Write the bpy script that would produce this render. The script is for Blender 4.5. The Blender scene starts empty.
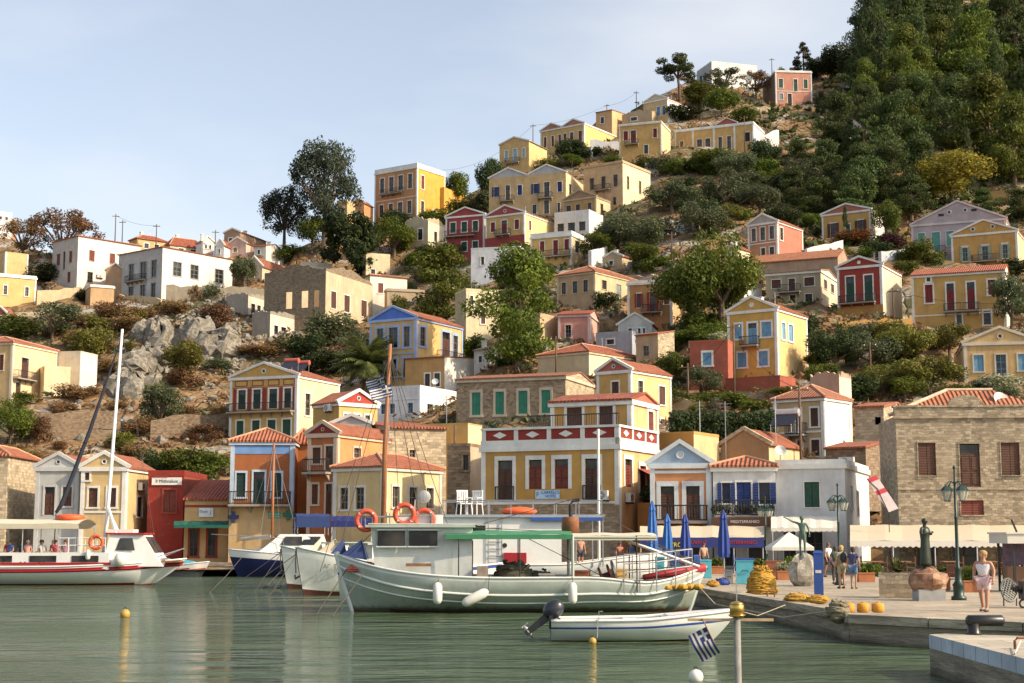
import bpy, math, random
import numpy as np
from mathutils import Vector, Matrix
R = math.radians
rnd = random.Random(7)
SC = bpy.context.scene
COL = SC.collection
# ------------------------------------------------------------------ camera
F = 1500.0; HC = 2.7; TH = math.atan((535 - 341.5) / F)
CT, ST = math.cos(TH), math.sin(TH)
def ray(px, py):
    u = (px - 512) / F; v = (341.5 - py) / F
    return (u, CT - v * ST, ST + v * CT)
def at(px, py, Y):
    d = ray(px, py); t = Y / d[1]
    return Vector((d[0] * t, Y, HC + d[2] * t))
def onz(px, py, z):
    d = ray(px, py); t = (z - HC) / d[2]
    return Vector((d[0] * t, d[1] * t, z))
def zat(py, Y):
    return at(512, py, Y).z
cam = bpy.data.objects.new('camera', bpy.data.cameras.new('camera')); COL.objects.link(cam)
cam.location = (0, 0, HC); cam.rotation_euler = (math.pi / 2 + TH, 0, 0)
cam.data.sensor_width = 36; cam.data.lens = F / 1024 * 36
cam.data.clip_start = 0.5; cam.data.clip_end = 6000
SC.camera = cam
# ------------------------------------------------------------------ objects
def tag(o, label=None, cat=None, group=None, kind=None):
    if label: o['label'] = label
    if cat: o['category'] = cat
    if group: o['group'] = group
    if kind: o['kind'] = kind
    return o
def empty(name, loc=(0, 0, 0), rz=0.0, label=None, cat=None, group=None):
    o = bpy.data.objects.new(name, None); COL.objects.link(o)
    o.location = loc; o.rotation_euler = (0, 0, rz); o.empty_display_size = .3
    return tag(o, label, cat, group)
def copy_tree(o, parent=None):
    c = o.copy(); COL.objects.link(c); c.parent = parent
    for ch in o.children: copy_tree(ch, c)
    return c
class MB:
    def __init__(s): s.v = []; s.f = []; s.m = []; s.mats = []; s.cur = 0
    def mat(s, m):
        if m not in s.mats: s.mats.append(m)
        s.cur = s.mats.index(m); return s
    def add(s, vs, fs):
        b = len(s.v); s.v.extend(tuple(p) for p in vs)
        for f in fs: s.f.append(tuple(i + b for i in f)); s.m.append(s.cur)
        return s
    def quad(s, *p): return s.add(p, [tuple(range(len(p)))])
    def box(s, x0, y0, z0, x1, y1, z1, M=None):
        vs = [(x0, y0, z0), (x1, y0, z0), (x1, y1, z0), (x0, y1, z0), (x0, y0, z1), (x1, y0, z1), (x1, y1, z1), (x0, y1, z1)]
        if M is not None: vs = [M @ Vector(p) for p in vs]
        return s.add(vs, [(0, 3, 2, 1), (4, 5, 6, 7), (0, 1, 5, 4), (1, 2, 6, 5), (2, 3, 7, 6), (3, 0, 4, 7)])
    def cbox(s, c, d, M=None):
        return s.box(c[0] - d[0] / 2, c[1] - d[1] / 2, c[2] - d[2] / 2, c[0] + d[0] / 2, c[1] + d[1] / 2, c[2] + d[2] / 2, M)
    def tube(s, pts, r, n=8, cap=True):
        pts = [Vector(p) for p in pts]
        if not hasattr(r, '__len__'): r = [r] * len(pts)
        b = len(s.v); N = len(pts)
        for i, p in enumerate(pts):
            d = (pts[min(i + 1, N - 1)] - pts[max(i - 1, 0)])
            d = d.normalized() if d.length > 1e-9 else Vector((0, 0, 1))
            a = Vector((0, 0, 1)) if abs(d.z) < .9 else Vector((1, 0, 0))
            e1 = d.cross(a).normalized(); e2 = d.cross(e1)
            for k in range(n):
                t = 2 * math.pi * k / n
                s.v.append(tuple(p + (e1 * math.cos(t) + e2 * math.sin(t)) * r[i]))
        for i in range(N - 1):
            for k in range(n):
                k2 = (k + 1) % n
                s.f.append((b + i * n + k, b + i * n + k2, b + (i + 1) * n + k2, b + (i + 1) * n + k)); s.m.append(s.cur)
        if cap:
            s.f.append(tuple(b + k for k in range(n))[::-1]); s.m.append(s.cur)
            s.f.append(tuple(b + (N - 1) * n + k for k in range(n))); s.m.append(s.cur)
        return s
    def lathe(s, c, prof, n=14, M=None):
        b = len(s.v); c = Vector(c)
        for r, z in prof:
            for k in range(n):
                t = 2 * math.pi * k / n
                p = Vector((r * math.cos(t), r * math.sin(t), z))
                if M is not None: p = M @ p
                s.v.append(tuple(c + p))
        for i in range(len(prof) - 1):
            for k in range(n):
                k2 = (k + 1) % n
                s.f.append((b + i * n + k, b + i * n + k2, b + (i + 1) * n + k2, b + (i + 1) * n + k)); s.m.append(s.cur)
        s.f.append(tuple(b + k for k in range(n))[::-1]); s.m.append(s.cur)
        s.f.append(tuple(b + (len(prof) - 1) * n + k for k in range(n))); s.m.append(s.cur)
        return s
    def ell(s, c, r, n=10, m=7, M=None):
        prof = []
        b = len(s.v); c = Vector(c)
        for i in range(m + 1):
            a = -math.pi / 2 + math.pi * i / m
            prof.append((max(math.cos(a), .02), math.sin(a)))
        for q, z in prof:
            for k in range(n):
                t = 2 * math.pi * k / n
                p = Vector((q * math.cos(t) * r[0], q * math.sin(t) * r[1], z * r[2]))
                if M is not None: p = M @ p
                s.v.append(tuple(c + p))
        for i in range(m):
            for k in range(n):
                k2 = (k + 1) % n
                s.f.append((b + i * n + k, b + i * n + k2, b + (i + 1) * n + k2, b + (i + 1) * n + k)); s.m.append(s.cur)
        return s
    def torus(s, c, R0, r0, axis='y', n=22, m=8):
        b = len(s.v)
        for i in range(n):
            a = 2 * math.pi * i / n
            for k in range(m):
                t = 2 * math.pi * k / m
                q = R0 + r0 * math.cos(t); h = r0 * math.sin(t)
                p = {'y': (q * math.cos(a), h, q * math.sin(a)), 'z': (q * math.cos(a), q * math.sin(a), h), 'x': (h, q * math.cos(a), q * math.sin(a))}[axis]
                s.v.append((c[0] + p[0], c[1] + p[1], c[2] + p[2]))
        for i in range(n):
            for k in range(m):
                s.f.append((b + i * m + k, b + ((i + 1) % n) * m + k, b + ((i + 1) % n) * m + (k + 1) % m, b + i * m + (k + 1) % m)); s.m.append(s.cur)
        return s
    def build(s, name, mat=None, parent=None, smooth=False):
        me = bpy.data.meshes.new(name); me.from_pydata(s.v, [], s.f)
        for m in (s.mats if s.mats else [mat]): me.materials.append(m)
        if s.mats: me.polygons.foreach_set('material_index', s.m)
        if smooth: me.polygons.foreach_set('use_smooth', [True] * len(s.f))
        me.update()
        o = bpy.data.objects.new(name, me); COL.objects.link(o)
        if parent is not None: o.parent = parent
        return o
# ------------------------------------------------------------------ materials
def new_mat(name):
    m = bpy.data.materials.new(name); m.use_nodes = True
    nt = m.node_tree; nt.nodes.clear()
    out = nt.nodes.new('ShaderNodeOutputMaterial'); p = nt.nodes.new('ShaderNodeBsdfPrincipled')
    nt.links.new(p.outputs[0], out.inputs[0])
    return m, nt, p, out
def N(nt, t, **k):
    n = nt.nodes.new(t)
    for a, v in k.items():
        if a.startswith('i_'):
            key = a[2:]; key = int(key) if key.isdigit() else key
            n.inputs[key].default_value = v
        else: setattr(n, a, v)
    return n
def c4(c): return (c[0], c[1], c[2], 1.0)
def mul(c, k): return tuple(min(1, x * k) for x in c)
def mixc(nt, fac, a, b, mode='MIX'):
    n = nt.nodes.new('ShaderNodeMix'); n.data_type = 'RGBA'; n.blend_type = mode
    for sock, val in ((0, fac), (6, a), (7, b)):
        if isinstance(val, (int, float)): n.inputs[sock].default_value = val
        elif isinstance(val, tuple): n.inputs[sock].default_value = c4(val)
        else: nt.links.new(val, n.inputs[sock])
    return n.outputs[2]
def ramp(nt, fac, a, b):
    n = N(nt, 'ShaderNodeMapRange'); n.inputs[1].default_value = a; n.inputs[2].default_value = b
    nt.links.new(fac, n.inputs[0]); return n.outputs[0]
def coords(nt, scale=(1, 1, 1), kind='Object'):
    tc = N(nt, 'ShaderNodeTexCoord'); mp = N(nt, 'ShaderNodeMapping'); mp.inputs['Scale'].default_value = scale
    nt.links.new(tc.outputs[kind], mp.inputs[0]); return mp.outputs[0]
def noise(nt, vec, scale, detail=4, rough=.6):
    n = N(nt, 'ShaderNodeTexNoise'); n.inputs['Scale'].default_value = scale; n.inputs['Detail'].default_value = detail
    n.inputs['Roughness'].default_value = rough; nt.links.new(vec, n.inputs['Vector']); return n.outputs['Fac']
def bump(nt, p, h, strength=.4, dist=.05):
    b = N(nt, 'ShaderNodeBump'); b.inputs['Strength'].default_value = strength; b.inputs['Distance'].default_value = dist
    nt.links.new(h, b.inputs['Height']); nt.links.new(b.outputs[0], p.inputs['Normal'])
_mc = {}
def plaster(c, dirt=.5):
    if c[0] > c[1] * 1.15 and c[2] < c[1] * .6: c = (c[0] * 1.03, c[1] * .955, c[2] * 1.0)
    k = ('pl', c, dirt)
    if k in _mc: return _mc[k]
    m, nt, p, o = new_mat('plaster')
    v = coords(nt); vs = coords(nt, (2.2, 2.2, .25))
    inf = N(nt, 'ShaderNodeObjectInfo')
    ad = N(nt, 'ShaderNodeVectorMath', operation='ADD'); nt.links.new(v, ad.inputs[0]); nt.links.new(inf.outputs['Location'], ad.inputs[1])
    ad2 = N(nt, 'ShaderNodeVectorMath', operation='ADD'); nt.links.new(vs, ad2.inputs[0]); nt.links.new(inf.outputs['Location'], ad2.inputs[1])
    n1 = noise(nt, ad.outputs[0], .7, 7, .65); n2 = noise(nt, ad2.outputs[0], 1.0, 4, .6)
    n3 = noise(nt, ad.outputs[0], 3.5, 5, .7)
    a = mixc(nt, ramp(nt, n1, .32, .68), mul(c, .80), mul(c, 1.10))
    st = mixc(nt, ramp(nt, n2, .50, .80), (0, 0, 0), (dirt,) * 3)
    g = sum(c) / 3
    a = mixc(nt, st, a, (g * .55 + c[0] * .1, g * .52 + c[1] * .08, g * .46 + c[2] * .06))
    pt = mixc(nt, ramp(nt, n3, .57, .68), (0, 0, 0), (dirt * .8,) * 3)
    a = mixc(nt, pt, a, (min(1, g * .5 + .18), min(1, g * .5 + .14), min(1, g * .45 + .10)))
    nt.links.new(a, p.inputs['Base Color']); p.inputs['Roughness'].default_value = .92
    bump(nt, p, noise(nt, v, 9, 5), .35, .03)
    _mc[k] = m; return m
def simple(c, rough=.6, metal=0.0, var=.15, name='paint', sc=3.0):
    k = ('si', c, rough, metal, var, sc)
    if k in _mc: return _mc[k]
    m, nt, p, o = new_mat(name)
    n1 = noise(nt, coords(nt), sc, 5, .65)
    nt.links.new(mixc(nt, ramp(nt, n1, .3, .7), mul(c, 1 - var), mul(c, 1 + var)), p.inputs['Base Color'])
    p.inputs['Roughness'].default_value = rough; p.inputs['Metallic'].default_value = metal
    _mc[k] = m; return m
def shutter_mat(c):
    k = ('sh', c)
    if k in _mc: return _mc[k]
    m, nt, p, o = new_mat('shutter_paint')
    w = N(nt, 'ShaderNodeTexWave', wave_type='BANDS', bands_direction='Z'); w.inputs['Scale'].default_value = 3.2
    w.inputs['Distortion'].default_value = .3
    nt.links.new(coords(nt), w.inputs[0])
    n1 = noise(nt, coords(nt), 2.0, 5)
    a = mixc(nt, ramp(nt, n1, .3, .7), mul(c, .75), mul(c, 1.15))
    nt.links.new(a, p.inputs['Base Color']); p.inputs['Roughness'].default_value = .6
    bump(nt, p, w.outputs['Fac'], .8, .03); _mc[k] = m; return m
def glass_mat():
    k = 'glass'
    if k in _mc: return _mc[k]
    m, nt, p, o = new_mat('window_glass')
    n1 = noise(nt, coords(nt), .8, 2)
    nt.links.new(mixc(nt, ramp(nt, n1, .4, .6), (.010, .011, .013), (.05, .045, .04)), p.inputs['Base Color'])
    p.inputs['Roughness'].default_value = .12; _mc[k] = m; return m
def roof_mat(axis, c=(.50, .155, .075)):
    c = (c[0] * .70, c[1] * .62, c[2] * .56)
    k = ('rf', axis, c)
    if k in _mc: return _mc[k]
    m, nt, p, o = new_mat('roof_tiles')
    v = coords(nt)
    w = N(nt, 'ShaderNodeTexWave', wave_type='BANDS', bands_direction=axis); w.inputs['Scale'].default_value = 1.15
    w.inputs['Distortion'].default_value = .6; w.inputs['Detail Scale'].default_value = .6; nt.links.new(v, w.inputs[0])
    n1 = noise(nt, v, .9, 6, .7); n2 = noise(nt, v, 5, 3, .6); n3 = noise(nt, v, .45, 3)
    a = mixc(nt, ramp(nt, n1, .3, .7), mul(c, .62), mul(c, 1.25))
    a = mixc(nt, ramp(nt, n2, .45, .75), a, (.40, .20, .12))
    dk = mixc(nt, ramp(nt, w.outputs['Fac'], .0, .35), (.42,) * 3, (0, 0, 0))
    a = mixc(nt, dk, a, mul(c, .45))
    gr = mixc(nt, ramp(nt, n3, .58, .75), (0, 0, 0), (.55,) * 3)
    a = mixc(nt, gr, a, (.20, .13, .09))
    nt.links.new(a, p.inputs['Base Color']); p.inputs['Roughness'].default_value = .9
    bump(nt, p, w.outputs['Fac'], .9, .12); _mc[k] = m; return m
def stone_mat(c=(.34, .25, .16), c2=None, sc=2.0, mortar=None, rock=False):
    c2 = c2 or mul(c, 1.45); mortar = mortar or mul(c, .8)
    k = ('st', c, c2, sc, rock)
    if k in _mc: return _mc[k]
    m, nt, p, o = new_mat('rubble_stone')
    v = coords(nt); nv = N(nt, 'ShaderNodeTexNoise'); nv.inputs['Scale'].default_value = 1.6; nv.inputs['Detail'].default_value = 3; nt.links.new(v, nv.inputs['Vector'])
    big = noise(nt, v, .4, 6, .65); fine = noise(nt, v, 6, 5, .7)
    if rock:
        a = mixc(nt, ramp(nt, big, .3, .7), mul(c, .8), c2); a = mixc(nt, ramp(nt, noise(nt, v, 2.2, 6, .7), .42, .62), mul(c, .5), a)
        h = noise(nt, v, 2.4, 8, .7)
    else:
        ad = N(nt, 'ShaderNodeVectorMath', operation='MULTIPLY_ADD'); ad.inputs[1].default_value = (.30, .30, .30)
        nt.links.new(nv.outputs['Color'], ad.inputs[0]); nt.links.new(v, ad.inputs[2]); sp = N(nt, 'ShaderNodeSeparateXYZ'); nt.links.new(ad.outputs[0], sp.inputs[0])
        su = N(nt, 'ShaderNodeMath', operation='ADD'); nt.links.new(sp.outputs[0], su.inputs[0]); nt.links.new(sp.outputs[1], su.inputs[1])
        cb = N(nt, 'ShaderNodeCombineXYZ'); nt.links.new(su.outputs[0], cb.inputs[0]); nt.links.new(sp.outputs[2], cb.inputs[1])
        br = N(nt, 'ShaderNodeTexBrick'); br.inputs['Scale'].default_value = sc * .5; br.inputs['Brick Width'].default_value = .46; br.inputs['Row Height'].default_value = .24; br.inputs['Mortar Size'].default_value = .016; br.inputs['Mortar Smooth'].default_value = .4; br.inputs['Bias'].default_value = 0
        br.inputs['Color1'].default_value = c4(mul(c, .62)); br.inputs['Color2'].default_value = c4(c2); br.inputs['Mortar'].default_value = c4(mortar); nt.links.new(cb.outputs[0], br.inputs[0])
        a = mixc(nt, ramp(nt, fine, .25, .75), mixc(nt, .35, br.outputs[0], mul(c, .5)), br.outputs[0]); a = mixc(nt, ramp(nt, big, .45, .7), a, mixc(nt, .5, a, mul(c, 1.15)))
        h = br.outputs['Fac']; iv = N(nt, 'ShaderNodeMath', operation='SUBTRACT'); iv.inputs[0].default_value = 1; nt.links.new(h, iv.inputs[1]); h2 = N(nt, 'ShaderNodeMath', operation='MULTIPLY_ADD'); h2.inputs[1].default_value = .6; nt.links.new(fine, h2.inputs[0]); nt.links.new(iv.outputs[0], h2.inputs[2]); h = h2.outputs[0]
    nt.links.new(a, p.inputs['Base Color']); p.inputs['Roughness'].default_value = .95
    bump(nt, p, h, .7, .08); _mc[k] = m; return m
def leaf_mat(c, c2, name='leaves'):
    k = ('lf', c, c2)
    if k in _mc: return _mc[k]
    m, nt, p, o = new_mat(name)
    inf = N(nt, 'ShaderNodeObjectInfo'); g = N(nt, 'ShaderNodeNewGeometry')
    n1 = noise(nt, coords(nt), 3.5, 3)
    a = mixc(nt, ramp(nt, n1, .35, .65), c, c2)
    a = mixc(nt, g.outputs['Random Per Island'], mixc(nt, .45, a, (0, 0, 0)), a)
    hs = N(nt, 'ShaderNodeHueSaturation'); nt.links.new(a, hs.inputs['Color'])
    mr = N(nt, 'ShaderNodeMapRange'); mr.inputs[3].default_value = .7; mr.inputs[4].default_value = 1.3
    nt.links.new(inf.outputs['Random'], mr.inputs[0]); nt.links.new(mr.outputs[0], hs.inputs['Value'])
    mr2 = N(nt, 'ShaderNodeMapRange'); mr2.inputs[3].default_value = .48; mr2.inputs[4].default_value = .52
    nt.links.new(inf.outputs['Random'], mr2.inputs[0]); nt.links.new(mr2.outputs[0], hs.inputs['Hue'])
    nt.links.new(hs.outputs[0], p.inputs['Base Color']); p.inputs['Roughness'].default_value = .7
    p.inputs['Specular IOR Level'].default_value = .25
    tr = N(nt, 'ShaderNodeBsdfTranslucent'); nt.links.new(hs.outputs[0], tr.inputs[0])
    mx = N(nt, 'ShaderNodeMixShader'); mx.inputs[0].default_value = .3
    nt.links.new(p.outputs[0], mx.inputs[1]); nt.links.new(tr.outputs[0], mx.inputs[2]); nt.links.new(mx.outputs[0], o.inputs[0])
    _mc[k] = m; return m
WHITE = (.74, .72, .67); CREAM = (.66, .56, .38); GLASS = glass_mat()
IRON = simple((.016, .015, .015), .5); DARK = simple((.012, .011, .010), .8)
TRIMW = plaster((.70, .68, .63), .25)
BARK = simple((.13, .09, .06), .95, var=.35, sc=6)
METAL = simple((.45, .45, .46), .35, .8)
WOOD = simple((.22, .11, .05), .6, var=.3, sc=5)
def text_mesh(txt, size, mat, parent, M, name='lettering', depth=.01, sx=1.0):
    cu = bpy.data.curves.new(name, 'FONT'); cu.body = txt; cu.size = size; cu.extrude = depth
    cu.align_x = 'CENTER'; cu.align_y = 'CENTER'
    o = bpy.data.objects.new(name, cu); COL.objects.link(o)
    bpy.context.view_layer.update()
    me = bpy.data.meshes.new_from_object(o.evaluated_get(bpy.context.evaluated_depsgraph_get()))
    bpy.data.objects.remove(o); bpy.data.curves.remove(cu)
    me.transform(Matrix.Diagonal((sx, 1, 1, 1))); me.transform(M); me.materials.clear(); me.materials.append(mat)
    o = bpy.data.objects.new(name, me); COL.objects.link(o); o.parent = parent
    return o
# ------------------------------------------------------------------ terrain function
RPX = [-300, 0, 25, 60, 150, 230, 290, 330, 380, 450, 500, 560, 620, 665, 700, 740, 800, 850, 875, 910, 1024, 1300]
RPY = [225, 234, 246, 250, 250, 252, 246, 236, 222, 200, 172, 132, 112, 100, 84, 84, 84, 66, 30, -25, -60, -90]
def offx(x): return np.interp(x, [-40, -20, -8, 0, 10, 30], [18, 16, 8, 0, -3, -12])
def _T(y): return (-480 + np.sqrt(np.maximum(480.0 ** 2 - 5600 * (112 - y), 100.0))) / 2800
def _D(t): return 112 + 480 * t + 1400 * t * t
def hbase(x, y):
    x = np.asarray(x, float); y = np.asarray(y, float)
    off = offx(x)
    px = 512 + F * x / np.maximum(y, 1)
    tr = (535 - np.interp(px, RPX, RPY)) / F
    yr = _D(tr) + off; tr = np.where(off > 0, tr * yr / (yr - off), tr); yr = _D(tr) + off
    ye = np.minimum(y, yr) - off
    t = _T(ye)
    z = HC + t * ye - .16 * np.maximum(y - yr, 0)
    return np.maximum(z, .45)
def h1(x, y): return float(hbase(x, y))
def gY(px, py):
    d = ray(px, py); y = 96.0
    while y < 620:
        t = y / d[1]
        if HC + d[2] * t <= h1(d[0] * t, y): return y
        y += .5
    ys = np.arange(150, 560, 1.0); ts = ys / d[1]; g = hbase(ts * d[0], ys) - (HC + d[2] * ts)
    return float(ys[int(np.argmax(g / ys))]) - 2
FLATS = []   # footprints: (centre x, y, ex, ey, half w, half d, z)
ANCH = []    # (px, py, phrase)
# ------------------------------------------------------------------ houses
COLS = {'g': (.02, .075, .045), 'dg': (.010, .035, .028), 'tq': (.10, .34, .30), 'b': (.10, .24, .46), 'db': (.012, .035, .16), 'lb': (.16, .34, .50),
        'r': (.17, .035, .02), 'br': (.09, .035, .02), 'rd': (.20, .015, .015), 'gy': (.22, .26, .25), 'k': (.012, .012, .012), 'eg': (.04, .23, .14), 'pb': (.30, .45, .55), 'lg': (.30, .36, .28)}
def facade(mb, o, ux, nn, W, z0, z1, rects, depth=.22):
    """vertical wall strip with openings; o origin, ux horizontal unit, nn outward unit"""
    xs = sorted({0.0, W} | {r[0] for r in rects} | {r[1] for r in rects})
    zs = sorted({z0, z1} | {r[2] for r in rects} | {r[3] for r in rects})
    P = lambda s, z, k=0.0: o + ux * s - nn * k + Vector((0, 0, z))
    for i in range(len(xs) - 1):
        for j in range(len(zs) - 1):
            mx = (xs[i] + xs[i + 1]) / 2; mz = (zs[j] + zs[j + 1]) / 2
            if any(r[0] < mx < r[1] and r[2] < mz < r[3] for r in rects): continue
            mb.quad(P(xs[i], zs[j]), P(xs[i + 1], zs[j]), P(xs[i + 1], zs[j + 1]), P(xs[i], zs[j + 1]))
    for a, b, c, d in rects:
        for (s1, q1), (s2, q2) in (((a, c), (b, c)), ((b, c), (b, d)), ((b, d), (a, d)), ((a, d), (a, c))):
            mb.quad(P(s1, q1), P(s2, q2), P(s2, q2, depth), P(s1, q1, depth))
def fbox(mb, o, ux, nn, s0, s1, z0, z1, k0, k1):
    """box on a facade: k = distance out of the wall"""
    vs = []
    for z in (z0, z1):
        for s, k in ((s0, k0), (s1, k0), (s1, k1), (s0, k1)):
            vs.append(o + ux * s + nn * k + Vector((0, 0, z)))
    mb.add(vs, [(0, 1, 2, 3), (7, 6, 5, 4), (0, 4, 5, 1), (1, 5, 6, 2), (2, 6, 7, 3), (3, 7, 4, 0)])
def window(root, o, ux, nn, r, kind, trim, tw):
    a, b, c, d = r; t, col = kind[0], kind[1:]
    name = 'door' if t in 'dD' else 'window'
    if t == 'e': return
    big = (b - a) > .5
    mb = MB()
    e = .004
    fbox(mb, o, ux, nn, a - tw, a - e, c, d, -.02, .05); fbox(mb, o, ux, nn, b + e, b + tw, c, d, -.02, .05)
    fbox(mb, o, ux, nn, a - tw, b + tw, d + e, d + tw * 1.2, -.02, .055)
    if t not in 'dD': fbox(mb, o, ux, nn, a - tw * 1.3, b + tw * 1.3, c - tw, c - e, -.02, .10)
    if t in 'pP': fbox(mb, o, ux, nn, a - tw * 1.6, b + tw * 1.6, d + tw * 1.2 + e, d + tw * 2.6, -.02, .14)
    w = mb.build(name, trim, root)
    m = MB()
    cm = shutter_mat(COLS[col]) if col in COLS else GLASS
    if t in 'sd':          # closed shutters or wooden door leaves
        mid = (a + b) / 2; g = .012
        top = d
        if t == 'd' and (d - c) > 1.7:
            top = c + (d - c) * .74
            q = MB(); fbox(q, o, ux, nn, a + .05, b - .05, top + .08, d - .05, -.16, -.13)
            q.build('transom_pane', GLASS, w)
            fbox(m, o, ux, nn, a, b, top, top + .07, -.15, -.06)
        fbox(m, o, ux, nn, a, mid - g, c, top, -.13, -.05); fbox(m, o, ux, nn, mid + g, b, c, top, -.13, -.05)
        if t == 'd':
            for s in (a, mid):
                hw = (b - a) / 2
                for q0, q1 in ((.08, .45), (.53, .93)):
                    fbox(m, o, ux, nn, s + hw * .2, s + hw * .8, c + (top - c) * q0, c + (top - c) * q1, -.05, -.025)
        m.build('shutter' if t != 'd' else 'door_leaf', cm, w)
    else:                  # glazed: pane and glazing bars
        fbox(m, o, ux, nn, a, b, c, d, -.19, -.16)
        m.build('pane', GLASS, w)
        m = MB(); bw = .05
        fc = COLS.get(col, (.05, .045, .04) if t == 'k' else (.24, .19, .15)); fm = simple(fc, .6)
        for s in (a, (a + b) / 2 - bw / 2, b - bw): fbox(m, o, ux, nn, s + .001, s + bw - .001, c + .002, d - .002, -.155, -.10)
        nb = 3 if (d - c) > 1.5 else 2
        for i in range(nb + 1):
            z = c + (d - c - bw) * i / nb
            fbox(m, o, ux, nn, a + .003, b - .003, z + .001, z + bw - .001, -.158, -.105)
        m.build('sash', fm, w)
        if t in 'oP' and col in COLS:       # open shutters folded against the wall
            for s0, s1 in ((a - (b - a) * .5 - .02, a - .02), (b + .02, b + (b - a) * .5 + .02)):
                q = MB(); fbox(q, o, ux, nn, s0, s1, c + .01, d - .01, .058, .11); q.build('open_shutter', cm, w)
def pediment_mesh(root, x0, x1, z, rise, tym, trim, y=0.0, oculus=True, cor=.28):
    """front gable: coloured tympanum and raking white cornice, sitting on z"""
    mid = (x0 + x1) / 2; m = MB()
    m.add([(x0, y, z), (x1, y, z), (mid, y, z + rise), (x0, y + .25, z), (x1, y + .25, z), (mid, y + .25, z + rise)],
          [(0, 1, 2), (5, 4, 3), (0, 3, 4, 1)])
    t = m.build('pediment', tym, root)
    c = MB(); L = math.hypot(mid - x0, rise); ov = .22
    for sgn in (-1, 1):
        xe = x0 if sgn < 0 else x1
        dx, dz = (mid - xe) / L, rise / L
        nx, nz = -dz * (1 if dx > 0 else -1), abs(dx)
        a = (xe - dx * ov, z - dz * ov); b = (mid, z + rise)
        q = [(a[0], a[1]), (b[0], b[1]), (b[0], b[1] + cor), (a[0] + nx * cor, a[1] + nz * cor)]
        f = [(p[0], y - .16, p[1]) for p in q] + [(p[0], y + .2, p[1]) for p in q]
        c.add(f, [(0, 1, 2, 3), (7, 6, 5, 4), (0, 4, 5, 1), (1, 5, 6, 2), (2, 6, 7, 3), (3, 7, 4, 0)])
    c.build('raking_cornice', trim, t)
    if oculus and rise > .7:
        r = min(.28, rise * .17); q = MB(); zc = z + rise * .42
        q.torus((mid, y - .02, zc), r, r * .25, 'y', 16, 6)
        q.build('oculus_frame', trim, t)
        q = MB(); q.lathe((mid, y - .012, zc), [(r, 0), (r * .98, .01)], 14, Matrix.Rotation(R(90), 4, 'X')); q.build('oculus_pane', GLASS if oculus == 1 else trim, t)
def railing(root, o, ux, nn, s0, s1, z, k0, k1, mat, h=.95, name='railing'):
    m = MB(); P = lambda s, k, zz: o + ux * s + nn * k + Vector((0, 0, z + zz))
    path = [(s0, k0), (s0, k1), (s1, k1), (s1, k0)]
    for zz in (.08, h): m.tube([P(s, k, zz) for s, k in path], .04, 5)
    for i in range(3):
        (a, ka), (b, kb) = path[i], path[i + 1]
        L = math.hypot(b - a, kb - ka); n = max(1, int(L / .17))
        for j in range(n + 1):
            t = j / n; s, k = a + (b - a) * t, ka + (kb - ka) * t
            m.tube([P(s, k, .08), P(s, k, h)], .019 if j % 6 else .03, 4)
    return m.build(name, mat, root)
def balcony(root, o, ux, nn, s0, s1, z, dep=.85, mat=None, slab=None, rail=None):
    m = MB(); fbox(m, o, ux, nn, s0, s1, z - .16, z, .004, dep)
    n = max(2, int((s1 - s0) / 1.3) + 1)
    slab = slab or simple((.30, .26, .22), .9); b = m.build('balcony', slab, root)
    for i in range(n):
        q = MB(); s = s0 + .12 + (s1 - s0 - .34) * i / (n - 1)
        vs = [o + ux * (s + d) + nn * k + Vector((0, 0, zz)) for d in (0, .1) for k, zz in ((.004, z - .165), (dep * .75, z - .165), (.004, z - .7))]
        q.add(vs, [(0, 1, 2), (5, 4, 3), (0, 3, 4, 1), (1, 4, 5, 2), (2, 5, 3, 0)])
        q.build('bracket', slab, b)
    railing(b, o, ux, nn, s0 + .03, s1 - .03, z, .03, dep - .05, rail or IRON)
    return b
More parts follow.
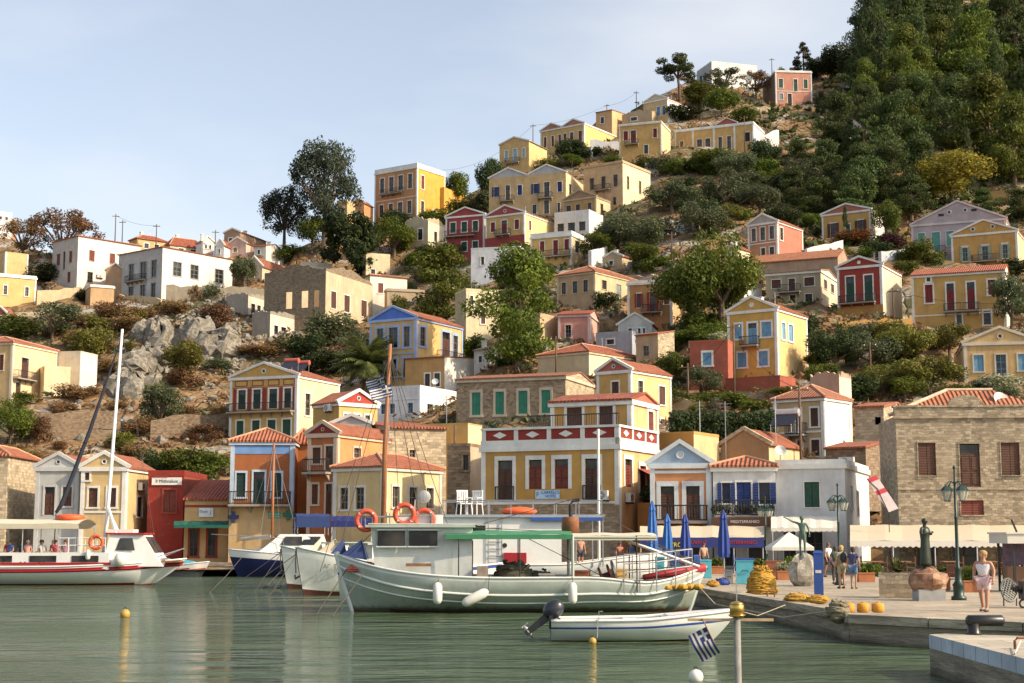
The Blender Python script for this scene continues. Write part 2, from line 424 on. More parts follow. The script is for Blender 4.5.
def house(key, label, xl, xc, xr, yb, yt, col, rel=28, Y=None, zb=None, roof='hip', rp=8, fw=(), sw=(), trim=WHITE, tym=None, side=None, cor=True, pil=True,
          rcol=(.50, .155, .075), dep=None, tw=.14, plinth=None, band=None, bal=(), sbal=(), name='house', cat='house', chim=0, ocul=1, fd=2.5, tmat=None, dirt=.5, flat=True, frieze=None, par=.45):
    """xl<xc<xr: pixel columns of the left end, the near corner and the right end; yb, yt: base and eave rows at the near corner"""
    if Y is None or (zb is None and flat and Y >= 125): Y = gY(xc, yb)
    a = R(rel) + math.atan((xc - 512) / F)
    C = at(xc, yb, Y)
    if zb is None: zb = C.z
    else:
        C = Vector(((xc - 512) / F * (Y * CT + (zb - HC) * ST), Y, zb))
    H = zat(yt, Y) - zb
    dz = zb + H / 2 - HC
    ca, sa = math.cos(a), math.sin(a)
    def kk(px): return (px - 512) / F
    A = C.y * CT + dz * ST
    cx = kk(xc) * A
    C = Vector((cx, Y, zb))
    e = Vector((ca, -sa, 0)); n = Vector((sa, ca, 0))
    if rel >= 0:
        k = kk(xl); w = (cx - k * A) / (ca + k * sa * CT)
        k = kk(xr); d = dep if dep else (k * A - cx) / (sa - k * ca * CT)
        O = C - e * w
    else:
        k = kk(xr); w = (k * A - cx) / (ca + k * sa * CT)
        k = kk(xl); d = dep if dep else (k * A - cx) / (sa - k * ca * CT)
        O = C.copy()
    d = max(2.0, min(d, 16)); w = max(1.5, w)
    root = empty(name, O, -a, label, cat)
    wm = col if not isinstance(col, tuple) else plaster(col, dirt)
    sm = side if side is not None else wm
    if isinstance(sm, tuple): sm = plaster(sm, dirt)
    tm = tmat or plaster(trim, .25)
    X = Vector((1, 0, 0)); Yv = Vector((0, 1, 0)); o0 = Vector((0, 0, 0))
    AO = O.y * CT + dz * ST
    def fx(px): k = kk(px); return (k * AO - O.x) / (ca + k * sa * CT)
    if rel >= 0: so, su, sn = Vector((w, 0, 0)), Yv, X; SO = O + e * w
    else: so, su, sn = Vector((0, d, 0)), -Yv, -X; SO = O
    AS = SO.y * CT + dz * ST
    def sx(px):
        k = kk(px); s = (k * AS - SO.x) / (sa - k * ca * CT)
        return s if rel >= 0 else d - s
    def zf(v): return (zat(v, Y) - zb) / H if v > 2 else v
    def rects(rows, fn, W):
        out = []
        for z0, z1, kind, xs in rows:
            z0, z1 = sorted((zf(z0), zf(z1)))
            for x0, x1 in xs:
                s0, s1 = sorted((fn(x0), fn(x1)))
                s0 = max(.12, s0); s1 = min(W - .12, s1)
                if s1 - s0 > .2: out.append(((s0, s1, z0 * H, z1 * H), kind))
        return out
    fr = rects(fw, fx, w); sr = rects(sw, sx, d)
    mb = MB().mat(wm)
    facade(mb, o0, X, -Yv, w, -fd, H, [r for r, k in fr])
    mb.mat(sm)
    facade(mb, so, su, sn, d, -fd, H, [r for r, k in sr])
    oth = Vector((0, 0, 0)) if rel >= 0 else Vector((w, 0, 0))
    mb.quad(oth + Vector((0, 0, -fd)), oth + Vector((0, d, -fd)), oth + Vector((0, d, H)), oth + Vector((0, 0, H)))
    mb.quad((0, d, -fd), (w, d, -fd), (w, d, H), (0, d, H))
    mb.build('wall', None, root)
    for r, k in fr: window(root, o0, X, -Yv, r, k, tm, tw)
    for r, k in sr: window(root, so, su, sn, r, k, tm, tw)
    if band: band = zf(band)
    if plinth: plinth = (zf(plinth[0]), plinth[1])
    if frieze: frieze = (*sorted((zf(frieze[0]), zf(frieze[1]))), frieze[2])
    bal = [(a_, b_, zf(z_)) for a_, b_, z_ in bal]; sbal = [(a_, b_, zf(z_)) for a_, b_, z_ in sbal]
    ov = .22; rise = rp * Y / F
    sd = 1 if rel >= 0 else -1
    if cor:
        m = MB(); hh = .32
        fbox(m, o0, X, -Yv, -.14, w + .14, H - hh, H - .003, .003, .14)
        fbox(m, so, su, sn, .003, d, H - hh, H - .003, .003, .14) if rel >= 0 else fbox(m, so, su, sn, 0, d - .003, H - hh, H - .003, .003, .14)
        m.build('cornice', tm, root)
    if frieze:
        m = MB(); fbox(m, o0, X, -Yv, 0, w, H * frieze[0], H * frieze[1], .004, .03); m.build('frieze', frieze[2], root)
    if pil:
        pw = .3; hp = H - (.325 if cor else .003); z0 = -.4
        for s in (0, w - pw): m = MB(); fbox(m, o0, X, -Yv, s, s + pw, z0, hp, .003, .06); m.build('corner_pilaster', tm, root)
        for s in ((.003, d - pw) if rel >= 0 else (0, d - pw - .003)): m = MB(); fbox(m, so, su, sn, s, s + pw, z0, hp, .003, .06); m.build('corner_pilaster', tm, root)
    if band:
        m = MB(); fbox(m, o0, X, -Yv, .31 if pil else 0, w - (.31 if pil else 0), H * band, H * band + .16, .003, .07); m.build('string_course', tm, root)
    if plinth:
        m = MB(); z1 = H * plinth[0]
        fbox(m, o0, X, -Yv, -.005, w + .005, -fd, z1, .003, .075)
        m.build('plinth', plinth[1], root)
    for x0, x1, z in bal: balcony(root, o0, X, -Yv, max(0, fx(x0)), min(w, fx(x1)), z * H)
    for x0, x1, z in sbal:
        s0, s1 = sorted((sx(x0), sx(x1))); balcony(root, so, su, sn, max(.1, s0), min(d, s1), z * H)
    # roofs
    th = .14
    def slab(pts, m):
        b = len(m.v); k = len(pts)
        m.add([(p[0], p[1], p[2] + th) for p in pts] + [tuple(p) for p in pts],
              [tuple(range(k)), tuple(range(2 * k - 1, k - 1, -1))] + [(i, i + k, (i + 1) % k + k, (i + 1) % k) for i in range(k)])
    if roof == 'gable' or roof == 'twin':
        spans = [(0, w)] if roof == 'gable' else [(0, w / 2), (w / 2, w)]
        r = MB()
        for x0, x1 in spans:
            mid = (x0 + x1) / 2; g = rise / ((x1 - x0) / 2)
            o_ = ov if roof == 'gable' else 0.05
            slab([(x0 - o_, .05, H - g * o_), (mid, .05, H + rise), (mid, d + .1, H + rise), (x0 - o_, d + .1, H - g * o_)], r)
            slab([(mid, .05, H + rise), (x1 + o_, .05, H - g * o_), (x1 + o_, d + .1, H - g * o_), (mid, d + .1, H + rise)], r)
            pediment_mesh(root, x0, x1, H, rise, tym if tym is not None else wm, tm, 0.0, ocul)
            q = MB(); q.add([(x0, d, H), (x1, d, H), (mid, d, H + rise)], [(0, 1, 2)]); q.build('rear_gable', wm, root)
        ro = r.build('roof', roof_mat('Y', rcol), root)
    elif roof == 'gablex':
        r = MB(); mid = d / 2; g = rise / mid
        slab([(-.1, -ov, H - g * ov), (w + .1, -ov, H - g * ov), (w + .1, mid, H + rise), (-.1, mid, H + rise)], r)
        slab([(-.1, mid, H + rise), (w + .1, mid, H + rise), (w + .1, d + ov, H - g * ov), (-.1, d + ov, H - g * ov)], r)
        ro = r.build('roof', roof_mat('X', rcol), root)
        for x in (0, w): q = MB(); q.add([(x, 0, H), (x, d, H), (x, mid, H + rise)], [(0, 1, 2)]); q.build('gable', tym if tym is not None else sm, root)
    elif roof == 'hip':
        r = MB(); i = min(w, d) / 2 * .98; a0, b0 = -ov, w + ov; c0, d0 = -ov, d + ov
        g = rise / i; z = H - g * ov
        if w >= d: p, q_ = (i, d / 2), (w - i, d / 2)
        else: p, q_ = (w / 2, i), (w / 2, d - i)
        zt = H + rise
        P1, P2 = (p[0], p[1], zt), (q_[0], q_[1], zt)
        A_, B_, C_, D_ = (a0, c0, z), (b0, c0, z), (b0, d0, z), (a0, d0, z)
        if w >= d: fs = [[A_, B_, P2, P1], [B_, C_, P2], [C_, D_, P1, P2], [D_, A_, P1]]
        else: fs = [[A_, B_, P1], [B_, C_, P2, P1], [C_, D_, P2], [D_, A_, P1, P2]]
        for f in fs: slab(f, r)
        ro = r.build('roof', roof_mat('X', rcol), root)
        q = MB()
        ends = [(A_, P1), (B_, P2 if w >= d else P1), (C_, P2), (D_, P1 if w >= d else P2), (P1, P2)]
        for u1, u2 in ends: q.tube([Vector(u1) + Vector((0, 0, th)), Vector(u2) + Vector((0, 0, th))], .11, 6)
        q.build('ridge_tiles', simple((.50, .25, .15), .9, var=.25), ro)
    elif roof == 'shed':
        r = MB(); slab([(-.1, -ov, H - .02), (w + .1, -ov, H - .02), (w + .1, d, H + rise), (-.1, d, H + rise)], r)
        ro = r.build('roof', roof_mat('X', rcol), root)
        q = MB(); q.add([(w, 0, H), (w, d, H), (w, d, H + rise)], [(0, 1, 2)]); q.add([(0, 0, H), (0, d, H), (0, d, H + rise)], [(0, 1, 2)]); q.build('side_gable', sm, root)
    elif roof == 'flat':
        r = MB().mat(simple((.36, .33, .29), .9)); r.quad((0, 0, H - .02), (w, 0, H - .02), (w, d, H - .02), (0, d, H - .02))
        ro = r.build('roof', None, root)
        if par:
            q = MB(); t_ = .22
            q.box(-.02, -.02, H, w + .02, t_, H + par); q.box(-.02, d - t_, H, w + .02, d + .02, H + par)
            q.box(-.02, t_ + .002, H, t_, d - t_ - .002, H + par); q.box(w - t_, t_ + .002, H, w + .02, d - t_ - .002, H + par)
            q.build('parapet', tm if cor else wm, root)
    elif roof == 'ruin':
        q = MB(); ro = None; K = 14
        rr = random.Random(int(xc * 7 + yb))
        for (o_, u_, W_, nn_) in ((o0, X, w, -Yv), (so, su, d, sn)):
            hs = [rr.uniform(0, .5) + rise * max(0, 1 - abs(i / K - .5) * 2) for i in range(K + 1)]
            for i in range(K):
                s0, s1 = W_ * i / K, W_ * (i + 1) / K
                vs = [o_ + u_ * s - nn_ * kk_ + Vector((0, 0, zz)) for s, hh in ((s0, hs[i]), (s1, hs[i + 1])) for kk_ in (.003, .35) for zz in (H, H + hh + .02)]
                q.add(vs, [(0, 4, 5, 1), (2, 3, 7, 6), (1, 5, 7, 3), (0, 1, 3, 2), (4, 6, 7, 5)])
        q.build('broken_wall_top', wm, root)
    for i in range(chim):
        q = MB(); x = w * (.3 + .4 * i) ; y = d * .6; zc = H + rise * .3
        q.box(x - .25, y - .25, zc - .4, x + .25, y + .25, H + rise + .7); q.box(x - .32, y - .32, H + rise + .702, x + .32, y + .32, H + rise + .82)
        q.build('chimney', tm, ro if ro else root)
    if flat: 
        c = O + e * (w / 2) + n * (d / 2); FLATS.append((c.x, c.y, e.x, e.y, w / 2, d / 2, zb - .25))
    ANCH.append(((xl + xr) / 2, (yb + yt) / 2, key, (xr - xl) / 2, (yb - yt) / 2))
    root['w'] = w
    HI[key] = dict(root=root, w=w, d=d, H=H, fx=fx, sx=sx, so=so, su=su, sn=sn, Y=Y, zb=zb, O=O, a=a)
    return root
HI = {}
def frame(h, side=False):
    i = HI[h]
    if side: return i['root'], i['so'], i['su'], i['sn']
    return i['root'], Vector((0, 0, 0)), Vector((1, 0, 0)), Vector((0, -1, 0))
OCH = (.52, .30, .08); YEL = (.60, .42, .15); CRM = (.62, .50, .28); PALE = (.68, .60, .44); WHT = (.72, .69, .63); GREY = (.42, .41, .39)
ORG = (.50, .20, .055); RED = (.30, .045, .03); PNK = (.50, .17, .11); TAN = (.46, .33, .18); BLUE = (.22, .34, .62); LIL = (.42, .36, .38)
TREDM = plaster((.27, .035, .025), .3); TBLUE = plaster((.09, .19, .60), .2); TPALEB = plaster((.32, .42, .55), .3)
STONE = stone_mat(sc=2.4); STONEL = stone_mat((.46, .37, .25), None, 2.0); STONED = stone_mat((.24, .17, .11), None, 2.4)
ASH = stone_mat((.34, .27, .185), (.52, .43, .31), 3.1)
def U(kind, *xs): return (.60, .86, kind, xs)
def Lo(kind, *xs): return (.12, .42, kind, xs)
def M1(kind, *xs): return (.34, .78, kind, xs)
def Dd(kind, *xs): return (.04, .78, kind, xs)
QZ = .65
# ---- waterfront, from the far quay round to the near one
house('grey pedimented house', 'small grey and white gabled waterfront house with brown door and round gable vent', 34.5, 78, 79.5, 545, 467, (.42, .42, .40), rel=17, Y=116.3, zb=QZ, dep=8, roof='gable', rp=12,
      fw=[(487, 515, 'dbr', [(44, 54)]), (487, 506, 'sbr', [(62, 71)])], trim=(.48, .48, .47), tym=plaster((.52, .52, .50)), flat=True)
house('yellow pedimented shop house', 'small yellow gabled waterfront house with air conditioner on its side', 79.8, 125, 153.6, 545, 467, (.58, .44, .20), rel=17, Y=115.6, zb=QZ, roof='gable', rp=13,
      fw=[(488, 507, 'sbr', [(88, 97), (107, 115.5)]), (472.5, 480, 'sbr', [(83, 88)])], sw=[(496, 516, 'k', [(136.5, 142)])], band=513)
house('red restaurant building', 'dark red flat-roofed waterfront building with a white name sign high on its front', 147, 183, 190, 545, 476, (.26, .03, .02), rel=12, Y=118, zb=QZ, roof='flat', cor=False, pil=False, dep=9, trim=(.27, .05, .035), fw=[(490, 512, 'sr', [(163, 175)])], side=(.33, .08, .05))
house('tan building under green awning', 'tan waterfront building with dark red beams and red lean-to roof above a green awning', 184, 228, 229.5, 545, 500, (.52, .36, .15), rel=8, Y=116.5, zb=QZ, roof='shed', rp=22, cor=False, pil=False, dep=8,
      rcol=(.52, .12, .07), fw=[(529, 556, 'k', [(190, 198), (208, 216)])], band=507, tmat=TREDM)
house('blue corniced orange house', 'orange waterfront house with pale blue cornice, dark green shutters and iron balcony', 229.5, 293, 297, 545, 441, (.33, .115, .035), rel=6, Y=115, zb=QZ, dep=10, roof='hip', rp=13, trim=(.45, .55, .66), tmat=None,
      fw=[(473, 497, 'sdg', [(236, 245), (272, 281)]), (472, 504, 'ddg', [(253, 264)]), (531, 554, 'k', [(236, 243), (262, 270)]), (529, 558, 'dbr', [(248, 256), (276, 284)])], bal=[(228, 291, 504.5)], plinth=(507, plaster((.55, .40, .18))), frieze=(446, 454, plaster((.16, .30, .58), .25)))
house('plain orange annex', 'plain orange wall of the annex between the blue corniced house and the pedimented one', 291, 308, 312, 545, 441, ORG, rel=12, Y=118, zb=QZ, dep=9, roof='hip', rp=11, cor=False, pil=False, side=ORG)
house('orange house with dark red pediment', 'narrow orange waterfront house with dark red pediment and rusty balcony', 307, 336.5, 379, 545, 433, (.40, .14, .045), rel=30, Y=112.5, zb=QZ, roof='gable', rp=10, tym=TREDM, side=(.62, .27, .09), dep=11, trim=(.60, .45, .34),
      fw=[(447, 463, 'sbr', [(312, 320)]), (446, 471, 'dbr', [(325, 332.5)]), (484, 504, 'sbr', [(312, 318)]), (484, 514, 'dbr', [(326, 332)])], bal=[(303, 331, 472)], ocul=1, sw=[(446, 456, 'w', [(353, 360)])])
house('pale yellow house with hip roof', 'low pale yellow waterfront house with red hip roof and grey framed windows', 333, 384, 441, 545, 466, (.60, .48, .22), rel=36, Y=106, zb=QZ, roof='hip', rp=13, side=(.66, .56, .30), dep=None,
      fw=[(487, 509, 'w', [(340, 348), (355.5, 364)])], sw=[(486, 507, 'w', [(392, 399), (409, 417), (426, 433)])], trim=(.62, .60, .54))
house('rubble walled house behind the masts', 'tall rubble stone house with weathered red roof behind the wooden mast', 387, 389, 446, 500, 428, STONEL, rel=-14, Y=120, roof='shed', rp=14, cor=False, pil=False, dep=10, fw=[(.60, .70, 'w', [(409.5, 415)])], flat=False, tmat=STONEL)
house('ochre and white hotel', 'large ochre waterfront hotel with white trim and dark red balustrade panels bearing white diamonds', 481.5, 619.5, 659, 545, 444, (.50, .30, .075), rel=20, Y=97, zb=QZ, roof='flat', par=0, side=(.62, .45, .19), tw=.24,  # same ochre twice: shaded front darker, sunlit side lighter, painted in
      fw=[(458, 500, 'dbr', [(498, 512.5), (585.5, 599)]), (458, 488, 'dr', [(529, 542), (555, 568.5)])], sw=[(458, 486, 'dr', [(625, 632)]), (463, 492, 'dbr', [(640, 646)])], plinth=(504.5, STONE), band=503.5)
house('hotel roof pavilion', 'ochre rooftop pavilion with low red roof set back above the diamond balustrade', 550.5, 631.5, 658, 440, 399.5, (.50, .30, .075), rel=20, Y=101, roof='gablex', rp=9, side=(.62, .45, .19), rcol=(.42, .10, .05), tw=.2, fd=.3, flat=False, tym=plaster((.45, .14, .08)),  # front and side tones carry the hotel's painted shade and sun
      fw=[(.24, .86, 'sbr', [(567, 582), (599.5, 613)])], sw=[(.30, .80, 'sr', [(648, 653)])])
house('peach house with pale blue pediment', 'narrow peach waterfront house with pale blue pediment, two dark doors and balcony', 650.5, 711.5, 714, 545, 463, (.58, .27, .11), rel=4, Y=93, zb=QZ, roof='gable', rp=20, tym=TPALEB, trim=(.62, .66, .68), dep=12, tw=.26, ocul=2,
      fw=[(486, 519, 'dbr', [(661, 674.5), (686.5, 700)]), (545, 566, 'k', [(662, 675), (690, 702)])], bal=[(655, 708, 521)], band=473)
house('white house with navy shutters', 'white waterfront house with navy blue open shutters and plant filled balcony', 713.5, 776, 778, 545, 466, (.62, .61, .59), rel=2, Y=92, zb=QZ, roof='hip', rp=9, pil=False, dep=11, tw=.1, dirt=.5,
      fw=[(482.5, 503, 'odb', [(722.5, 731)]), (482, 514, 'sdb', [(737, 751.5)]), (482.5, 504, 'odb', [(759.5, 770.5)]), (540, 566, 'k', [(722, 735), (748, 765)])], bal=[(716, 774, 516)])
house('white house with green shutter', 'tall plain white waterfront house with a single dark green shuttered window', 776.5, 846, 866, 545, 463, (.60, .60, .60), rel=8, Y=91, zb=QZ, roof='flat', par=.25, cor=True, pil=False, tw=.06, dirt=.5, side=(.74, .71, .66), dep=11, band=466,  # one white wall: shade coloured into the front, sun into the side
      fw=[(481.5, 507, 'sg', [(805, 820)]), (532, 566, 'k', [(783, 795), (806, 822)])], sw=[(485, 509, 'sgy', [(851, 853)]), (489, 515, 'k', [(857, 859)])])
house('big stone building', 'large two storey ashlar stone building with brown shutters and red hip roof', 881, 898, 1062, 545, 416, ASH, rel=-10, Y=88, zb=QZ, roof='flat', par=0, cor=False, pil=False, tw=.06, tmat=ASH,
      fw=[(443, 475.5, 'sbr', [(919.5, 937), (1002.5, 1021)]), (444, 487, 'dbr', [(961, 981)]), (500.5, 515, 'sr', [(960.5, 983)]), (535, 566, 'k', [(915, 935), (950, 975), (995, 1020)])], band=490)
# ---- behind the waterfront
house('tan shed with red tiles', 'low tan stone house with long red tiled roof behind the big stone building', 855, 884, 930, 446, 407, STONEL, rel=10, Y=112, dep=12, roof='gablex', rp=10, cor=False, pil=False, fw=[(.55, .75, 'e', [(875, 881)])], tmat=STONEL)
house('low brick house', 'low dark brick house with small red tiled roof beside the white house', 826, 866, 884, 475, 448, STONED, rel=20, Y=105, roof='shed', rp=8, cor=False, pil=False, fw=[(.1, .5, 'e', [(836, 842)])], flat=False, tmat=STONED)
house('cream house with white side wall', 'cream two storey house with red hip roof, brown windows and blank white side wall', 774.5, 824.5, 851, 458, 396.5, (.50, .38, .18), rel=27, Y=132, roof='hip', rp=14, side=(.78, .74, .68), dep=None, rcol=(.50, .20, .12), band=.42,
      fw=[(.52, .82, 'sbr', [(811, 818.5)]), (.40, .82, 'dbr', [(796, 801.5)]), (.04, .30, 'sbr', [(811, 819)]), (.04, .3, 'dbr', [(797, 802)])], bal=[(789, 807, .40)])
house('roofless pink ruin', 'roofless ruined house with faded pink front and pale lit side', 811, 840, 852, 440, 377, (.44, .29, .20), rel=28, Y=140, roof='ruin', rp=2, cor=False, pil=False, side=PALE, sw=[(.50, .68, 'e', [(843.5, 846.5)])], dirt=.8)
house('stone gable ruin', 'low tan house with bare stone gable among aerials', 721, 769, 800, 466, 444, (.36, .24, .12), rel=22, Y=108, roof='gable', rp=15, cor=False, pil=False, ocul=0, side=(.62, .50, .28), dirt=.8, tmat=STONEL, flat=False)
house('ochre box house', 'plain ochre flat roofed house behind the peach pedimented house', 655, 694, 719, 470, 434, (.50, .30, .08), rel=24, Y=106, roof='flat', par=.2, cor=False, pil=False, side=(.62, .48, .24), flat=False)  # lighter ochre side holds painted sunlight
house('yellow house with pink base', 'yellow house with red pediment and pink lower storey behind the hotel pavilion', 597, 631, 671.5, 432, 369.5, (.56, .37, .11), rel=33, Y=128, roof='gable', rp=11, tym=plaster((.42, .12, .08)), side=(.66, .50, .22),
      fw=[(.62, .82, 'sbr', [(612, 619)])], sw=[(.64, .84, 'w', [(638, 643)]), (.50, .80, 'sbr', [(659, 665)]), (.1, .26, 'w', [(660, 664)])])
house('cream house with big red hip roof', 'blank cream house under a broad red hip roof', 538, 589, 649, 376, 351, (.55, .43, .26), rel=36, Y=150, roof='hip', rp=12, cor=True, pil=False, side=(.68, .60, .42), rcol=(.46, .11, .05), trim=(.6, .5, .34))  # cream all round; shaded front and lit side are put into the colours
house('stone house with green windows', 'long brown stone house with four tall green windows', 456.5, 565.5, 588.5, 424, 376, STONE, rel=18, Y=140, roof='gablex', rp=8, cor=True, pil=False, side=STONEL, trim=(.56, .48, .36), tw=.25, dep=10, rcol=(.40, .15, .085), tmat=None,  # side uses lighter stone as painted sunlight
      fw=[(.24, .72, 'seg', [(472, 480.5), (495.5, 504), (518.5, 527.5), (541.5, 550.5)])])
house('brown brick house', 'narrow brown brick house with one dark opening between the rubble house and the hotel', 447, 470, 483, 545, 446, STONED, rel=20, Y=106, zb=QZ, roof='flat', par=.2, cor=False, pil=False, side=(.50, .40, .28), fw=[(455, 470, 'k', [(463, 470)]), (500, 520, 'k', [(455, 461)])], tmat=STONED)
house('low ochre terrace house', 'low ochre flat roofed house below the stone house with green windows', 420, 468, 482, 450, 424, (.52, .35, .11), rel=22, Y=124, roof='flat', par=.1, cor=False, pil=False, side=(.66, .54, .30), fd=6)
house('white terrace with blue band', 'low white and blue flat roofed house below the blue pedimented house', 374, 420, 457, 417, 388, (.66, .67, .70), rel=30, Y=142, roof='flat', par=.35, cor=False, pil=True, trim=(.72, .74, .78), side=(.72, .70, .66), band=.62, tmat=None,
      fw=[(.15, .5, 'wb', [(408, 413), (390, 395), (381, 386)])], sw=[(.12, .5, 'w', [(427, 433), (441, 447)])])
house('ochre annex with white side', 'ochre annex with two dark openings and blank white side', 405, 444.5, 476, 390, 357, (.46, .29, .10), rel=30, Y=155, roof='shed', rp=5, cor=False, pil=False, side=(.74, .70, .66), fw=[(.12, .52, 'k', [(425, 430), (434.5, 440)])], rcol=(.40, .13, .07))
house('blue pedimented house', 'tall sky blue and yellow house with deep blue pediment and iron balcony', 369.5, 415.7, 462.5, 390, 317, (.58, .42, .16), rel=33, Y=163, roof='gable', rp=12, tym=TBLUE, side=(.64, .46, .17), trim=(.34, .44, .68), ocul=0, dep=None, tw=.26,
      fw=[(.60, .88, 'w', [(376.5, 383), (388.5, 397.5), (403.5, 409.5)]), (.18, .44, 'w', [(377, 383), (389, 396.5), (403.5, 409.5)])], band=.5,
      sw=[(.62, .88, 'w', [(420, 425.3)]), (.50, .88, 'dbr', [(442, 449.5)]), (.56, .86, 'w', [(453, 457.5)])], sbal=[(437, 460, .5)])
house('yellow arcade house with red bands', 'yellow and red four bay house with long iron balcony and framed frieze under its pediment', 229.5, 297, 339, 440, 375, (.54, .38, .13), rel=30, Y=139, roof='gable', rp=13, tym=plaster((.55, .36, .10)), side=(.72, .62, .36), rcol=(.50, .15, .08), tw=.16,
      fw=[(.50, .80, 'ddg', [(238, 245.5), (253, 260.5), (269, 277), (284, 291)]), (.06, .32, 'sg', [(237, 244), (252.5, 260), (268, 276), (283, 291)])], sw=[(.40, .74, 'w', [(305, 310)])], bal=[(229.8, 294, .455)], frieze=(.83, .84, TREDM), band=.435)
house('little house with red pediment', 'little yellow house with bright red pediment and three low windows', 313, 339, 377.5, 423, 402, (.56, .40, .14), rel=-35, Y=130, roof='gable', rp=12, tym=plaster((.38, .045, .03)), side=(.50, .34, .10), fw=[(.05, .45, 'w', [(344, 350), (354, 360), (365, 370)])], pil=False, flat=False)  # darker side colour is painted shade on the same yellow
house('white gabled shed', 'small white gable with grey mouldings between red roofs', 332, 371, 384, 436, 424, PALE, rel=12, Y=124, roof='gable', rp=8, tym=plaster((.45, .43, .42)), pil=False, cor=False, ocul=0, flat=False)
# ---- right middle
house('yellow house with sky blue shutters', 'tall yellow house with sky blue shutters, white trim and white pediment oculus', 727.8, 777.3, 807.5, 374, 308, (.56, .36, .08), rel=24, Y=157, roof='gable', rp=13, tym=plaster((.56, .36, .08)), side=(.68, .50, .20), ocul=2, tw=.2, chim=1,
      fw=[(.58, .80, 'slb', [(735, 742), (762, 771.5)]), (.48, .80, 'dlb', [(748.5, 757)]), (.14, .36, 'slb', [(737.5, 746), (758.5, 767.5)])], sw=[(.55, .80, 'slb', [(782, 785.5), (788.8, 793)])], bal=[(742, 760, .46)])
house('brick red annex', 'brick red flat roofed annex with a single blue shutter', 690, 728, 735, 386, 341, (.36, .10, .055), rel=12, Y=158, roof='flat', cor=False, pil=False, par=.2, tw=.2, fw=[(.48, .76, 'slb', [(703, 711.5)])])
house('red base wall house', 'low brick red outbuilding below the yellow house with sky blue shutters', 726, 780, 808, 392, 376, (.34, .09, .05), rel=24, Y=152, roof='flat', cor=False, pil=False, par=.1, dep=4)
house('grey house with dark shutters', 'weathered grey house with dark brown shutters and iron balcony', 766, 821, 837.5, 306, 270, (.36, .30, .20), rel=14, Y=195, roof='gablex', rp=5, cor=True, pil=False, side=(.64, .54, .38), tw=.08, rcol=(.55, .35, .25), dirt=.7,
      fw=[(.58, .82, 'sbr', [(771.8, 781), (804.5, 814.5)]), (.46, .82, 'dbr', [(788.7, 795.2)]), (.05, .36, 'k', [(776, 781), (789.5, 795.5), (805, 812)])], sw=[(.55, .8, 'sbr', [(824, 827), (831, 834)])], bal=[(779, 801, .45)])
house('small white gabled cottage', 'small white cottage with grey gable and two dark windows beside the bougainvillea', 721, 744, 762, 302, 281, (.56, .55, .53), rel=28, Y=196, roof='gable', rp=8, tym=plaster((.5, .5, .49)), pil=False, ocul=0, side=(.7, .68, .65), rcol=(.5, .48, .45), fw=[(.25, .65, 'k', [(722.5, 726), (731, 737)])])
house('faded pink long house', 'long faded pink stone house with orange tiled roof and peeling walls', 749, 838, 850, 280, 257, (.36, .25, .17), rel=12, Y=222, roof='gablex', rp=13, cor=False, pil=False, dirt=.9, dep=9, rcol=(.52, .20, .09))
house('salmon house with open loggia', 'narrow salmon house with white pediment and three tall dark windows', 748, 777.5, 803, 257, 221, (.48, .26, .13), rel=28, Y=238, roof='gable', rp=9, tym=plaster((.4, .36, .30)), side=(.48, .17, .11), ocul=0, band=.42,
      fw=[(.52, .88, 'w', [(751.8, 756), (760.6, 765.2), (769.8, 774.2)]), (.05, .3, 'k', [(761, 765), (769.5, 774)])], sw=[(.5, .85, 'w', [(780, 783)])])
house('yellow house behind a slim cypress', 'small yellow house with red trimmed pediment behind a slim cypress', 822, 871, 884, 240, 209, (.54, .36, .11), rel=20, Y=255, roof='gable', rp=8, tym=plaster((.40, .15, .09)), side=(.74, .70, .62), ocul=0, rcol=(.5, .4, .3),
      fw=[(.22, .68, 'obr', [(830.5, 836), (858, 863.5)]), (.1, .6, 'sg', [(846, 850)])])
house('lilac grey house', 'broad lilac grey house with pale trim, turquoise shutters and four oculi in its pediment', 911.5, 1006.5, 1018, 251, 218, LIL, rel=4, Y=242, roof='gable', rp=21, tym=plaster((.42, .35, .36)), side=(.72, .66, .58), ocul=0, trim=(.6, .54, .52), rcol=(.5, .3, .22), chim=0,
      fw=[(.28, .72, 'stq', [(918, 925), (946.5, 954)]), (.12, .72, 'stq', [(931.8, 940)])], bal=[(926, 946, .10)], dep=12)
house('yellow house with pale green shutters', 'yellow house with pale green open shutters under small white canopies and two oculi', 951.5, 1017.6, 1030, 264, 230, (.52, .32, .09), rel=8, Y=228, roof='gable', rp=13, tym=plaster((.52, .31, .08)), side=(.68, .54, .28), ocul=0, tw=.12,
      fw=[(.20, .60, 'Plg', [(962.5, 967.5), (982, 988), (1002.5, 1007.5)])], bal=[(972, 998, .16)])
house('crimson house with green doors', 'crimson house with white corners, two tall green doors and long balcony', 837.5, 882.5, 911, 320, 264, (.33, .045, .03), rel=16, Y=192, roof='gable', rp=9, tym=plaster((.33, .045, .03)), side=(.60, .52, .38), ocul=2, tw=.16, chim=1,
      fw=[(.36, .82, 'dg', [(846.5, 854.5), (864.8, 872.8)]), (.02, .24, 'k', [(848, 855), (866, 872)])], bal=[(840, 876, .34)], plinth=(.28, plaster((.45, .26, .07))), dep=9)
